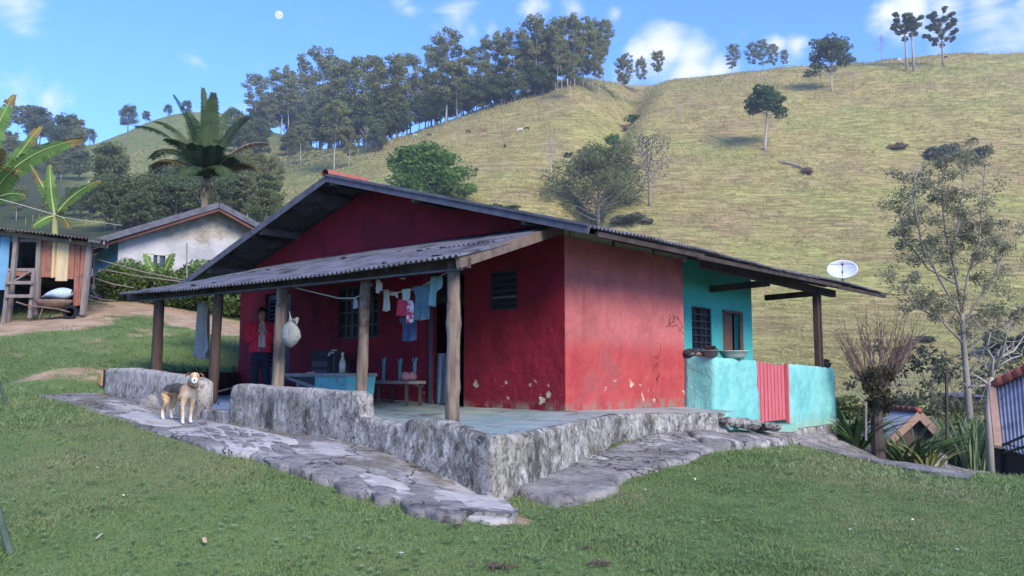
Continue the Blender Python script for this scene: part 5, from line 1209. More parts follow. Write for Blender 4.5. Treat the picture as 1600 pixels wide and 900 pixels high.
# ---------------------------------------------------------------- plank shed
YS = 20.6; sp0 = at(0, 495, YS); shed = root('plank_shed', (at(60, 495, YS).x, YS, gz(at(60, 495, YS).x, YS)), 'ramshackle shed of mismatched coloured planks under corrugated sheets', 'shed')
def FB(name, u0, v0, u1, v1, Y, th, m_, parent=shed, sk=0, **kw):
    vm = (v0+v1)/2; a, b = at(u0, v1, Y), at(u1, v0, Y); a.x, b.x = at(u0, vm, Y).x, at(u1, vm, Y).x; s = sk*(b.z-a.z)
    return mk(name, MB().prism([(a.x, Y, a.z), (b.x, Y, a.z), (b.x+s, Y, b.z), (a.x+s, Y, b.z)], (0, th, 0)), m_, parent, **kw)
M_PRED = mat('faded_red_plank', [(.19, .07, .05), (.30, .13, .09), (.20, .10, .08)], 3, stretch=(3, 3, .6), bump=.01, second=((.09, .05, .045), 3, .55, .7))
M_PORA = mat('orange_plank', [(.42, .22, .05), (.55, .32, .10)], 3, stretch=(3, 3, .5)); M_PYEL = mat('cream_plank', [(.42, .33, .18), (.58, .48, .30)], 3, stretch=(3, 3, .5), second=((.22, .15, .09), 3, .55, .68))
M_PBLU = mat('blue_plank', [(.10, .26, .42), (.18, .36, .52)], 3, bump=.01); M_PGRY = mat('grey_weathered_timber', [(.15, .125, .115), (.27, .23, .21)], 4, stretch=(3, 3, .6), bump=.01)
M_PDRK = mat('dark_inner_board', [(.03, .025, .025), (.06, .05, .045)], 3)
for k_, (u0, u1, v0, v1, m_, l_) in enumerate(((-60, -46, 362, 455, M_PBLU, 0), (-45, -32, 362, 452, M_PBLU, 0), (-31, -17, 362, 455, M_PBLU, 0), (-16, -2, 362, 450, M_PBLU, 0), (-1, 13, 364, 453, M_PBLU, 0), (63, 72, 370, 433, M_PRED, 0), (72.5, 82, 371, 433, M_PRED, 0), (81, 85, 372, 434, M_PYEL, 0), (84.5, 90, 372, 433, M_PORA, 'orange plank'), (88, 106, 373, 439, M_PYEL, 'wide cream plank hanging lowest'),
                               (103, 116, 374, 436, M_PRED, 0), (116.5, 124, 375, 478, M_PRED, 0), (124.5, 133, 376, 477, M_PRED, 0))):
    FB('plank', u0, v0, u1, v1, YS+(.02 if k_ % 2 else 0)-(.05 if m_ is M_PYEL else 0), .03, m_, sk=random.uniform(-.01, .01), **({'label': l_} if l_ else {}))
FB('header_plank', 17, 363, 58, 378, YS-.02, .03, M_PGRY)
FB('post', 12, 362, 18, 505, YS-.14, .1, M_PGRY, sk=.04); FB('post', 55, 366, 62, 492, YS-.06, .1, M_PGRY, sk=-.01); FB('post', 127, 378, 134.5, 492, YS-.12, .11, M_PGRY, sk=.05); FB('post', -64, 355, -58, 500, YS-.06, .1, M_PGRY)
FB('rail', 12, 419, 55, 424, YS-.05, .05, M_PGRY); FB('rail', 12, 425, 55, 431, YS-.04, .05, M_PRED)
a_, b_ = at(20, 441, YS-.1), at(54, 421, YS-.1); mk('brace', MB().beam(a_, b_, .04, .08, up=(0, 1, 0)), M_PGRY, shed)
for v in (439, 460): FB('tread', 8, v, 50, v+5, YS-.5, .1, M_PGRY)
FB('ladder_side', 45, 422, 50, 497, YS-.42, .06, M_PGRY, sk=.03); FB('ladder_side', 4, 425, 9, 506, YS-.42, .06, M_PGRY, sk=.05)
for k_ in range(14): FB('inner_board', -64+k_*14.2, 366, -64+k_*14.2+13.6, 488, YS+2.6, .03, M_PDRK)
for k_ in range(9):   # side boards, right
    x = at(133, 400, YS).x; zt, zb = at(133, 380, YS).z, at(133, 480, YS).z; mk('side_board', MB().box((x-.53*(.2+k_*.28), YS+.2+k_*.28, (zt+zb)/2), (.03, .27, zt-zb), Matrix.Rotation(.49, 3, 'Z')), M_PRED if k_ % 3 else M_PGRY, shed)
    x = at(-62, 400, YS).x; mk('side_board', MB().box((x, YS+.2+k_*.28, (zt+zb)/2), (.03, .27, zt-zb)), M_PBLU, shed)
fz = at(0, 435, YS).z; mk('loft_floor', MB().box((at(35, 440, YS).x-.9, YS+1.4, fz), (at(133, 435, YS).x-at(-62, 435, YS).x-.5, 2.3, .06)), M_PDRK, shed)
rA, rB = at(-75, 348, YS-.5), at(172, 378, YS-.35)
for k_ in range(5):
    w0 = (rB.x-rA.x)*k_/5; w1 = (rB.x-rA.x)*(k_+1)/5+.05
    def f3(w, t):
        q = w/(rB.x-rA.x); return Vector((rA.x+w-1.75*t, YS-.5+3.4*t, rA.z+(rB.z-rA.z)*q+.55*t))
    mk('roof_sheet', sheet(f3, w0, w1, 3, amp=.022, th=.01), mat('mossy_sheet', [(.07, .065, .06), (.15, .14, .12)], 3, bump=.006, second=((.04, .035, .03), 3, .5, .62)), shed, smooth=True)
mk('roof_beam', MB().beam(rA+Vector((.1, .3, -.07)), rB+Vector((-.2, .3, -.07)), .06, .10), M_PGRY, shed)
for q in (.25, .5, .75): mk('rafter', MB().beam((rA.x+(rB.x-rA.x)*.98, YS-.5, rB.z-.05), (rA.x+(rB.x-rA.x)*.98-1.7, YS+2.8, rB.z+.48), .05, .07) if q == .5 else MB().beam((rA.x+(rB.x-rA.x)*q, YS-.4, rA.z+(rB.z-rA.z)*q-.06), (rA.x+(rB.x-rA.x)*q-1.7, YS+2.8, rA.z+(rB.z-rA.z)*q+.47), .05, .07), M_PGRY, shed)
# wheelbarrow with sack
wb = at(83, 488, YS-.25); wbr = root('wheelbarrow', (wb.x, wb.y, gz(wb.x, wb.y)), 'rusty wheelbarrow parked under the shed loft', 'wheelbarrow')
z0 = at(83, 472, YS-.25).z; M_RUST = mat('rusty_steel', [(.12, .07, .05), (.22, .15, .12)], 6, rough=.7)
mb = MB(); rim = []; n = 20
prof_ = [(.28, -.20), (.40, -.10), (.47, .0), (.455, .0), (.38, -.09), (.26, -.18)]
for (r_, z_) in prof_:
    for j in range(n): t = 2*math.pi*j/n; mb.v.append((wb.x+r_*1.0*math.cos(t)*.98, wb.y+r_*.62*math.sin(t), z0+z_+.05))
mb.f += [(i*n+j, i*n+(j+1) % n, (i+1)*n+(j+1) % n, (i+1)*n+j) for i in range(5) for j in range(n)]+[tuple(range(n)), tuple(5*n+j for j in range(n))]; mb.n = len(mb.v)
mk('tray', mb, M_RUST, wbr, smooth=True)
gzb = gz(wb.x, wb.y); R90 = Matrix.Rotation(math.pi/2, 3, 'X')
whl = mk('wheel', MB().lathe([(.17, -.03), (.185, 0), (.17, .03), (.11, .03), (.11, -.03)], (wb.x+.42, wb.y, gzb+.19), 18, R90), M_BLACK, wbr)
for s in (-1, 1):
    mk('handle', MB().tube([(wb.x+.42, wb.y+s*.04, gzb+.19), (wb.x+.2, wb.y+s*.16, z0-.18), (wb.x-.5, wb.y+s*.27, z0-.1), (wb.x-.75, wb.y+s*.28, z0-.02)], .018, 6), M_RUST, wbr)
    mk('leg', MB().tube([(wb.x-.15, wb.y+s*.2, z0-.16), (wb.x-.22, wb.y+s*.22, gzb), (wb.x-.05, wb.y+s*.2, gzb)], .014, 6), M_RUST, wbr)
sk = MB(); sk.grid(lambda s, t: Vector((wb.x-.28+.72*s, wb.y+.20*math.cos(math.pi*2*t)*math.sin(math.pi*min(.97, max(.03, s)))**.6, z0+.12+.06*math.sin(5*s)*.4+(.05+.16*s)*math.sin(2*math.pi*t)*math.sin(math.pi*min(.97, max(.03, s)))**.5+.14*s)), 14, 14)
thing1('sack', sk, mat('pale_blue_sack', [(.32, .42, .52), (.52, .6, .68)], 5, bump=.03), 'pale blue sack lying in the wheelbarrow', 'sack', smooth=True)
# ---------------------------------------------------------------- stake fence and shrubs before the white house
stf = [ghit(140, 478, lo=12)]; Pst = resample([at(138, 476, 25.2), at(240, 482, 25.9), at(330, 492, 25.9), at(400, 510, 26.2)], 110)
sf = root('stake_fence', (Pst[0][0], Pst[0][1], gz(Pst[0][0], Pst[0][1])), 'fence of thin grey stakes below the neighbouring house', 'fence')
for i, p in enumerate(Pst):
    z = gz(p[0], p[1]); h_ = random.uniform(.75, 1.0); mb = MB().tube([(p[0], p[1], z-.1), (p[0]+random.uniform(-.05, .05), p[1], z+h_)], .018, 5); mk('stake', mb, M_TWIG, sf)
for q in (.35, .7): mk('rail', MB().tube([(p[0], p[1]-.03, gz(p[0], p[1])+q) for p in Pst[::6]], .02, 5), M_TWIG, sf)
for i, (p, q, r_) in enumerate((((136, 416), (290, 441), .018), ((150, 405), (300, 440), .018), ((138, 468), (300, 505), .03), ((140, 432), (210, 450), .02), ((136, 460), (180, 470), .02), ((292, 440), (292, 380), .02), ((146, 452), (147, 398), .025))):
    a, b = at(*p, 23.5), at(*q, 23.5+.5*(i % 2)); mk('loose_rail', MB().tube([a, a.lerp(b, .5)+Vector((0, 0, -.05)), b], r_, 5), M_PGRY, sf)
M_HEDGE = leafmat('hedge_leaves', (.05, .10, .03), (.085, .15, .045), (.16, .22, .07), sc=2)
hb = [bush('leafy_shrub', 1.0, 450+i, m_, 'x', n=3600, ls=.06) for i, m_ in enumerate((M_HEDGE, leafmat('fresh_leaves', (.09, .16, .04), (.13, .22, .06), (.2, .28, .09), sc=2)))]
for i, (u, vb, vt, w, lab) in enumerate(((162, 478, 418, 1.0, 'leafy shrub against the blue wall beside the shed'), (200, 480, 396, 1.0, 'tall leafy shrub at the corner of the white wall'), (232, 484, 402, 1.1, 'shrub in front of the left part of the white wall'), (262, 486, 412, 1.0, 'shrub under the shuttered window'), (292, 488, 402, 1.1, 'shrub right of the shuttered window'),
        (318, 492, 396, 1.0, 'tall shrub against the right part of the white wall'), (345, 496, 410, 1.0, 'shrub seen behind the veranda roof'), (372, 505, 425, 1.1, 'shrub nearest the left end of the crimson house'), (215, 480, 440, 1.2, 'low shrub behind the stake fence'), (400, 510, 430, 1.1, 'shrub behind the left corner of the crimson house'))):
    tagit(place(hb[i % 2], u, vb, vt, wid=w*1.15, Y=24.5+.35*(i % 3)), lab, 'bush')
banana('young banana plant with two bright leaves before the white wall', 250, 440, 24.8, [(236, 425, 228, 398, -.1, .14, .97, 0), (258, 420, 270, 397, -.2, .14, .97, 0), (268, 430, 290, 432, .2, .08, .97, 0)], 0)
thing1('cable', MB().tube([at(-30, 303, 22), at(40, 322, 23), at(100, 340, 24), at(190, 352, 27)], .012, 4), M_WHITEB, 'thin white cable slung over the shed roof', 'cable')
thing1('leaning_pole', MB().tube([at(10, 628, 10.3), at(-5, 588, 10.2), at(-120, 300, 9.6)], .022, 8), mat('green_pole', [(.05, .08, .06), (.09, .13, .09)], 8), 'thin green leaning pole at the left edge, farther one', 'pole')
gp = ghit(17, 868); thing1('leaning_pole', MB().tube([gp, gp+Vector((-.16, 0, .42)), gp+Vector((-.9, .1, 2.2))], .022, 8), MATS['green_pole'], 'green leaning pole at the lower left corner, nearer one', 'pole')
# ---------------------------------------------------------------- things on the right
# tall light eucalyptus
def big_euc():
    rs = np.random.default_rng(77); b = Vector((0, 0, 0)); Y = 25.0
    g = at(1517, 668, Y); z0 = gz(g.x, g.y); r = root('slender_eucalyptus', (g.x, g.y, z0), 'tall airy eucalyptus with thin pale stems and grey green leaves at the right', 'tree')
    tb = MB(); pp = [(1517, 690), (1512, 610), (1506, 540), (1503, 490)]; P_ = [at(u, v, Y) for u, v in pp]; P_[0].z = z0-.2; tb.tube(P_, [.13, .095, .08, .06], 10)
    mains = [[(1503, 492), (1496, 440), (1478, 370), (1470, 300), (1482, 240)], [(1503, 492), (1512, 430), (1530, 380), (1536, 300), (1542, 240)], [(1503, 495), (1470, 440), (1440, 380), (1425, 300), (1435, 260)], [(1505, 505), (1535, 460), (1560, 420), (1572, 360)], [(1508, 540), (1470, 500), (1432, 480), (1405, 440)],
             [(1500, 470), (1488, 400), (1500, 330), (1510, 250)], [(1497, 445), (1450, 420), (1412, 370), (1405, 330)], [(1508, 545), (1545, 520), (1585, 500)]]
    C_ = []
    for k_, mn in enumerate(mains):
        dy = rs.uniform(-1.6, 1.6); Q = [at(u, v, Y+dy*i/len(mn)) for i, (u, v) in enumerate(mn)]; tb.tube(Q, [.034*(1-.8*i/(len(Q)-1))+.006 for i in range(len(Q))], 7)
        Q = np.array([tuple(q) for q in Q])
        for s in range(26):
            t = rs.uniform(.25, 1)*(len(Q)-1); i0 = min(int(t), len(Q)-2); p = Q[i0]+(Q[i0+1]-Q[i0])*(t-i0)
            lp, ld, _ = limb(tb, p, (rs.normal(), rs.normal(), .7), rs.uniform(.35, .95), .012, rs, .4, 4, 4, taper=.3)
            if rs.random() < .86: C_.append(clump(lp[-1], rs.uniform(.18, .46), 84, rs, .1, .8)); C_.append(clump(lp[-2], rs.uniform(.12, .25), 20, rs, .1, .8))
    C_ = np.concatenate(C_); mk('trunk', tb, mat('grey_bark', [(.17, .15, .13), (.33, .30, .26)], 1.5, stretch=(1, 1, .3), bump=.02), r, smooth=True, fixn=False); mk('crown', cards(C_, .035*rs.uniform(.6, 1.5, len(C_)), 0, rs, 2.6), leafmat('sparse_grey_leaves', (.17, .185, .11), (.24, .24, .15), (.32, .31, .21)), r, fixn=False)
big_euc()
def scrub(u, v, Y, w, h, n, label, m_, seed, ls=.08):
    rs = np.random.default_rng(seed); g = at(u, v, Y); z = gz(g.x, g.y); r = root('scrub', (g.x, g.y, z), label, 'bush'); C_ = []; tb = MB()
    for k_ in range(n):
        a = rs.uniform(-w, w); p = (g.x+a, g.y+rs.uniform(-.6, .6), z); l_, d_, _ = limb(tb, p, (rs.normal()*.3, rs.normal()*.3, 1), h*rs.uniform(.5, 1), .014, rs, .3, 4, 4)
        C_.append(clump(l_[-1], .3, 40, rs, .1, .9)); C_.append(clump(l_[-3], .3, 26, rs, .1, .9))
    C_ = np.concatenate(C_); mk('stem', tb, M_TWIG, r, fixn=False); mk('foliage', cards(C_, ls*rs.uniform(.6, 1.5, len(C_)), 0, rs, 2), m_, r, fixn=False)
scrub(1480, 520, 27, 1.6, 3.4, 34, 'loose olive scrub around the lower trunk of the slender eucalyptus', M_LEAFG, 9)
scrub(1530, 640, 20, 1.0, 1.2, 22, 'olive weeds behind the spear leaved plants', M_LEAFO, 10, .06)
# heavily pruned tree with upright shoots
def pruned():
    rs = np.random.default_rng(12); Y = 17.6; g = at(1372, 690, Y); z0 = gz(g.x, g.y); r = root('pruned_tree', (g.x, g.y, z0), 'gnarled pruned tree with a fan of bare upright shoots beside the path', 'tree')
    tb = MB(); A = lambda u, v, d=0: at(u, v, Y+d); b = A(1372, 690); b.z = z0-.2
    tb.tube([b, A(1370, 650), A(1374, 615), A(1376, 585)], [.15, .11, .10, .09], 10, jit=.08)
    heads = [(1352, 582), (1364, 573), (1377, 570), (1392, 570), (1406, 568), (1345, 592), (1398, 580)]
    for (u, v) in heads: tb.tube([A(1373, 620), A((1373+u)/2, (618+v)/2), A(u, v)], [.075, .06, .05], 7, jit=.15)
    mk('trunk', tb, M_BARKD, r, fixn=False)
    sh = MB()
    for k_ in range(96):
        u, v = heads[k_ % 7]; p = A(u+rs.uniform(-5, 5), v+rs.uniform(-4, 6), rs.uniform(-.15, .15)); out = (u-1375)/32
        pts, d, rd = limb(sh, p, (out*.75+rs.normal()*.22, rs.normal()*.25, 1.15), rs.uniform(.5, 1.45), .010, rs, .10, 5, 4, grav=.05, taper=.25)
        for q in range(2): limb(sh, pts[2+q], (rs.normal()*.6+out*.4, rs.normal()*.4, .9), rs.uniform(.15, .4), .006, rs, .2, 3, 3)
    mk('shoots', sh, mat('brown_shoots', [(.10, .06, .05), (.19, .13, .11)], 4), r, fixn=False)
    C_ = np.concatenate([clump(tuple(A(1372+rs.uniform(-20, 24), rs.uniform(578, 650), rs.uniform(-.2, .2))), .16, 70, rs, .1, 1) for _ in range(34)])
    mk('creeper', cards(C_, .05*rs.uniform(.5, 1.4, len(C_)), 0, rs), leafmat('dark_creeper', (.035, .035, .022), (.07, .065, .04), (.11, .10, .06), sc=4), r, fixn=False)
pruned()
def white_tree():
    rs = np.random.default_rng(31); Y = 16.5; A = lambda u, v, d=0: at(u, v, Y+d); g = A(1548, 670); z0 = gz(g.x, g.y); r = root('whitish_bare_tree', (g.x, g.y, z0), 'small pale bare tree with crooked branches left of the metal shed', 'tree'); tb = MB()
    b = A(1545, 690); b.z = z0-.2; tb.tube([b, A(1544, 640), A(1546, 600), A(1550, 590)], [.075, .062, .055, .045], 8)
    for mn in ([(1550, 592), (1560, 560), (1585, 548), (1600, 525)], [(1546, 602), (1530, 590), (1515, 582)], [(1549, 590), (1552, 560), (1542, 545), (1548, 520)], [(1556, 575), (1580, 560), (1597, 555)], [(1548, 600), (1528, 604), (1512, 606)], [(1551, 590), (1545, 570), (1530, 560), (1520, 550)], [(1552, 575), (1566, 555), (1570, 535), (1574, 520)]):
        dy = rs.uniform(-.6, .6); Q = [A(u, v, dy*i/3) for i, (u, v) in enumerate(mn)]; tb.tube(Q, [.032*(1-.7*i/(len(Q)-1)) for i in range(len(Q))], 6)
        for q in Q[1:]:
            for _ in range(3): limb(tb, q, (rs.normal(), rs.normal(), .8), rs.uniform(.25, .6), .010, rs, .4, 4, 4, taper=.3)
    mk('trunk', tb, M_BARKP, r, smooth=True, fixn=False)
white_tree()
# sword leaved plants
def sword_plant(name, c, n, hl, spread, w, m_, label, seed, bend=.1, cat='plant', tilt=.25):
    rs = np.random.default_rng(seed); r = root(name, c, label, cat)
    for k_ in range(n):
        a = rs.uniform(0, 6.28); q = spread*math.sqrt(rs.random()); b = Vector((c[0]+q*math.cos(a), c[1]+q*.5*math.sin(a), c[2]-.03)); h_ = hl*rs.uniform(.6, 1.05); t_ = tilt*rs.uniform(.2, 1.3); az_ = a+rs.normal()*.5; fa = rs.uniform(0, 3.14)
        mb = MB(); N_ = 6; L_, R_2 = [], []
        for i in range(N_+1):
            t = i/N_; out = h_*(t_*t+bend*t*t*1.6); p = b+Vector((math.cos(az_)*out, math.sin(az_)*out, h_*(t-bend*.8*t*t*t))); ww = w*(.75+.5*t-1.22*t**4)/1.0*.5; ww = max(ww, .002); s = Vector((math.cos(fa), math.sin(fa), 0))*ww
            L_.append(p-s); R_2.append(p+s)
        v_ = L_+R_2; mb.add(v_, [(i, N_+1+i, N_+2+i, i+1) for i in range(N_)]); nn = Vector((-math.sin(fa), math.cos(fa), 0))*.006; mb.add([p+nn for p in v_], [(i, i+1, N_+2+i, N_+1+i) for i in range(N_)])
        mk('leaf', mb, m_, r, fixn=False)
    return r
M_SWORD = leafmat('sword_leaf', (.09, .15, .07), (.15, .22, .11), (.24, .30, .16), trans=.05, sc=3)
M_YUC = leafmat('yucca_leaf', (.04, .09, .03), (.07, .13, .045), (.11, .18, .06), trans=.15, sc=3)
for i, (u, v, n, h_, sp, lab) in enumerate(((1492, 727, 50, 1.3, .28, 'left clump of snake plants at the end of the path'), (1525, 735, 60, 1.35, .30, 'middle clump of snake plants at the end of the path'), (1556, 740, 46, 1.25, .25, 'right clump of snake plants by the metal shed'))):
    c = ghit(u, v); sword_plant('snake_plant', c, n, h_, sp, .065, M_SWORD, lab, 600+i)
for i, (u, v, Y, h_, lab) in enumerate(((1326, 678, 18.6, 1.0, 'upper yucca rosette beside the turquoise parapet'), (1340, 690, 17.9, .9, 'lower spiky yucca beside the turquoise parapet'), (1320, 690, 18.2, .8, 'dense yucca hard against the parapet plinth'), (1408, 700, 17.8, .75, 'spiky plant left of the little orange hut'), (1428, 690, 18.0, 1.05, 'tall yucca in front of the little orange hut'), (1448, 705, 17.4, .7, 'yellowing agave in front of the little orange hut'))):
    g = at(u, v, Y); z = gz(g.x, g.y); zc = at(u, v, Y).z
    sword_plant('yucca', (g.x, g.y, z), 34 if i < 5 else 20, max(h_, .5)+max(0, zc-z)*.6, .12 if i < 3 else .2, .07, M_YUC if i < 5 else leafmat('yellow_agave', (.18, .20, .06), (.28, .28, .09)), lab, 620+i, bend=.35, tilt=.7)
# little hut with orange barge boards
Yh = 19.5; A = lambda u, v, d=0: at(u, v, Yh+d); ap = A(1437, 648); el = A(1387, 693); er = A(1477, 690); back = Vector((-.05, 1, 0)).normalized()*1.9; gh = gz(ap.x, ap.y)
hut = root('small_hut', (ap.x, ap.y, gh), 'little hut with orange barge boards and a red tiled ridge below the path', 'hut')
M_BARGE = mat('orange_barge_board', [(.27, .165, .12), (.37, .25, .19)], 4, bump=.005); M_SHB = mat('blue_grey_sheet', [(.30, .34, .40), (.45, .49, .55)], 3, rough=.5)
mk('barge_board', MB().beam(ap, el, .04, .17, up=(0, -.1, 1)), M_BARGE, hut); mk('barge_board', MB().beam(ap, er, .04, .17, up=(0, -.1, 1)), M_BARGE, hut)
for e_, nm in ((el, 'roof_slope'), (er, 'roof_slope')):
    P0, P1 = ap+Vector((0, .02, .07)), e_+Vector((0, .02, .07)); f4 = lambda w, t, P0=P0, P1=P1: P0.lerp(P1, t)+back*(w/1.9)
    for k_ in range(2): mk(nm, sheet(f4, k_*.95, (k_+1)*.95, 3), M_SHB, hut, smooth=True)
for k_ in range(7):
    p = ap+back*(k_/7)+Vector((0, 0, .10)); q = ap+back*((k_+1.1)/7)+Vector((0, 0, .11)); mk('ridge_tile', MB().tube([p, q], [.06, .068], 8), M_TILE, hut, smooth=True)
bl_ = Vector((el.x+.12, el.y+.25, 0)); br_ = Vector((er.x-.12, er.y+.25, 0))
for s, (p, q) in enumerate(((bl_, br_), (bl_+back*.8, br_+back*.8))):
    mk('wall', MB().prism([(p.x, p.y, gh-.3), (q.x, q.y, gh-.3), (q.x, q.y, er.z), (ap.x+(back.x*.8 if s else 0), p.y, ap.z-.1), (p.x, p.y, el.z)], (0, .08, 0)), mat('hut_boards', [(.05, .035, .03), (.10, .07, .06)], 4), hut)
for (p) in (bl_, br_): mk('side_wall', MB().beam((p.x, p.y+.1, (gh+el.z)/2), (p.x+back.x*.8, p.y+back.y*.8, (gh+el.z)/2), .08, el.z-gh+.3), MATS['hut_boards'], hut)
c = at(1462, 712, 18.3); mk('block', MB().box((c.x, c.y, gz(c.x, c.y)+.15), (.35, .3, .55)), M_CURB, None) and None
o = bpy.data.objects[[x.name for x in COL.objects if x.name.startswith('block')][-1]]; o.name = 'concrete_block'; tagit(o, 'grey concrete block in front of the little hut', 'block')
# metal sheet shed at the right edge
Q = [at(1553, 606, 15.6), at(1680, 546, 14.2), at(1690, 735, 12.2), at(1563, 700, 13.6)]
ms = root('metal_shed', (Q[3].x, Q[3].y, gz(Q[3].x, Q[3].y)), 'shed with a steep blue grey corrugated roof and red ridge tiles at the right edge', 'shed')
L0 = (Q[1]-Q[0]).length
for k_ in range(4):
    f5 = lambda w, t: (Q[0].lerp(Q[1], w/L0)).lerp(Q[3].lerp(Q[2], w/L0), t)
    mb = sheet(f5, L0*k_/4, L0*(k_+1)/4+.04, 4, amp=.013, th=.01)
    mk('roof_sheet', mb, mat('blue_grey_roofing', [(.17, .18, .21), (.28, .29, .33)], 3, rough=.55, second=((.10, .10, .12), 2, .52, .66)), ms, smooth=True)
mk('barge_board', MB().beam(Q[0]+Vector((-.05, -.03, .02)), Q[3]+Vector((-.05, -.03, .02)), .05, .12, up=(1, 0, 0)), M_BARGE, ms)
for k_ in range(8): 
    p, q = Q[0].lerp(Q[1], k_/8), Q[0].lerp(Q[1], (k_+1.12)/8); mk('ridge_tile', MB().tube([p+Vector((0, -.02, .05)), q+Vector((0, -.02, .07))], [.09, .105], 8), M_TILE, ms, smooth=True)
bw = Vector((.5, 1.0, 0)); g3 = gz(Q[3].x, Q[3].y)
mk('end_wall', MB().prism([(Q[0].x, Q[0].y, Q[0].z-.1), (Q[3].x, Q[3].y, Q[3].z), (Q[3].x, Q[3].y+.1, g3-.4), (Q[0].x+.25, Q[0].y+.4, g3-.6)], (.06, .02, 0)), M_PDRK, ms)
mk('eave_wall', MB().prism([(Q[3].x+.05, Q[3].y+.2, Q[3].z+.1), (Q[2].x+.05, Q[2].y+.2, Q[2].z+.1), (Q[2].x+.05, Q[2].y+.2, g3-.6), (Q[3].x+.05, Q[3].y+.2, g3-.6)], (0, .06, 0)), M_PDRK, ms)
mk('roof_pole', MB().tube([at(1566, 696, 13.3), at(1640, 664, 12.6)], .02, 6).tube([at(1568, 708, 13.1), at(1640, 686, 12.4)], .02, 6), M_PDRK, ms)
# distant shack
ds = at(1500, 620, 60); dsr = root('distant_shack', (ds.x, ds.y, gz(ds.x, ds.y)), 'low grey shack roof glimpsed beyond the eucalyptus trunk', 'shack')
zz0 = gz(ds.x, ds.y); mk('wall', MB().box((ds.x, ds.y, (zz0+ds.z)/2), (2.2, 2, abs(ds.z-zz0)+.2)), M_PDRK, dsr); mk('roof', MB().box((ds.x, ds.y-.2, ds.z+.15), (2.2, 2.2, .08), Matrix.Rotation(.08, 3, 'X')), M_ROOF, dsr)
thing1('thin_pole', MB().tube([at(1480, 690, 18), at(1479, 582, 18)], .035, 6), M_BARKD, 'thin dark upright pole left of the eucalyptus trunk', 'pole')
thing1('thin_pole', MB().tube([at(1353, 688, 16.8), at(1353, 628, 16.8)], .022, 6), M_TWIG, 'short pale stake left of the pruned tree', 'stake')
# ---------------------------------------------------------------- satellite dish
dc_ = hitB(1316, 421, .9); dcen = H(.9, hitB(1316, 430, .9)[0], 0); Yd = dcen.y; C0 = at(1316, 421, Yd); rz_ = at(1339, 421, Yd).x-C0.x
dish = root('satellite_dish', (C0.x, C0.y, EZ+zroof(.9)), 'white parabolic satellite dish on the far end of the roof', 'satellite dish')
look = Vector((-.35, -1, .45)).normalized(); Rq = look.to_track_quat('Z', 'Y').to_matrix()
prof_ = [(rz_*i/10, .0+rz_*.28*(i/10)**2) for i in range(11)]; prof_ = [(.004, 0)]+prof_[1:]+[(rz_*.99, rz_*.28+.012)]+[(rz_*i/10, .012+rz_*.28*(i/10)**2) for i in range(9, 0, -1)]+[(.004, .012)]
M_DISH = mat('white_dish', [(.52, .56, .62), (.62, .66, .72)], 4, rough=.5, spec=.4)
mk('reflector', MB().lathe(prof_, C0-look*.1, 36, Rq, 1, .72), M_DISH, dish, smooth=True)
mk('mast', MB().tube([(C0.x+.02, C0.y+.05, EZ+zroof(.9)-.05), (C0.x+.02, C0.y+.05, C0.z-.1), C0-look*.1], .022, 8), M_DARKM, dish)
fd = C0+look*rz_*.75
for k_ in range(3):
    t = 2.1*k_+.5; mk('feed_strut', MB().tube([C0+Rq@Vector((rz_*.9*math.cos(t), rz_*.65*math.sin(t), rz_*.12)), fd], .007, 5), M_DARKM, dish)
mk('feed_horn', MB().lathe([(.03, 0), (.045, .05), (.03, .10)], fd-look*.05, 10, Rq), mat('reddish_plastic', (.4, .16, .14)), dish)
# ---------------------------------------------------------------- things on the turquoise parapet
ptop = lambda b: EZ+(z118+(z183-z118)*(b-b118)/(b183-b118))
def on_par(u): b = hitB(u, 560, AT+.08)[0]; return H(AT+.08, b, 0), b
p, b = on_par(1146); zt = ptop(b)+.005
bas = root('wash_basin', (p.x, p.y, zt), 'wide shallow grey green basin on the turquoise parapet', 'basin'); Rs = (at(1170, 550, p.y).x-at(1122, 550, p.y).x)/2
mk('bowl', MB().lathe([(Rs*.62, 0), (Rs*.78, .05), (Rs*.93, .12), (Rs*1.0, .125), (Rs*.99, .14), (Rs*.91, .135), (Rs*.76, .06), (Rs*.6, .015)], (p.x, p.y, zt), 28, None, 1, .8), mat('enamel_grey_green', [(.26, .31, .27), (.36, .40, .36)], 5, rough=.45), bas, smooth=True)
def pot(u, r_, h_, lab, plantm, seed, colr, Z=None, P_=None, b=None):
    if P_ is None: P_, b = on_par(u); Z = ptop(b)+.005
    r = root('flower_pot', (P_.x, P_.y, Z), lab, 'pot'); mk('pot', MB().lathe([(r_*.75, 0), (r_, h_), (r_*1.08, h_), (r_*1.08, h_+.015), (r_*.9, h_+.01), (r_*.7, h_*.7)], (P_.x, P_.y, Z), 16), mat('pot_'+str(seed), [colr, tuple(x*1.3 for x in colr)], 6), r, smooth=True)
    rs = np.random.default_rng(seed); C_ = np.concatenate([clump((P_.x+rs.normal()*r_*.4, P_.y+rs.normal()*r_*.4, Z+h_+.03), r_*.6, 40, rs, .2, .7) for _ in range(4)]); mk('plant', cards(C_, r_*.28*rs.uniform(.6, 1.3, len(C_)), 0, rs), plantm, r, fixn=False)
pot(1111, .13, .10, 'low grey pot with a wilted plant between the basin and the red wall', leafmat('wilted', (.05, .03, .025), (.09, .05, .04)), 1, (.16, .14, .15))
pb = H(AT+.08, hitB(1288, 568, AT+.08)[0], 0); pot(0, .15, .09, 'dark bowl of dead plants by the porch post', leafmat('wilted', 0, 0), 2, (.05, .05, .055), EZ+z303+.01, pb)
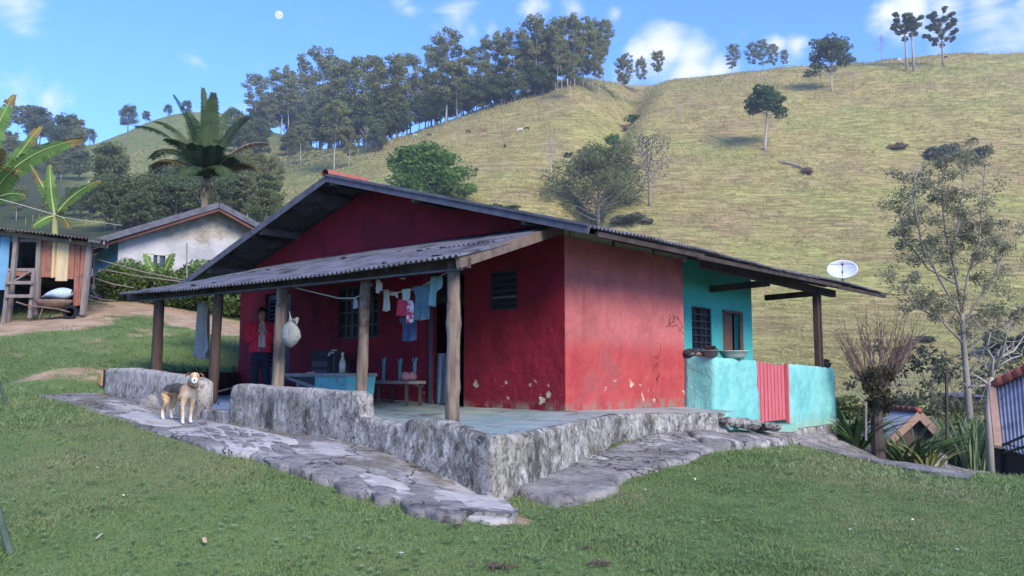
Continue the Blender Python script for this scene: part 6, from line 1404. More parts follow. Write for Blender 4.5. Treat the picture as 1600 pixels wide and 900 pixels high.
# shoes/bundle nearest the red wall
p = H(AT+.45, BR+.08, 0); zt = EZ+z118+.0
mb = MB(); rs = np.random.default_rng(4)
bnd = root('cloth_bundle', (p.x, p.y, zt), 'dark bundle of rags with a brown edge on the parapet by the red wall', 'bundle')
for k_, (dx, s, m_) in enumerate(((-.02, .10, M_DARKM), (.06, .09, mat('brown_cloth', [(.16, .09, .06), (.3, .2, .14)], 9)), (.02, .085, mat('dark_cloth', [(.02, .02, .025), (.05, .045, .05)], 9, bump=.02)), (-.06, .08, MATS['dark_cloth']), (.09, .07, MATS['dark_cloth']))):
    mb = MB(); mb.lathe([(s*.7, 0), (s, s*.4), (s*.8, s*.9), (s*.3, s*1.15)], (p.x+dx*1.4, p.y-abs(dx)*.3, zt+(.05 if k_ > 1 else 0)), 12, Matrix.Rotation(dx*6, 3, 'Y'), 1.2, .8); mb.v = [tuple(x+rs.normal()*.006 for x in v) for v in mb.v]; mk('rag', mb, m_, bnd, smooth=True)
# ---------------------------------------------------------------- veranda things
def cloth(name, label, rows, b, u0, v0, u1, v1, m_, cat='clothing', wav=.02, nw=5, seed=0, group=None):
    """rows: (t, left, right) outline in 0..1 of the pixel box; hangs in the plane b"""
    a0, z0_ = hitA(u0, v0, b); a1, _ = hitA(u1, v0, b); _, z1_ = hitA((u0+u1)/2, v1, b)
    rows = sorted(rows); ts = np.linspace(0, 1, 17); V = []; nx = 14
    for th in (0, 1):
        for t in ts:
            l_ = np.interp(t, [r_[0] for r_ in rows], [r_[1] for r_ in rows]); r2 = np.interp(t, [r_[0] for r_ in rows], [r_[2] for r_ in rows])
            for j in range(nx+1):
                s = l_+(r2-l_)*j/nx; a = a0+(a1-a0)*s; d = wav*math.sin(s*nw*3+seed+t*1.3)*(.4+t)+wav*.5*math.sin(s*11+seed*2)+(.006 if th else 0)
                V.append(tuple(H(a, b+d, z0_+(z1_-z0_)*t+.01*math.sin(s*9+seed)*(1 if t > .9 else 0))))
    n1 = len(ts)*(nx+1); I = lambda k, i, j: k*n1+i*(nx+1)+j; F_ = []
    for i in range(len(ts)-1):
        for j in range(nx): F_ += [(I(0, i, j), I(0, i+1, j), I(0, i+1, j+1), I(0, i, j+1)), (I(1, i, j), I(1, i, j+1), I(1, i+1, j+1), I(1, i+1, j))]
        for j in (0, nx): F_.append((I(0, i, j), I(1, i, j), I(1, i+1, j), I(0, i+1, j)))
    for j in range(nx):
        for i in (0, len(ts)-1): F_.append((I(0, i, j), I(0, i, j+1), I(1, i, j+1), I(1, i, j)))
    mb = MB(); mb.v = V; mb.f = F_; mb.n = len(V); return thing1(name, mb, m_, label, cat, smooth=True)
SH = [(0, .3, .7), (.08, .02, .98), (.28, 0, 1), (.36, .2, .8), (1, .15, .85)]; BX = [(0, 0, 1), (1, .02, .98)]; SHORT = [(0, .12, .88), (.2, .08, .92), (1, 0, 1)]
M_CR = mat('cream_cotton', [(.42, .40, .34), (.53, .51, .44)], 6, bump=.01); M_RD = mat('red_cotton', [(.45, .03, .06), (.6, .06, .1)], 6, bump=.01); M_DEN = mat('washed_denim', [(.06, .13, .17), (.12, .21, .25)], 9, bump=.006, second=((.22, .36, .42), 5, .55, .68))
M_DND = mat('dark_denim', [(.03, .05, .11), (.06, .09, .17)], 8, bump=.01); M_PALET = mat('pale_teal_cotton', [(.15, .29, .31), (.24, .40, .41)], 5, bump=.01)
bL = -2.62
cloth('vest', 'small cream vest pegged left on the clothes line', [(0, .3, .7), (.2, .1, .9), (.35, .15, .8), (1, 0, .95)], bL, 597, 453, 610, 486, M_CR, wav=.008)
cloth('peg_string', 'short string of pale pegs between the vest and the red shorts', [(0, 0, 1), (.4, .1, .9), (.5, .7, 1), (1, .8, 1)], bL, 608, 458, 622, 467, M_CR, 'pegs', wav=.004)
cloth('towel', 'small pale towel pegged above the red shorts', BX, bL-.02, 628, 452, 641, 469, mat('pale_green_towel', (.42, .48, .42)), 'towel', wav=.006)
cloth('shorts', 'red shorts on the clothes line below the pale towel', SHORT, bL, 617, 468, 643, 493, M_RD, wav=.015)
cloth('shirt', 'small red and white striped top beside the denim', [(0, .3, .8), (.3, .1, 1), (1, 0, .8)], bL-.05, 633, 470, 647, 504, mat('red_white_cotton', [(.0, (.5, .06, .1)), (.45, (.5, .06, .1)), (.5, (.6, .55, .6)), (1, (.6, .55, .62))], 12), wav=.015)
cloth('jeans', 'washed blue denim overalls pegged in the middle of the line', [(0, .0, 1), (.3, .08, .98), (.6, .05, .95), (.85, 0, 1), (1, .12, .85)], bL-.03, 644, 448, 671, 500, M_DEN, wav=.03)
cloth('shirt', 'pale teal shirt at the right end of the clothes line', [(0, .25, .9), (.25, 0, 1), (.45, .1, .8), (.55, .05, .6), (1, .05, .5)], bL-.04, 667, 433, 692, 478, M_PALET, wav=.03)
cloth('shorts', 'dark denim shorts hanging lowest under the red ones', [(0, 0, 1), (.2, .0, .95), (.35, .15, .95), (1, .12, .85)], bL+.15, 624, 496, 652, 533, M_DND, wav=.02)
cloth('cap', 'pale cap hung on the log post left of the laundry', [(0, 0, .5), (.3, 0, .9), (.7, 0, 1), (1, 0, .4)], -2.8, 587, 437, 597, 458, M_CR, 'cap', wav=.02)
cloth('rag', 'small grey rag tied on the sagging rope', [(0, .3, .7), (.5, 0, 1), (1, .3, .9)], -2.75, 551, 466, 559, 482, mat('grey_rag', (.32, .34, .38)), 'rag', wav=.01)
cloth('hanging_cloth', 'long grey cloth hanging between the two leftmost posts', [(0, .1, 1), (.3, .08, .95), (.8, 0, 1), (.93, .12, .95), (1, .35, .8)], -1.9, 303, 474, 330, 561, mat('grey_drape', [(.34, .33, .31), (.48, .46, .44)], 4, bump=.01), 'cloth', wav=.05, nw=6)
cloth('door_curtain', 'pale blue grey curtain in the open doorway', [(0, .1, .9), (.5, 0, 1), (1, 0, .95)], .1, 680, 552, 698, 632, mat('curtain_grey', [(.10, .14, .20), (.17, .21, .27)], 3), 'curtain', wav=.03, nw=8)
rp = MB(); rp.tube([H(2.45, -2.87, hitA(480, 446, -2.85)[1])]+[H(hitA(u, v, -2.8)[0], -2.8, hitA(u, v, -2.8)[1]) for u, v in ((500, 459), (530, 466), (553, 466), (572, 458), (581, 443))], .007, 5)
thing1('rope', rp, M_ROPE, 'pale rope sagging between two log posts', 'rope')
rp = MB(); rp.tube([H(hitA(u, v, bL)[0], bL, hitA(u, v, bL)[1]) for u, v in ((586, 450), (600, 455), (620, 457), (640, 454), (660, 447), (680, 435), (702, 424))], .006, 5)
thing1('clothes_line', rp, M_ROPE, 'clothes line carrying the laundry to the nearest log post', 'clothes line')
# lamps under the veranda roof
for (u, v0_, v1_, lab) in ((728, 400, 417, 'lamp holder hanging right of the nearest log post'), (629, 424, 436, 'lamp holder hanging above the laundry')):
    a, zt = hitA(u, v0_, -1.6); _, zb_ = hitA(u, v1_, -1.6); q = H(a, -1.6, zb_); r = root('lamp_holder', q, lab, 'lamp')
    mk('cord', MB().tube([H(a, -1.6, vz(a, .5)-.02), H(a, -1.6, zb_+.06)], .008, 6), M_BLACK, r); mk('socket', MB().lathe([(.02, .08), (.035, .06), (.038, .0), (.03, -.005)], q, 12), M_DARKM, r); mk('rim', MB().lathe([(.041, 0), (.041, .012), (.03, .012), (.03, 0)], q, 12), M_CR, r)
# white bag on the third post
a, zt = hitA(452, 486, -3.05); _, zb_ = hitA(455, 543, -3.05); w_ = abs(hitA(441, 520, -3.05)[0]-hitA(469, 520, -3.05)[0])
bag = root('plastic_bag', H(a, -3.05, zt), 'whitish plastic bag hanging on the third log post', 'bag')
pf = [(0, .01), (.12, .03), (.28, .10), (.38, .32), (.55, .46), (.72, .50), (.88, .34), (.97, .14), (1, .03)]
mb = MB(); V = []
for t, w in pf:
    for j in range(18):
        an = 2*math.pi*j/18; rr_ = .86*w*w_*(1+.10*math.sin(an*3+t*8)+.06*math.sin(an*7)); V.append(tuple(H(a-.02*math.sin(t*5)-w_*.18*t, -3.05-.0+rr_*.55*math.sin(an), zt+(zb_-zt)*t)+(AV*rr_*math.cos(an)).to_3d()))
mb.v = V; mb.n = len(V); mb.f = [(i*18+j, i*18+(j+1) % 18, (i+1)*18+(j+1) % 18, (i+1)*18+j) for i in range(len(pf)-1) for j in range(18)]+[tuple(range(18)), tuple((len(pf)-1)*18+j for j in range(18))]
mk('pouch', mb, mat('milky_plastic', [(.22, .23, .20), (.34, .35, .31)], 4, rough=.4, bump=.03), bag, smooth=True)
mk('knot', MB().tube([H(a-w_*.12, -3.05, zt+(zb_-zt)*.28), H(a-w_*.45, -3.05, zt+(zb_-zt)*.24), H(a-w_*.42, -3.05, zt+(zb_-zt)*.36)], [.02, .03, .015], 6), MATS['milky_plastic'], bag)
# wash trough
bS = -1.75; a0, zS = hitA(543, 583, bS); a1, _ = hitA(492, 583, bS); a2, _ = hitA(446, 585, bS); zbo = hitA(520, 613, bS)[1]
ws = root('wash_trough', H((a0+a1)/2, bS, -.5), 'turquoise cement wash trough with a sloping scrub board', 'sink')
Md = mat('trough_turquoise', [(.10, .38, .37), (.2, .50, .47)], 4, bump=.01, second=((.25, .22, .18), 3, .56, .66)); Mc = mat('trough_cement', [(.18, .17, .16), (.30, .29, .27)], 5, bump=.012)
mk('tub', MB().prism([H(a0+.04, bS, zbo-.05), H(a1-.02, bS, zbo-.05), H(a1, bS, zS-.05), H(a0, bS, zS-.05)], (BV*.03).to_3d()).prism([H(a0, bS+.03, zS-.05), H(a0+.04, bS+.03, zbo-.05), H(a0+.04, bS+.5, zbo-.05), H(a0, bS+.5, zS-.05)], (AV*.03).to_3d()).prism([H(a1, bS+.03, zS-.05), H(a1, bS+.03, zbo), H(a1, bS+.5, zbo), H(a1, bS+.5, zS-.05)], (AV*-.03).to_3d()).prism([H(a0+.04, bS+.5, zbo-.05), H(a1, bS+.5, zbo-.05), H(a1, bS+.5, zS-.05), H(a0, bS+.5, zS-.05)], (BV*.03).to_3d()), Md, ws)
mk('rim', MB().beam(H(a0-.02, bS-.01, zS-.025), H(a2, bS-.01, zS-.03), .05, .05).beam(H(a0-.02, bS+.52, zS-.025), H(a2, bS+.52, zS-.03), .05, .05).beam(H(a0, bS, zS-.026), H(a0, bS+.5, zS-.026), .05, .05), Mc, ws)
mk('scrub_board', MB().prism([H(a1, bS+.02, zS-.20), H(a2, bS+.02, zS-.05), H(a2, bS+.02, zS-.09), H(a1, bS+.02, zS-.26)], (BV*.48).to_3d()), Mc, ws)
for (a, d) in ((a0+.12, .1), (a1, .02), (a2-.25, .1)): mk('leg', MB().beam(H(a, bS+.25, -.50), H(a, bS+.25, zbo-.0 if a < a1+.01 else zS-.12), .16 if a < a2-.3 else .08, .38, up=(BV.x, BV.y, 0)), Mc, ws)
P_ = H(*((hitA(522, 560, -1.1)[0], -1.1)), hitA(522, 556, -1.1)[1]); tp = root('water_tap', P_, 'white tap on a pipe above the wash trough', 'tap')
mk('pipe', MB().tube([P_+Vector((0, .02, -.45)), P_+Vector((0, .02, .02)), P_+Vector((.0, -.02, .05))], .012, 8), M_DARKM, tp); mk('spout', MB().tube([P_+Vector((0, .0, .05)), P_+Vector((-.05, -.07, .05)), P_+Vector((-.07, -.10, .0))], .016, 8), M_CR, tp); mk('handle', MB().box(P_+Vector((0, 0, .09)), (.09, .02, .02)), M_CR, tp)
a, _ = hitA(535, 570, bS+.1); q = H(a, bS+.1, zS+.0); bt = root('bottle', q, 'beige bottle with a white label on the rim of the trough', 'bottle')
hb_ = hitA(535, 554, bS+.1)[1]-zS; mk('body', MB().lathe([(.042, 0), (.047, .02), (.045, hb_*.6), (.02, hb_*.82), (.016, hb_*.95), (.02, hb_)], q, 14), mat('beige_plastic', (.42, .35, .25)), bt, smooth=True); mk('cap', MB().lathe([(.02, 0), (.02, .03)], q+Vector((0, 0, hb_)), 10), M_CR, bt); mk('label', MB().lathe([(.048, hb_*.25), (.048, hb_*.55)], q, 14), M_CR, bt)
a, _ = hitA(485, 581, bS+.1); thing1('soap_bar', MB().box(H(a, bS+.1, zS+.0), (.1, .06, .035), Matrix.Rotation(.5, 3, 'Z')), mat('yellow_soap', (.55, .38, .15)), 'yellowish soap bar on the trough edge', 'soap')
# wood stove / dark crates behind the trough
a, zt = hitA(514, 562, -.7); a_2, _ = hitA(487, 562, -.7); st = root('storage_cabinet', H((a+a_2)/2, -.5, -.5), 'dark low cabinet with drawers against the veranda wall', 'cabinet'); Mk = mat('dark_cabinet', [(.03, .03, .04), (.055, .05, .065)], 5)
mk('body', MB().prism([H(a, -.7, -.5), H(a_2, -.7, -.5), H(a_2, -.7, zt), H(a, -.7, zt)], (BV*.45).to_3d()), Mk, st); mk('top', MB().prism([H(a-.05, -.74, zt), H(a_2+.06, -.74, zt), H(a_2+.06, -.22, zt), H(a-.05, -.22, zt)], (0, 0, .03)), Mk, st)
for k_ in range(3): mk('drawer', MB().prism([H(a+.04, -.72, zt-.12-.15*k_), H(a_2-.04, -.72, zt-.12-.15*k_), H(a_2-.04, -.72, zt-.02-.15*k_), H(a+.04, -.72, zt-.02-.15*k_)], (BV*.02).to_3d()), mat('grey_drawer', (.09, .09, .11)), st)
ab, zb2 = hitA(520, 551, -.6); thing1('box', MB().box(H(ab+.25, -.5, zt+.10), (.5, .3, .13), Matrix.Rotation(math.atan2(AV.y, AV.x), 3, 'Z')), Mk, 'black flat box lying on the dark cabinet', 'box')
# bench with turquoise uprights
a0b, zB = hitA(641, 596, -.75); a1b, _ = hitA(545, 596, -.75); bn = root('bench', H((a0b+a1b)/2, -.6, -.53), 'rough plank bench with forked turquoise back posts', 'bench')
mk('seat', MB().prism([H(a0b, -.78, zB-.04), H(a1b, -.78, zB-.04), H(a1b, -.42, zB-.04), H(a0b, -.42, zB-.04)], (0, 0, .045)), mat('bench_plank', [(.16, .14, .14), (.26, .23, .22)], 5), bn)
for f_ in (.06, .5, .94):
    a = a0b+(a1b-a0b)*f_
    for bb in (-.74, -.46): mk('leg', MB().beam(H(a, bb, -.55), H(a, bb, zB-.04), .05, .05, up=(1, 0, 0)), MATS['old_dark_beam'], bn)
for (u, v) in ((600, 559), (625, 560), (648, 559)):
    a, z = hitA(u, v, -.42); mk('back_post', MB().tube([H(a, -.42, zB-.05), H(a, -.42, z-.10), H(a-.04, -.42, z)], [.022, .028, .018], 7).tube([H(a, -.42, z-.11), H(a+.045, -.42, z-.01)], [.02, .014], 6), mat('teal_paint', [(.05, .20, .24), (.09, .28, .31)], 5), bn)
for (u, v, lab) in ((633, 588, 'left pinkish ball of cloth on the bench'), (636.5, 583, 'right pinkish bundle leaning by the bench end post')):
    a, z = hitA(u, v, -.6); mb = MB().lathe([(.03, -.06), (.075, -.03), (.085, .01), (.06, .06), (.02, .08)], H(a, -.6+(0.09 if u > 635 else 0), zB+.065), 12); mb.v = [tuple(x+random.uniform(-.006, .006) for x in v_) for v_ in mb.v]; thing1('cloth_bundle', mb, mat('dusty_pink', [(.26, .12, .13), (.36, .2, .2)], 7), lab, 'bundle', smooth=True)
# sandals
for k_, (u, v, rz2) in enumerate(((322, 632, .3), (329, 630, 1.2), (334, 634, .1), (340, 634, .5))):
    kx, kz = ray(u, v); Yq = (zfl(3.2)+.01)/kz; q = Vector((kx*Yq, Yq, EZ+zfl(3)+.012)); fl_ = root('sandal', q, ['leftmost black sandal at the entrance step', 'second black sandal lying across the others', 'third black sandal from the left at the step', 'rightmost black sandal at the entrance step'][k_], 'sandal', 'sandals by the entrance')
    Rz = Matrix.Rotation(rz2, 3, 'Z'); so_ = [(.13*math.cos(t)*(1), .045*math.sin(t)*(1+.2*math.cos(t))) for t in np.linspace(0, 2*math.pi, 17)[:-1]]
    mk('sole', MB().prism([q+Rz@Vector((x, y, 0)) for x, y in so_], (0, 0, .018)), M_BLACK, fl_); mk('strap', MB().tube([q+Rz@Vector((-.01, -.042, .015)), q+Rz@Vector((.02, 0, .05)), q+Rz@Vector((-.01, .042, .015))], .008, 5), M_BLACK, fl_)
# stick leaning behind the curb
thing1('broom_handle', MB().tube([H(hitA(340, 612, -2.2)[0], -2.2, hitA(340, 612, -2.2)[1]), H(hitA(378, 602, -1.6)[0], -1.6, hitA(378, 602, -1.6)[1])], .014, 6), M_TWIG, 'thin grey stick leaning across the far end of the veranda', 'stick')
# ---------------------------------------------------------------- dog
def dog_mat():
    t = NT('dog_fur', .9, .15); x, y, z = t.sep(t.tc.outputs['Object'])[:3]; nz = t.math('MULTIPLY', t.math('SUBTRACT', t.noise(14, 4, .6, t.tc.outputs['Object']), .5), .12)
    z2 = t.math('ADD', z, nz); x2 = t.math('ADD', x, nz)
    c = t.mix(t.rng(t.noise(30, 4, .6, t.tc.outputs['Object']), .4, .6), (.42, .27, .14), (.56, .40, .24))
    c = t.mix(t.math('MULTIPLY', t.math('MULTIPLY', t.rng(z2, .35, .40), t.rng(x2, -.36, -.28)), t.rng(x2, .22, .14)), c, (.075, .065, .065))
    c = t.mix(t.rng(z2, .16, .05), c, (.66, .62, .55))
    c = t.mix(t.math('MULTIPLY', t.rng(x2, .22, .30), t.rng(z2, .50, .40)), c, (.60, .50, .38))
    n = t.bump(t.noise(60, 4, .6, t.mapv((1, 1, .4), src=t.tc.outputs['Object'])), .01)
    return t.done(c, n)
DM = dog_mat(); DH = mat('dog_head_fur', [(.45, .27, .13), (.58, .38, .2)], 30); DWt = mat('dog_white_fur', [(.66, .63, .58), (.8, .77, .72)], 30); DN = M_BLACK
pf_ = ghit(292, 667); hd = math.radians(-38); hv = Vector((math.cos(hd), math.sin(hd), 0)); dog = root('dog', (0, 0, 0), 'tan and grey dog with white paws standing on the path looking at the camera', 'dog')
ns, es = [], []
chain(ns, es, [((0, 0, .415), (.085, .098)), ((.12, 0, .41), (.098, .120)), ((.22, 0, .43), (.090, .118)), ((.29, 0, .485), (.066, .080)), ((.335, -.012, .545), .060), ((.365, -.025, .605), .062)])
hp = chain(ns, es, [((-.12, 0, .425), (.072, .085)), ((-.24, 0, .43), (.078, .085))], 0)
chain(ns, es, [((-.31, 0, .43), .028), ((-.37, .0, .36), .024), ((-.39, .01, .27), .014)], hp)
for s, fx in ((-1, .03), (1, -.02)):
    chain(ns, es, [((.22, s*.065, .33), (.042, .05)), ((.205+fx*.4, s*.07, .22), .027), ((.215+fx, s*.07, .11), .021), ((.215+fx, s*.07, .03), .022), ((.25+fx, s*.07, .018), .022)], 2)
    chain(ns, es, [((-.24, s*.065, .34), (.055, .068)), ((-.20+fx, s*.075, .24), .036), ((-.285+fx, s*.075, .145), .021), ((-.265+fx, s*.075, .035), .020), ((-.23+fx, s*.075, .018), .021)], hp)
skin('body', ns, es, DM, dog, lvl=2)
# head turned towards the camera
cdir = Vector((-pf_.x, -pf_.y, 0)).normalized(); ang = math.atan2(cdir.y, cdir.x)-hd; hf = Vector((math.cos(ang), math.sin(ang), -.08)).normalized(); hs = Vector((-math.sin(ang), math.cos(ang), 0)); hu = hf.cross(hs)*1.0; hc = Vector((.385, -.035, .625))
KH = 1.16; HP = lambda f, s, u: hc+(hf*f+hs*s+hu*u)*KH
if hu.z < 0: hu = -hu
ns, es = [], []; chain(ns, es, [(HP(-.03, 0, .0), (.066, .066)), (HP(.025, 0, .012), (.071, .064)), (HP(.07, 0, -.008), (.042, .042)), (HP(.12, 0, -.022), (.029, .027)), (HP(.145, 0, -.022), (.025, .023))])
skin('head', ns, es, DH, dog, lvl=2)
mb = MB(); Rh = hf.to_track_quat('Z', 'Y').to_matrix()
mb.lathe([(.014, .191), (.030, .186), (.036, .168), (.038, .116), (.046, .081), (.050, .058), (.023, .052)], HP(0, 0, -.020), 16, Rh); mk('muzzle', mb, DWt, dog, smooth=True, local=True)
mb = MB(); mb.lathe([(.004, .077), (.015, .072), (.020, .052), (.018, .023)], HP(.018, 0, .024), 10, Rh, .6, 1.9); mk('blaze', mb, DWt, dog, smooth=True, local=True)
mb = MB(); mb.lathe([(.003, .012), (.012, .008), (.014, 0), (.008, -.008)], HP(.160, 0, -.010), 10, Rh); mk('nose', mb, DN, dog, smooth=True, local=True)
for s in (-1, 1):
    mb = MB(); mb.lathe([(.003, .008), (.008, .005), (.009, 0), (.004, -.005)], HP(.066, s*.026, .020), 10, Rh); mk('eye', mb, DN, dog, smooth=True, local=True)
    e = [HP(-.01, s*.045, .055), HP(.03, s*.05, .055), HP(.045, s*.088, .040), HP(.035, s*.100, .005), HP(.008, s*.085, .002)]
    mk('ear', MB().prism(e, hf*-.012+hs*(s*.002)), mat('dog_ear_fur', [(.30, .15, .08), (.42, .24, .13)], 30), dog, local=True)
mk('mouth', MB().tube([HP(.150, -.012, -.040), HP(.156, 0, -.044), HP(.150, .012, -.040)], .003, 5), DN, dog, local=True)
mk('collar', MB().tube([Vector((.325, -.01, .53))+Vector((-math.sin(.8)*0, 0, 0))+(Vector((math.cos(t)*.068*.85, math.sin(t)*.066, math.cos(t)*-.045))) for t in np.linspace(0, 2*math.pi, 17)], .007, 5, cap=False), mat('brown_collar', (.10, .05, .03)), dog, local=True)
off_ = Vector((hv.x*.2, hv.y*.2, 0)); dog.location = (pf_.x-off_.x, pf_.y-off_.y, gz(pf_.x-off_.x, pf_.y-off_.y)+.025); dog.rotation_euler[2] = hd
zf_, zh_ = gz(pf_.x, pf_.y), gz(pf_.x-hv.x*.45, pf_.y-hv.y*.45); dog.rotation_euler[1] = -math.atan2(zf_-zh_, .45); dog.scale = (.84,)*3
ORG[dog.name] = Vector(dog.location)
# ---------------------------------------------------------------- person
aP_, _ = hitA(407, 560, -1.2); pp = H(aP_, -1.2, -.47); M_SK = mat('skin_tone', [(.40, .23, .17), (.50, .30, .22)], 9); M_HR = mat('black_hair', [(.008, .007, .008), (.02, .017, .018)], 30, rough=.5); M_JK = mat('red_jacket', [(.62, .015, .04), (.75, .03, .07)], 9, bump=.012, bscale=20)
M_SHT = mat('pinkish_white_shirt', [(.55, .42, .44), (.68, .56, .57)], 8, bump=.008); M_TR = mat('navy_trousers', [(.012, .014, .03), (.025, .028, .05)], 8, bump=.01)
ps = root('person', pp, 'person in an open red jacket with bowed head, hands held together at the chest', 'person')
fa = math.atan2(-pp.y, -pp.x); fw = Vector((math.cos(fa+.12), math.sin(fa+.12), 0)); ri = Vector((-fw.y, fw.x, 0))*-1   # ri: the person's right hand side is screen left
Q_ = lambda f, s, z: fw*f+ri*s+Vector((0, 0, z))
ns, es = [], []      # body: one continuous surface
chain(ns, es, [(Q_(0, 0, .86), (.135, .10)), (Q_(0, 0, 1.0), (.115, .09)), (Q_(0, 0, 1.14), (.13, .09)), (Q_(0, 0, 1.26), (.13, .085)), (Q_(.0, 0, 1.335), .052), (Q_(.03, 0, 1.385), .048), (Q_(.055, 0, 1.435), (.066, .078)), (Q_(.068, 0, 1.485), (.070, .082)), (Q_(.06, 0, 1.53), (.05, .055))])
for s in (-1, 1):
    chain(ns, es, [(Q_(0, s*.155, 1.275), .05), (Q_(-.01, s*.195, 1.13), .042), (Q_(.02, s*.20, 1.01), .034), (Q_(.13, s*.12, 1.09), .027), (Q_(.19, s*.055, 1.165), .020), (Q_(.205, s*.035, 1.20), (.020, .030))], 3)
    w = len(ns)-1
    for k_, (du, l_) in enumerate(((-.026, .052), (-.009, .064), (.009, .068), (.026, .06))):
        chain(ns, es, [(Q_(.215+du*.4, s*(.034-.0*du)+du*.2, 1.225+du*.1), .0085), (Q_(.228+du*.8, s*(.022)+du*.1, 1.225+l_*.55), .0078), (Q_(.222+du*.9, s*.008, 1.225+l_*.8), .0065)], w)
    chain(ns, es, [(Q_(.18, s*.045, 1.215), .009), (Q_(.185, s*.03, 1.25), .0075)], w)
    chain(ns, es, [(Q_(0, s*.085, .74), .078), (Q_(.01, s*.09, .45), .054), (Q_(-.01, s*.09, .25), .048), (Q_(0, s*.09, .07), .036), (Q_(.09, s*.1, .035), .034), (Q_(.15, s*.105, .03), .026)], 0)
skin('body', ns, es, M_SK, ps, lvl=2)
hc = Q_(.07, 0, 1.50); hdn = (fw*.8+Vector((0, 0, -.6))).normalized()
Rf = hdn.to_track_quat('Z', 'Y').to_matrix()
hup = Vector((0, 0, .8))+fw*.6
mk('nose', MB().lathe([(.012, 0), (.011, .012), (.006, .024), (.002, .027)], hc+hdn*.074-hup*.02, 8, Rf), M_SK, ps, smooth=True, local=True)
mk('mouth', MB().tube([hc+hdn*.072-hup*.05-ri*.022, hc+hdn*.078-hup*.052, hc+hdn*.072-hup*.05+ri*.022], .004, 5), mat('lips', (.25, .08, .07)), ps, local=True)
for s in (-1, 1):
    mk('eye', MB().lathe([(.003, .006), (.008, .003), (.008, -.003)], hc+hdn*.072+ri*(s*.028)+hup*.006, 8, Rf), M_BLACK, ps, local=True)
    mk('ear', MB().lathe([(.004, .0), (.016, .004), (.012, .012), (.004, .014)], hc-fw*.01+ri*(s*.072)-hup*.005, 10, (ri*s).to_track_quat('Z', 'Y').to_matrix(), .7, 1.2), M_SK, ps, smooth=True, local=True)
hr = MB(); n1_, n2_ = 18, 14
def hairpt(s, t):
    ph = math.pi*2*s; th = t*math.pi*.62; r0 = .092+.006*math.sin(ph*9)+.004*math.sin(ph*17+t*9)
    fr = math.cos(ph)   # 1 = front
    th = th*(.72 if fr > .55 else (.9 if fr > .2 else 1.3))
    d = (fw*math.cos(ph)+ri*math.sin(ph))*math.sin(th)+Vector((0, 0, math.cos(th))); q = Vector((hc.x, hc.y, hc.z))-fw*.014+Vector((0, 0, .0))
    e_ = d.x*fw.x+d.y*fw.y; return q+d*r0*(1.0 if d.z > -.3 else .92)+(fw*.45*max(0, d.z)*r0)
hr.grid(hairpt, n1_, n2_); v0 = [tuple(x) for x in hr.v]; mk('hair', hr, M_HR, ps, smooth=True, local=True)
mk('hair_bun', MB().lathe([(.01, -.04), (.04, -.02), (.046, .01), (.03, .04), (.008, .05)], hc-fw*.105+Vector((0, 0, -.01)), 12), M_HR, ps, smooth=True, local=True)
# shirt, jacket, trousers
def torso(a0_, a1_, secs, n=22, th=.008):
    mb = MB(); V = []
    for off2 in (0, th):
        for (z, rx, ry, fo) in secs:
            for j in range(n+1):
                t = a0_+(a1_-a0_)*j/n; k2 = 1+.03*math.sin(t*5+z*14)+.02*math.sin(t*11+z*5); V.append(tuple(Q_((ry+off2)*math.cos(t)*k2+fo, (rx+off2)*math.sin(t)*k2, z)))
    m2 = len(secs); N1 = m2*(n+1); I = lambda k, i, j: k*N1+i*(n+1)+j; F_ = []
    for i in range(m2-1):
        for j in range(n): F_ += [(I(0, i, j), I(0, i+1, j), I(0, i+1, j+1), I(0, i, j+1)), (I(1, i, j), I(1, i, j+1), I(1, i+1, j+1), I(1, i+1, j))]
        for j in (0, n): F_.append((I(0, i, j), I(1, i, j), I(1, i+1, j), I(0, i+1, j)))
    for i in (0, m2-1):
        for j in range(n): F_.append((I(0, i, j), I(0, i, j+1), I(1, i, j+1), I(1, i, j)))
    mb.v = V; mb.f = F_; mb.n = len(V); return mb
mk('shirt', torso(0, 2*math.pi, [(.84, .165, .125, 0), (.95, .150, .120, 0), (1.05, .142, .115, 0), (1.16, .155, .112, 0), (1.26, .155, .10, 0), (1.32, .085, .07, .01), (1.345, .06, .058, .02)]), M_SHT, ps, smooth=True, local=True)
mk('shirt_hem', torso(0, 2*math.pi, [(.80, .172, .13, 0), (.84, .170, .13, 0), (.885, .166, .128, 0)]), mat('rose_cotton', (.42, .05, .10)), ps, smooth=True, local=True)
jk = torso(.36, 2*math.pi-.36, [(.80, .195, .15, 0), (.86, .190, .148, 0), (.98, .172, .138, 0), (1.10, .178, .135, 0), (1.20, .190, .130, 0), (1.27, .178, .115, 0), (1.315, .11, .088, .005), (1.35, .078, .075, .012)], 30)
for s in (-1, 1): jk.tube([Q_(0, s*.13, 1.285), Q_(0, s*.185, 1.25), Q_(-.01, s*.212, 1.13), Q_(.015, s*.222, 1.01), Q_(.06, s*.18, 1.02), Q_(.135, s*.115, 1.09), Q_(.175, s*.07, 1.145)], [.07, .074, .062, .058, .056, .045, .038], 14, jit=.04)
mk('jacket', jk, M_JK, ps, smooth=True, local=True)
mk('zip_edge', MB().tube([Q_(.142, .062, .82), Q_(.134, .055, .98), Q_(.125, .056, 1.10), Q_(.10, .05, 1.25)], .005, 5), M_SHT, ps, local=True)
ns, es = [], []; chain(ns, es, [(Q_(0, 0, .88), (.15, .115)), (Q_(0, 0, .80), (.155, .12))])
for s in (-1, 1): chain(ns, es, [(Q_(0, s*.09, .68), .095), (Q_(.01, s*.095, .42), .072), (Q_(-.005, s*.095, .22), .064), (Q_(0, s*.095, .10), .06)], 1)
skin('trousers', ns, es, M_TR, ps, lvl=2)
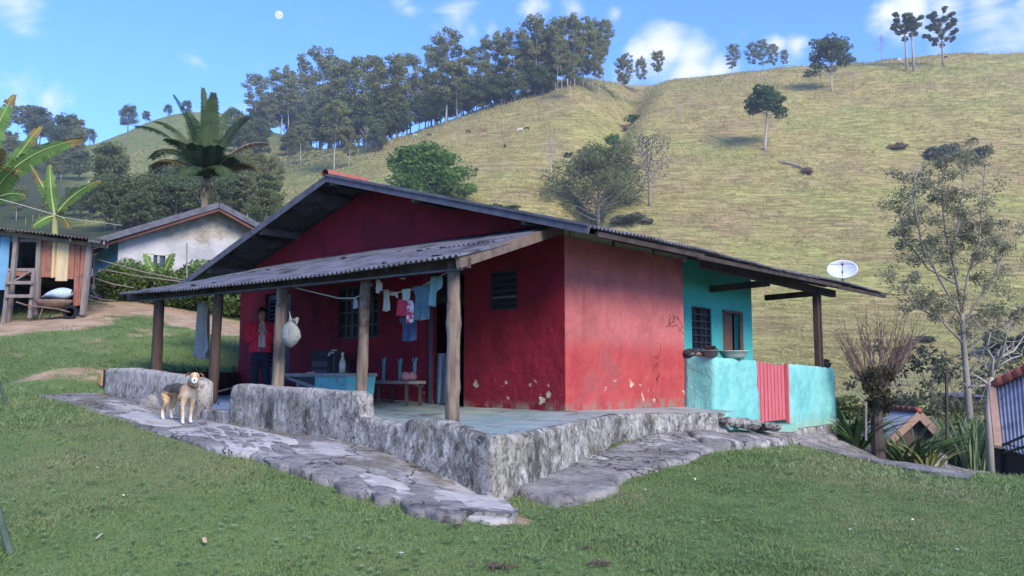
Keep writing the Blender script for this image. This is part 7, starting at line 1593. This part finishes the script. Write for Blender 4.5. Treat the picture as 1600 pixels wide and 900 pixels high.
for s in (-1, 1): mk('shoe', MB().lathe([(.04, 0), (.046, .02), (.042, .05), (.03, .07)], Q_(.06, s*.102, .0), 14, Matrix.Rotation(fa, 3, 'Z'), 2.2, 1), M_BLACK, ps, smooth=True, local=True)
mk('held_cup', MB().lathe([(.02, -.03), (.028, .03)], Q_(.215, 0, 1.26), 12), M_SHT, ps, smooth=True, local=True) and None
hcup = [o for o in COL.objects if o.name.startswith('held_cup')][0]; hcup.parent = None; hcup.location = pp; hcup.name = 'small_cup'; tagit(hcup, 'small pale cup held between the hands of the person', 'cup')
# ---------------------------------------------------------------- lawn blades, weeds, leaf litter
def gn_scatter(name, pts, proto_mesh_obj, smin, smax, mat_, label=None, tilt=.25, seed=0, scl=None):
    me = bpy.data.meshes.new(name); me.vertices.add(len(pts)); me.vertices.foreach_set('co', np.asarray(pts, np.float32).ravel()); me.update()
    a = me.attributes.new('sz', 'FLOAT', 'POINT'); a.data.foreach_set('value', np.asarray(scl if scl is not None else np.ones(len(pts)), np.float32))
    o = bpy.data.objects.new(name, me); COL.objects.link(o); me.materials.append(mat_)
    ng = bpy.data.node_groups.new(name, 'GeometryNodeTree'); ng.interface.new_socket('Geometry', in_out='INPUT', socket_type='NodeSocketGeometry'); ng.interface.new_socket('Geometry', in_out='OUTPUT', socket_type='NodeSocketGeometry')
    n = ng.nodes; l = ng.links; gi = n.new('NodeGroupInput'); go = n.new('NodeGroupOutput'); ip = n.new('GeometryNodeInstanceOnPoints'); oi = n.new('GeometryNodeObjectInfo'); oi.inputs[0].default_value = proto_mesh_obj
    rv = n.new('FunctionNodeRandomValue'); rv.data_type = 'FLOAT_VECTOR'; rv.inputs[0].default_value = (-tilt, -tilt, 0); rv.inputs[1].default_value = (tilt, tilt, 6.283); rv.inputs['Seed'].default_value = seed
    rs_ = n.new('FunctionNodeRandomValue'); rs_.data_type = 'FLOAT'; rs_.inputs[2].default_value = smin; rs_.inputs[3].default_value = smax; rs_.inputs['Seed'].default_value = seed+5
    na2 = n.new('GeometryNodeInputNamedAttribute'); na2.data_type = 'FLOAT'; na2.inputs[0].default_value = 'sz'; mu = n.new('ShaderNodeMath'); mu.operation = 'MULTIPLY'; l.new(rs_.outputs[1], mu.inputs[0]); l.new(na2.outputs[0], mu.inputs[1])
    l.new(gi.outputs[0], ip.inputs['Points']); l.new(oi.outputs['Geometry'], ip.inputs['Instance']); l.new(rv.outputs[0], ip.inputs['Rotation']); l.new(mu.outputs[0], ip.inputs['Scale']); l.new(ip.outputs[0], go.inputs[0])
    m_ = o.modifiers.new('scatter', 'NODES'); m_.node_group = ng; tagit(o, label=label, kind='stuff'); return o
def blade_proto(name, n, h, w, spread, lean, mat_, seed):
    rs = np.random.default_rng(seed); mb = MB()
    for k_ in range(n):
        a = rs.uniform(0, 6.28); b = (rs.normal()*spread, rs.normal()*spread); hh = h*rs.uniform(.5, 1.2); l_ = lean*hh*rs.uniform(.2, 1.5); fa2 = rs.uniform(0, 6.28); wx, wy = w*math.cos(fa2)/2, w*math.sin(fa2)/2; ex, ey = math.cos(a)*l_, math.sin(a)*l_
        mb.add([(b[0]-wx, b[1]-wy, -.01), (b[0]+wx, b[1]+wy, -.01), (b[0]+ex*.45+wx*.8, b[1]+ey*.45+wy*.8, hh*.6), (b[0]+ex*.45-wx*.8, b[1]+ey*.45-wy*.8, hh*.6), (b[0]+ex, b[1]+ey, hh)], [(0, 1, 2, 3), (3, 2, 4)])
    me = bpy.data.meshes.new(name); me.from_pydata(mb.v, [], mb.f); me.materials.append(mat_); return bpy.data.objects.new(name, me)
def grassmat(name, c1, c2, c3, sc1, sc2, tr=.25):
    t = NT(name, .7, .2); oi = t.n.new('ShaderNodeObjectInfo'); P_ = t.pos
    c = t.mix(t.rng(t.noise(sc1, 4, .6), .38, .62), c1, c2); c = t.mix(t.math('MULTIPLY', t.rng(t.noise(sc2, 3), .45, .7), .7), c, c3); c = t.mix(t.math('MULTIPLY', oi.outputs['Random'], .5), c, t.mix(.5, c, c3))
    t.S(c, t.b.inputs['Base Color']); tr_ = t.n.new('ShaderNodeBsdfTranslucent'); t.S(c, tr_.inputs[0]); ms = t.n.new('ShaderNodeMixShader'); ms.inputs[0].default_value = tr; t.l.new(t.b.outputs[0], ms.inputs[1]); t.l.new(tr_.outputs[0], ms.inputs[2]); t.l.new(ms.outputs[0], t.n['Material Output'].inputs[0]); return t.m
GBm = grassmat('lawn_blade', (.135, .215, .075), (.185, .265, .10), (.275, .29, .145), 1.1, .35)
rg = np.random.default_rng(21)
def inpoly(x, y, poly):
    r = np.zeros(len(x), bool); j = len(poly)-1
    for i in range(len(poly)):
        xi, yi = poly[i]; xj, yj = poly[j]; c = ((yi > y) != (yj > y)) & (x < (xj-xi)*(y-yi)/(yj-yi+1e-12)+xi); r ^= c; j = i
    return r
blk = []
blk.append([tuple(p[:2]) for p in PA]+[tuple(p[:2]) for p in PB[::-1]])
blk.append([tuple(H(a, b, 0)[:2]) for a, b in ((-2.3, -4.08), (-.9, -.2), (-.95, 2.9), (-.6, 3.4), (-.6, 9), (9, 9), (8.9, 0), (6.6, -3.8))])
for pl in ([(818, 768), (862, 752), (905, 742), (950, 742), (978, 750), (962, 772), (915, 788), (862, 796), (826, 786)], [(800, 770), (890, 722), (960, 698), (1020, 682), (1062, 670), (1150, 668), (1195, 666), (1258, 688), (1230, 697), (1128, 708), (1040, 734), (980, 750)], [(1195, 668), (1300, 680), (1312, 690), (1330, 692), (1420, 709), (1500, 729), (1560, 744), (1510, 753), (1450, 743), (1390, 731), (1300, 710), (1215, 690)]):
    blk.append([tuple(ghit(*p)[:2]) for p in pl])
def lawnpts(n, r0, r1, pw, amax=44):
    r = (r0**pw+(r1**pw-r0**pw)*rg.random(n))**(1/pw); az_ = np.radians(rg.uniform(-amax, amax, n)); x, y = r*np.sin(az_), r*np.cos(az_); k = np.ones(n, bool)
    for p in blk: k &= ~inpoly(x, y, p)
    s = soilv(x, y)+.9*.5*fbm(x*1.6, y*1.6, 0, 3); k &= (s < .48+rg.normal(size=n)*.08)
    x, y = x[k], y[k]; return x, y
x, y = lawnpts(95000, 3.2, 14, 1.35); z = Zg(x, y)
clumpy = .75+.5*ss(fbm(x*2.2, y*2.2, 4, 2), -.3, .5)
gn_scatter('lawn_grass', np.stack([x, y, z], 1), blade_proto('lawn_tuft', 14, .016, .0040, .028, 1.8, GBm, 1), .7, 1.4, GBm, 'short green lawn grass', seed=1, scl=clumpy)
x, y = lawnpts(60000, 10, 32, 1.6); z = Zg(x, y)
gn_scatter('lawn_grass', np.stack([x, y, z], 1), blade_proto('far_tuft', 14, .028, .009, .06, 1.5, GBm, 2), .7, 1.4, GBm, 'rougher grass rising towards the sheds', seed=2)
# small clover like leaves and fallen petals
x, y = lawnpts(5200, 3.4, 12, 1.3); z = Zg(x, y)+.02
wl = MB(); rs = np.random.default_rng(3)
for k_ in range(5): a = k_*1.26; wl.add([(0, 0, 0), (.012*math.cos(a-.4), .012*math.sin(a-.4), .012), (.022*math.cos(a), .022*math.sin(a), .010), (.012*math.cos(a+.4), .012*math.sin(a+.4), .012)], [(0, 1, 2, 3)])
me = bpy.data.meshes.new('weed_leaf'); me.from_pydata(wl.v, [], wl.f); GW = grassmat('weed_leaf', (.10, .19, .07), (.15, .25, .10), (.22, .30, .16), 2, 3); me.materials.append(GW)
gn_scatter('lawn_weeds', np.stack([x, y, z], 1), bpy.data.objects.new('weed_leaf', me), .7, 1.5, GW, 'low broad leaved weeds in the lawn', seed=3)
x, y = lawnpts(34, 3.8, 11, 1.3, 36); z = Zg(x, y)+.028
pm_ = bpy.data.meshes.new('petal'); pm_.from_pydata([(-.014, -.008, 0), (.010, -.011, .003), (.016, .006, .006), (-.006, .011, .002)], [], [(0, 1, 2, 3)]); MPt = mat('pale_fallen_petal', [(.62, .58, .5), (.75, .73, .68)], 3); pm_.materials.append(MPt)
gn_scatter('fallen_petals', np.stack([x, y, z], 1), bpy.data.objects.new('petal', pm_), .6, 1.3, MPt, 'pale petals and crumbs scattered on the lawn', seed=4, tilt=.5)
# pasture tussocks
n = 120000; r = (60**1.5+(430**1.5-60**1.5)*rg.random(n))**(1/1.5); az_ = np.radians(rg.uniform(-34, 36, n)); x, y = r*np.sin(az_), r*np.cos(az_); 
uu = 800+1306.5*np.tan(az_); keep = ~((uu < 120)) & ~((uu < 520) & (r < 220)); x, y, r = x[keep], y[keep], r[keep]; z = Zg(x, y)
kk = rg.random(len(x)) < (.35+.65*ss(fbm(x/7, y/7, z/3, 3), -.25, .35)); x, y, z, r = x[kk], y[kk], z[kk], r[kk]
TBm = grassmat('tussock_blade', (.32, .29, .12), (.43, .39, .165), (.50, .45, .23), .12, .5, .2)
gn_scatter('pasture_grass', np.stack([x, y, z-.02], 1), blade_proto('tussock', 12, .34, .09, .32, 1.3, TBm, 5), .5, 1.3, TBm, 'tufted dry pasture grass covering the slopes', seed=6, scl=.6+r/420)
# small things lying on the lawn
for (u, v, lab, s) in ((780, 892, 'brown twiggy seed head lying at the bottom edge of the lawn', 1.0), (932, 890, 'short dark brown seed head standing near the bottom edge', .8), (716, 829, 'small dark seed head on the lawn below the boulders', .55), (918, 862, 'tiny dark crumb of bark on the lawn', .35)):
    c = ghit(u, v); rs = np.random.default_rng(int(u)); mb = MB()
    for k_ in range(26):
        q = Vector((rs.normal()*.045*s, rs.normal()*.02*s, .02+abs(rs.normal())*.012*s)); limb(mb, c+q, (rs.normal(), rs.normal()*.5, rs.normal()*.4), .05*s, .004*s+.001, rs, .5, 3, 4)
    thing1('seed_head', mb, mat('dark_brown_husk', [(.07, .04, .035), (.14, .09, .08)], 20), lab, 'seed head')
def leaf_thing(u, v, s, colr, lab, rz):
    c = ghit(u, v)+Vector((0, 0, .035)); mb = MB(); Rz = Matrix.Rotation(rz, 3, 'Z'); n = 10
    pts = [(s*(-1+2*i/n), s*.28*math.sin(math.pi*i/n)**.8) for i in range(n+1)]
    V = [c+Rz@Vector((x, w, .012*math.sin(x*60)+abs(w)*.5)) for x, w in pts]+[c+Rz@Vector((x, -w, .012*math.sin(x*60)+abs(w)*.5)) for x, w in pts]; mb.add(V, [(i, i+1, n+2+i, n+1+i) for i in range(n)]); mb.add([p+Vector((0, 0, -.003)) for p in V], [(i, n+1+i, n+2+i, i+1) for i in range(n)])
    thing1('fallen_leaf', mb, mat('leaf_'+str(colr), [colr, tuple(x*1.3 for x in colr)], 20), lab, 'leaf')
leaf_thing(319, 857, .045, (.34, .24, .15), 'largest tan fallen leaf at the lower left of the lawn', 2.2)
leaf_thing(137, 800, .03, (.42, .32, .2), 'orange tinted fallen leaf left on the lawn', .4)
leaf_thing(155, 848, .03, (.45, .38, .28), 'pale fallen leaf near the lower left of the lawn', 1.0)
leaf_thing(46, 660, .05, (.36, .32, .24), 'straw coloured leaf on the lawn at the far left', .2)
leaf_thing(878, 828, .03, (.06, .12, .04), 'dark green fallen leaf right of the boulders', .8)
leaf_thing(178, 512, .08, (.5, .45, .36), 'pale scrap lying on the bare slope below the fence', .5)

# ---------------------------------------------------------------- the air: faint haze that softens the far trees and hills
hz_ = MB().box((0, 0, 110), (1640, 1640, 226.6)); hm = bpy.data.materials.new('haze'); hm.use_nodes = True; hn = hm.node_tree.nodes; hn.clear(); ho = hn.new('ShaderNodeOutputMaterial'); pv = hn.new('ShaderNodeVolumePrincipled')
pv.inputs['Color'].default_value = (.72, .84, 1, 1); pv.inputs['Density'].default_value = .0003; pv.inputs['Anisotropy'].default_value = .1; hm.node_tree.links.new(pv.outputs[0], ho.inputs['Volume'])
mk('haze', hz_, hm, kind='stuff')
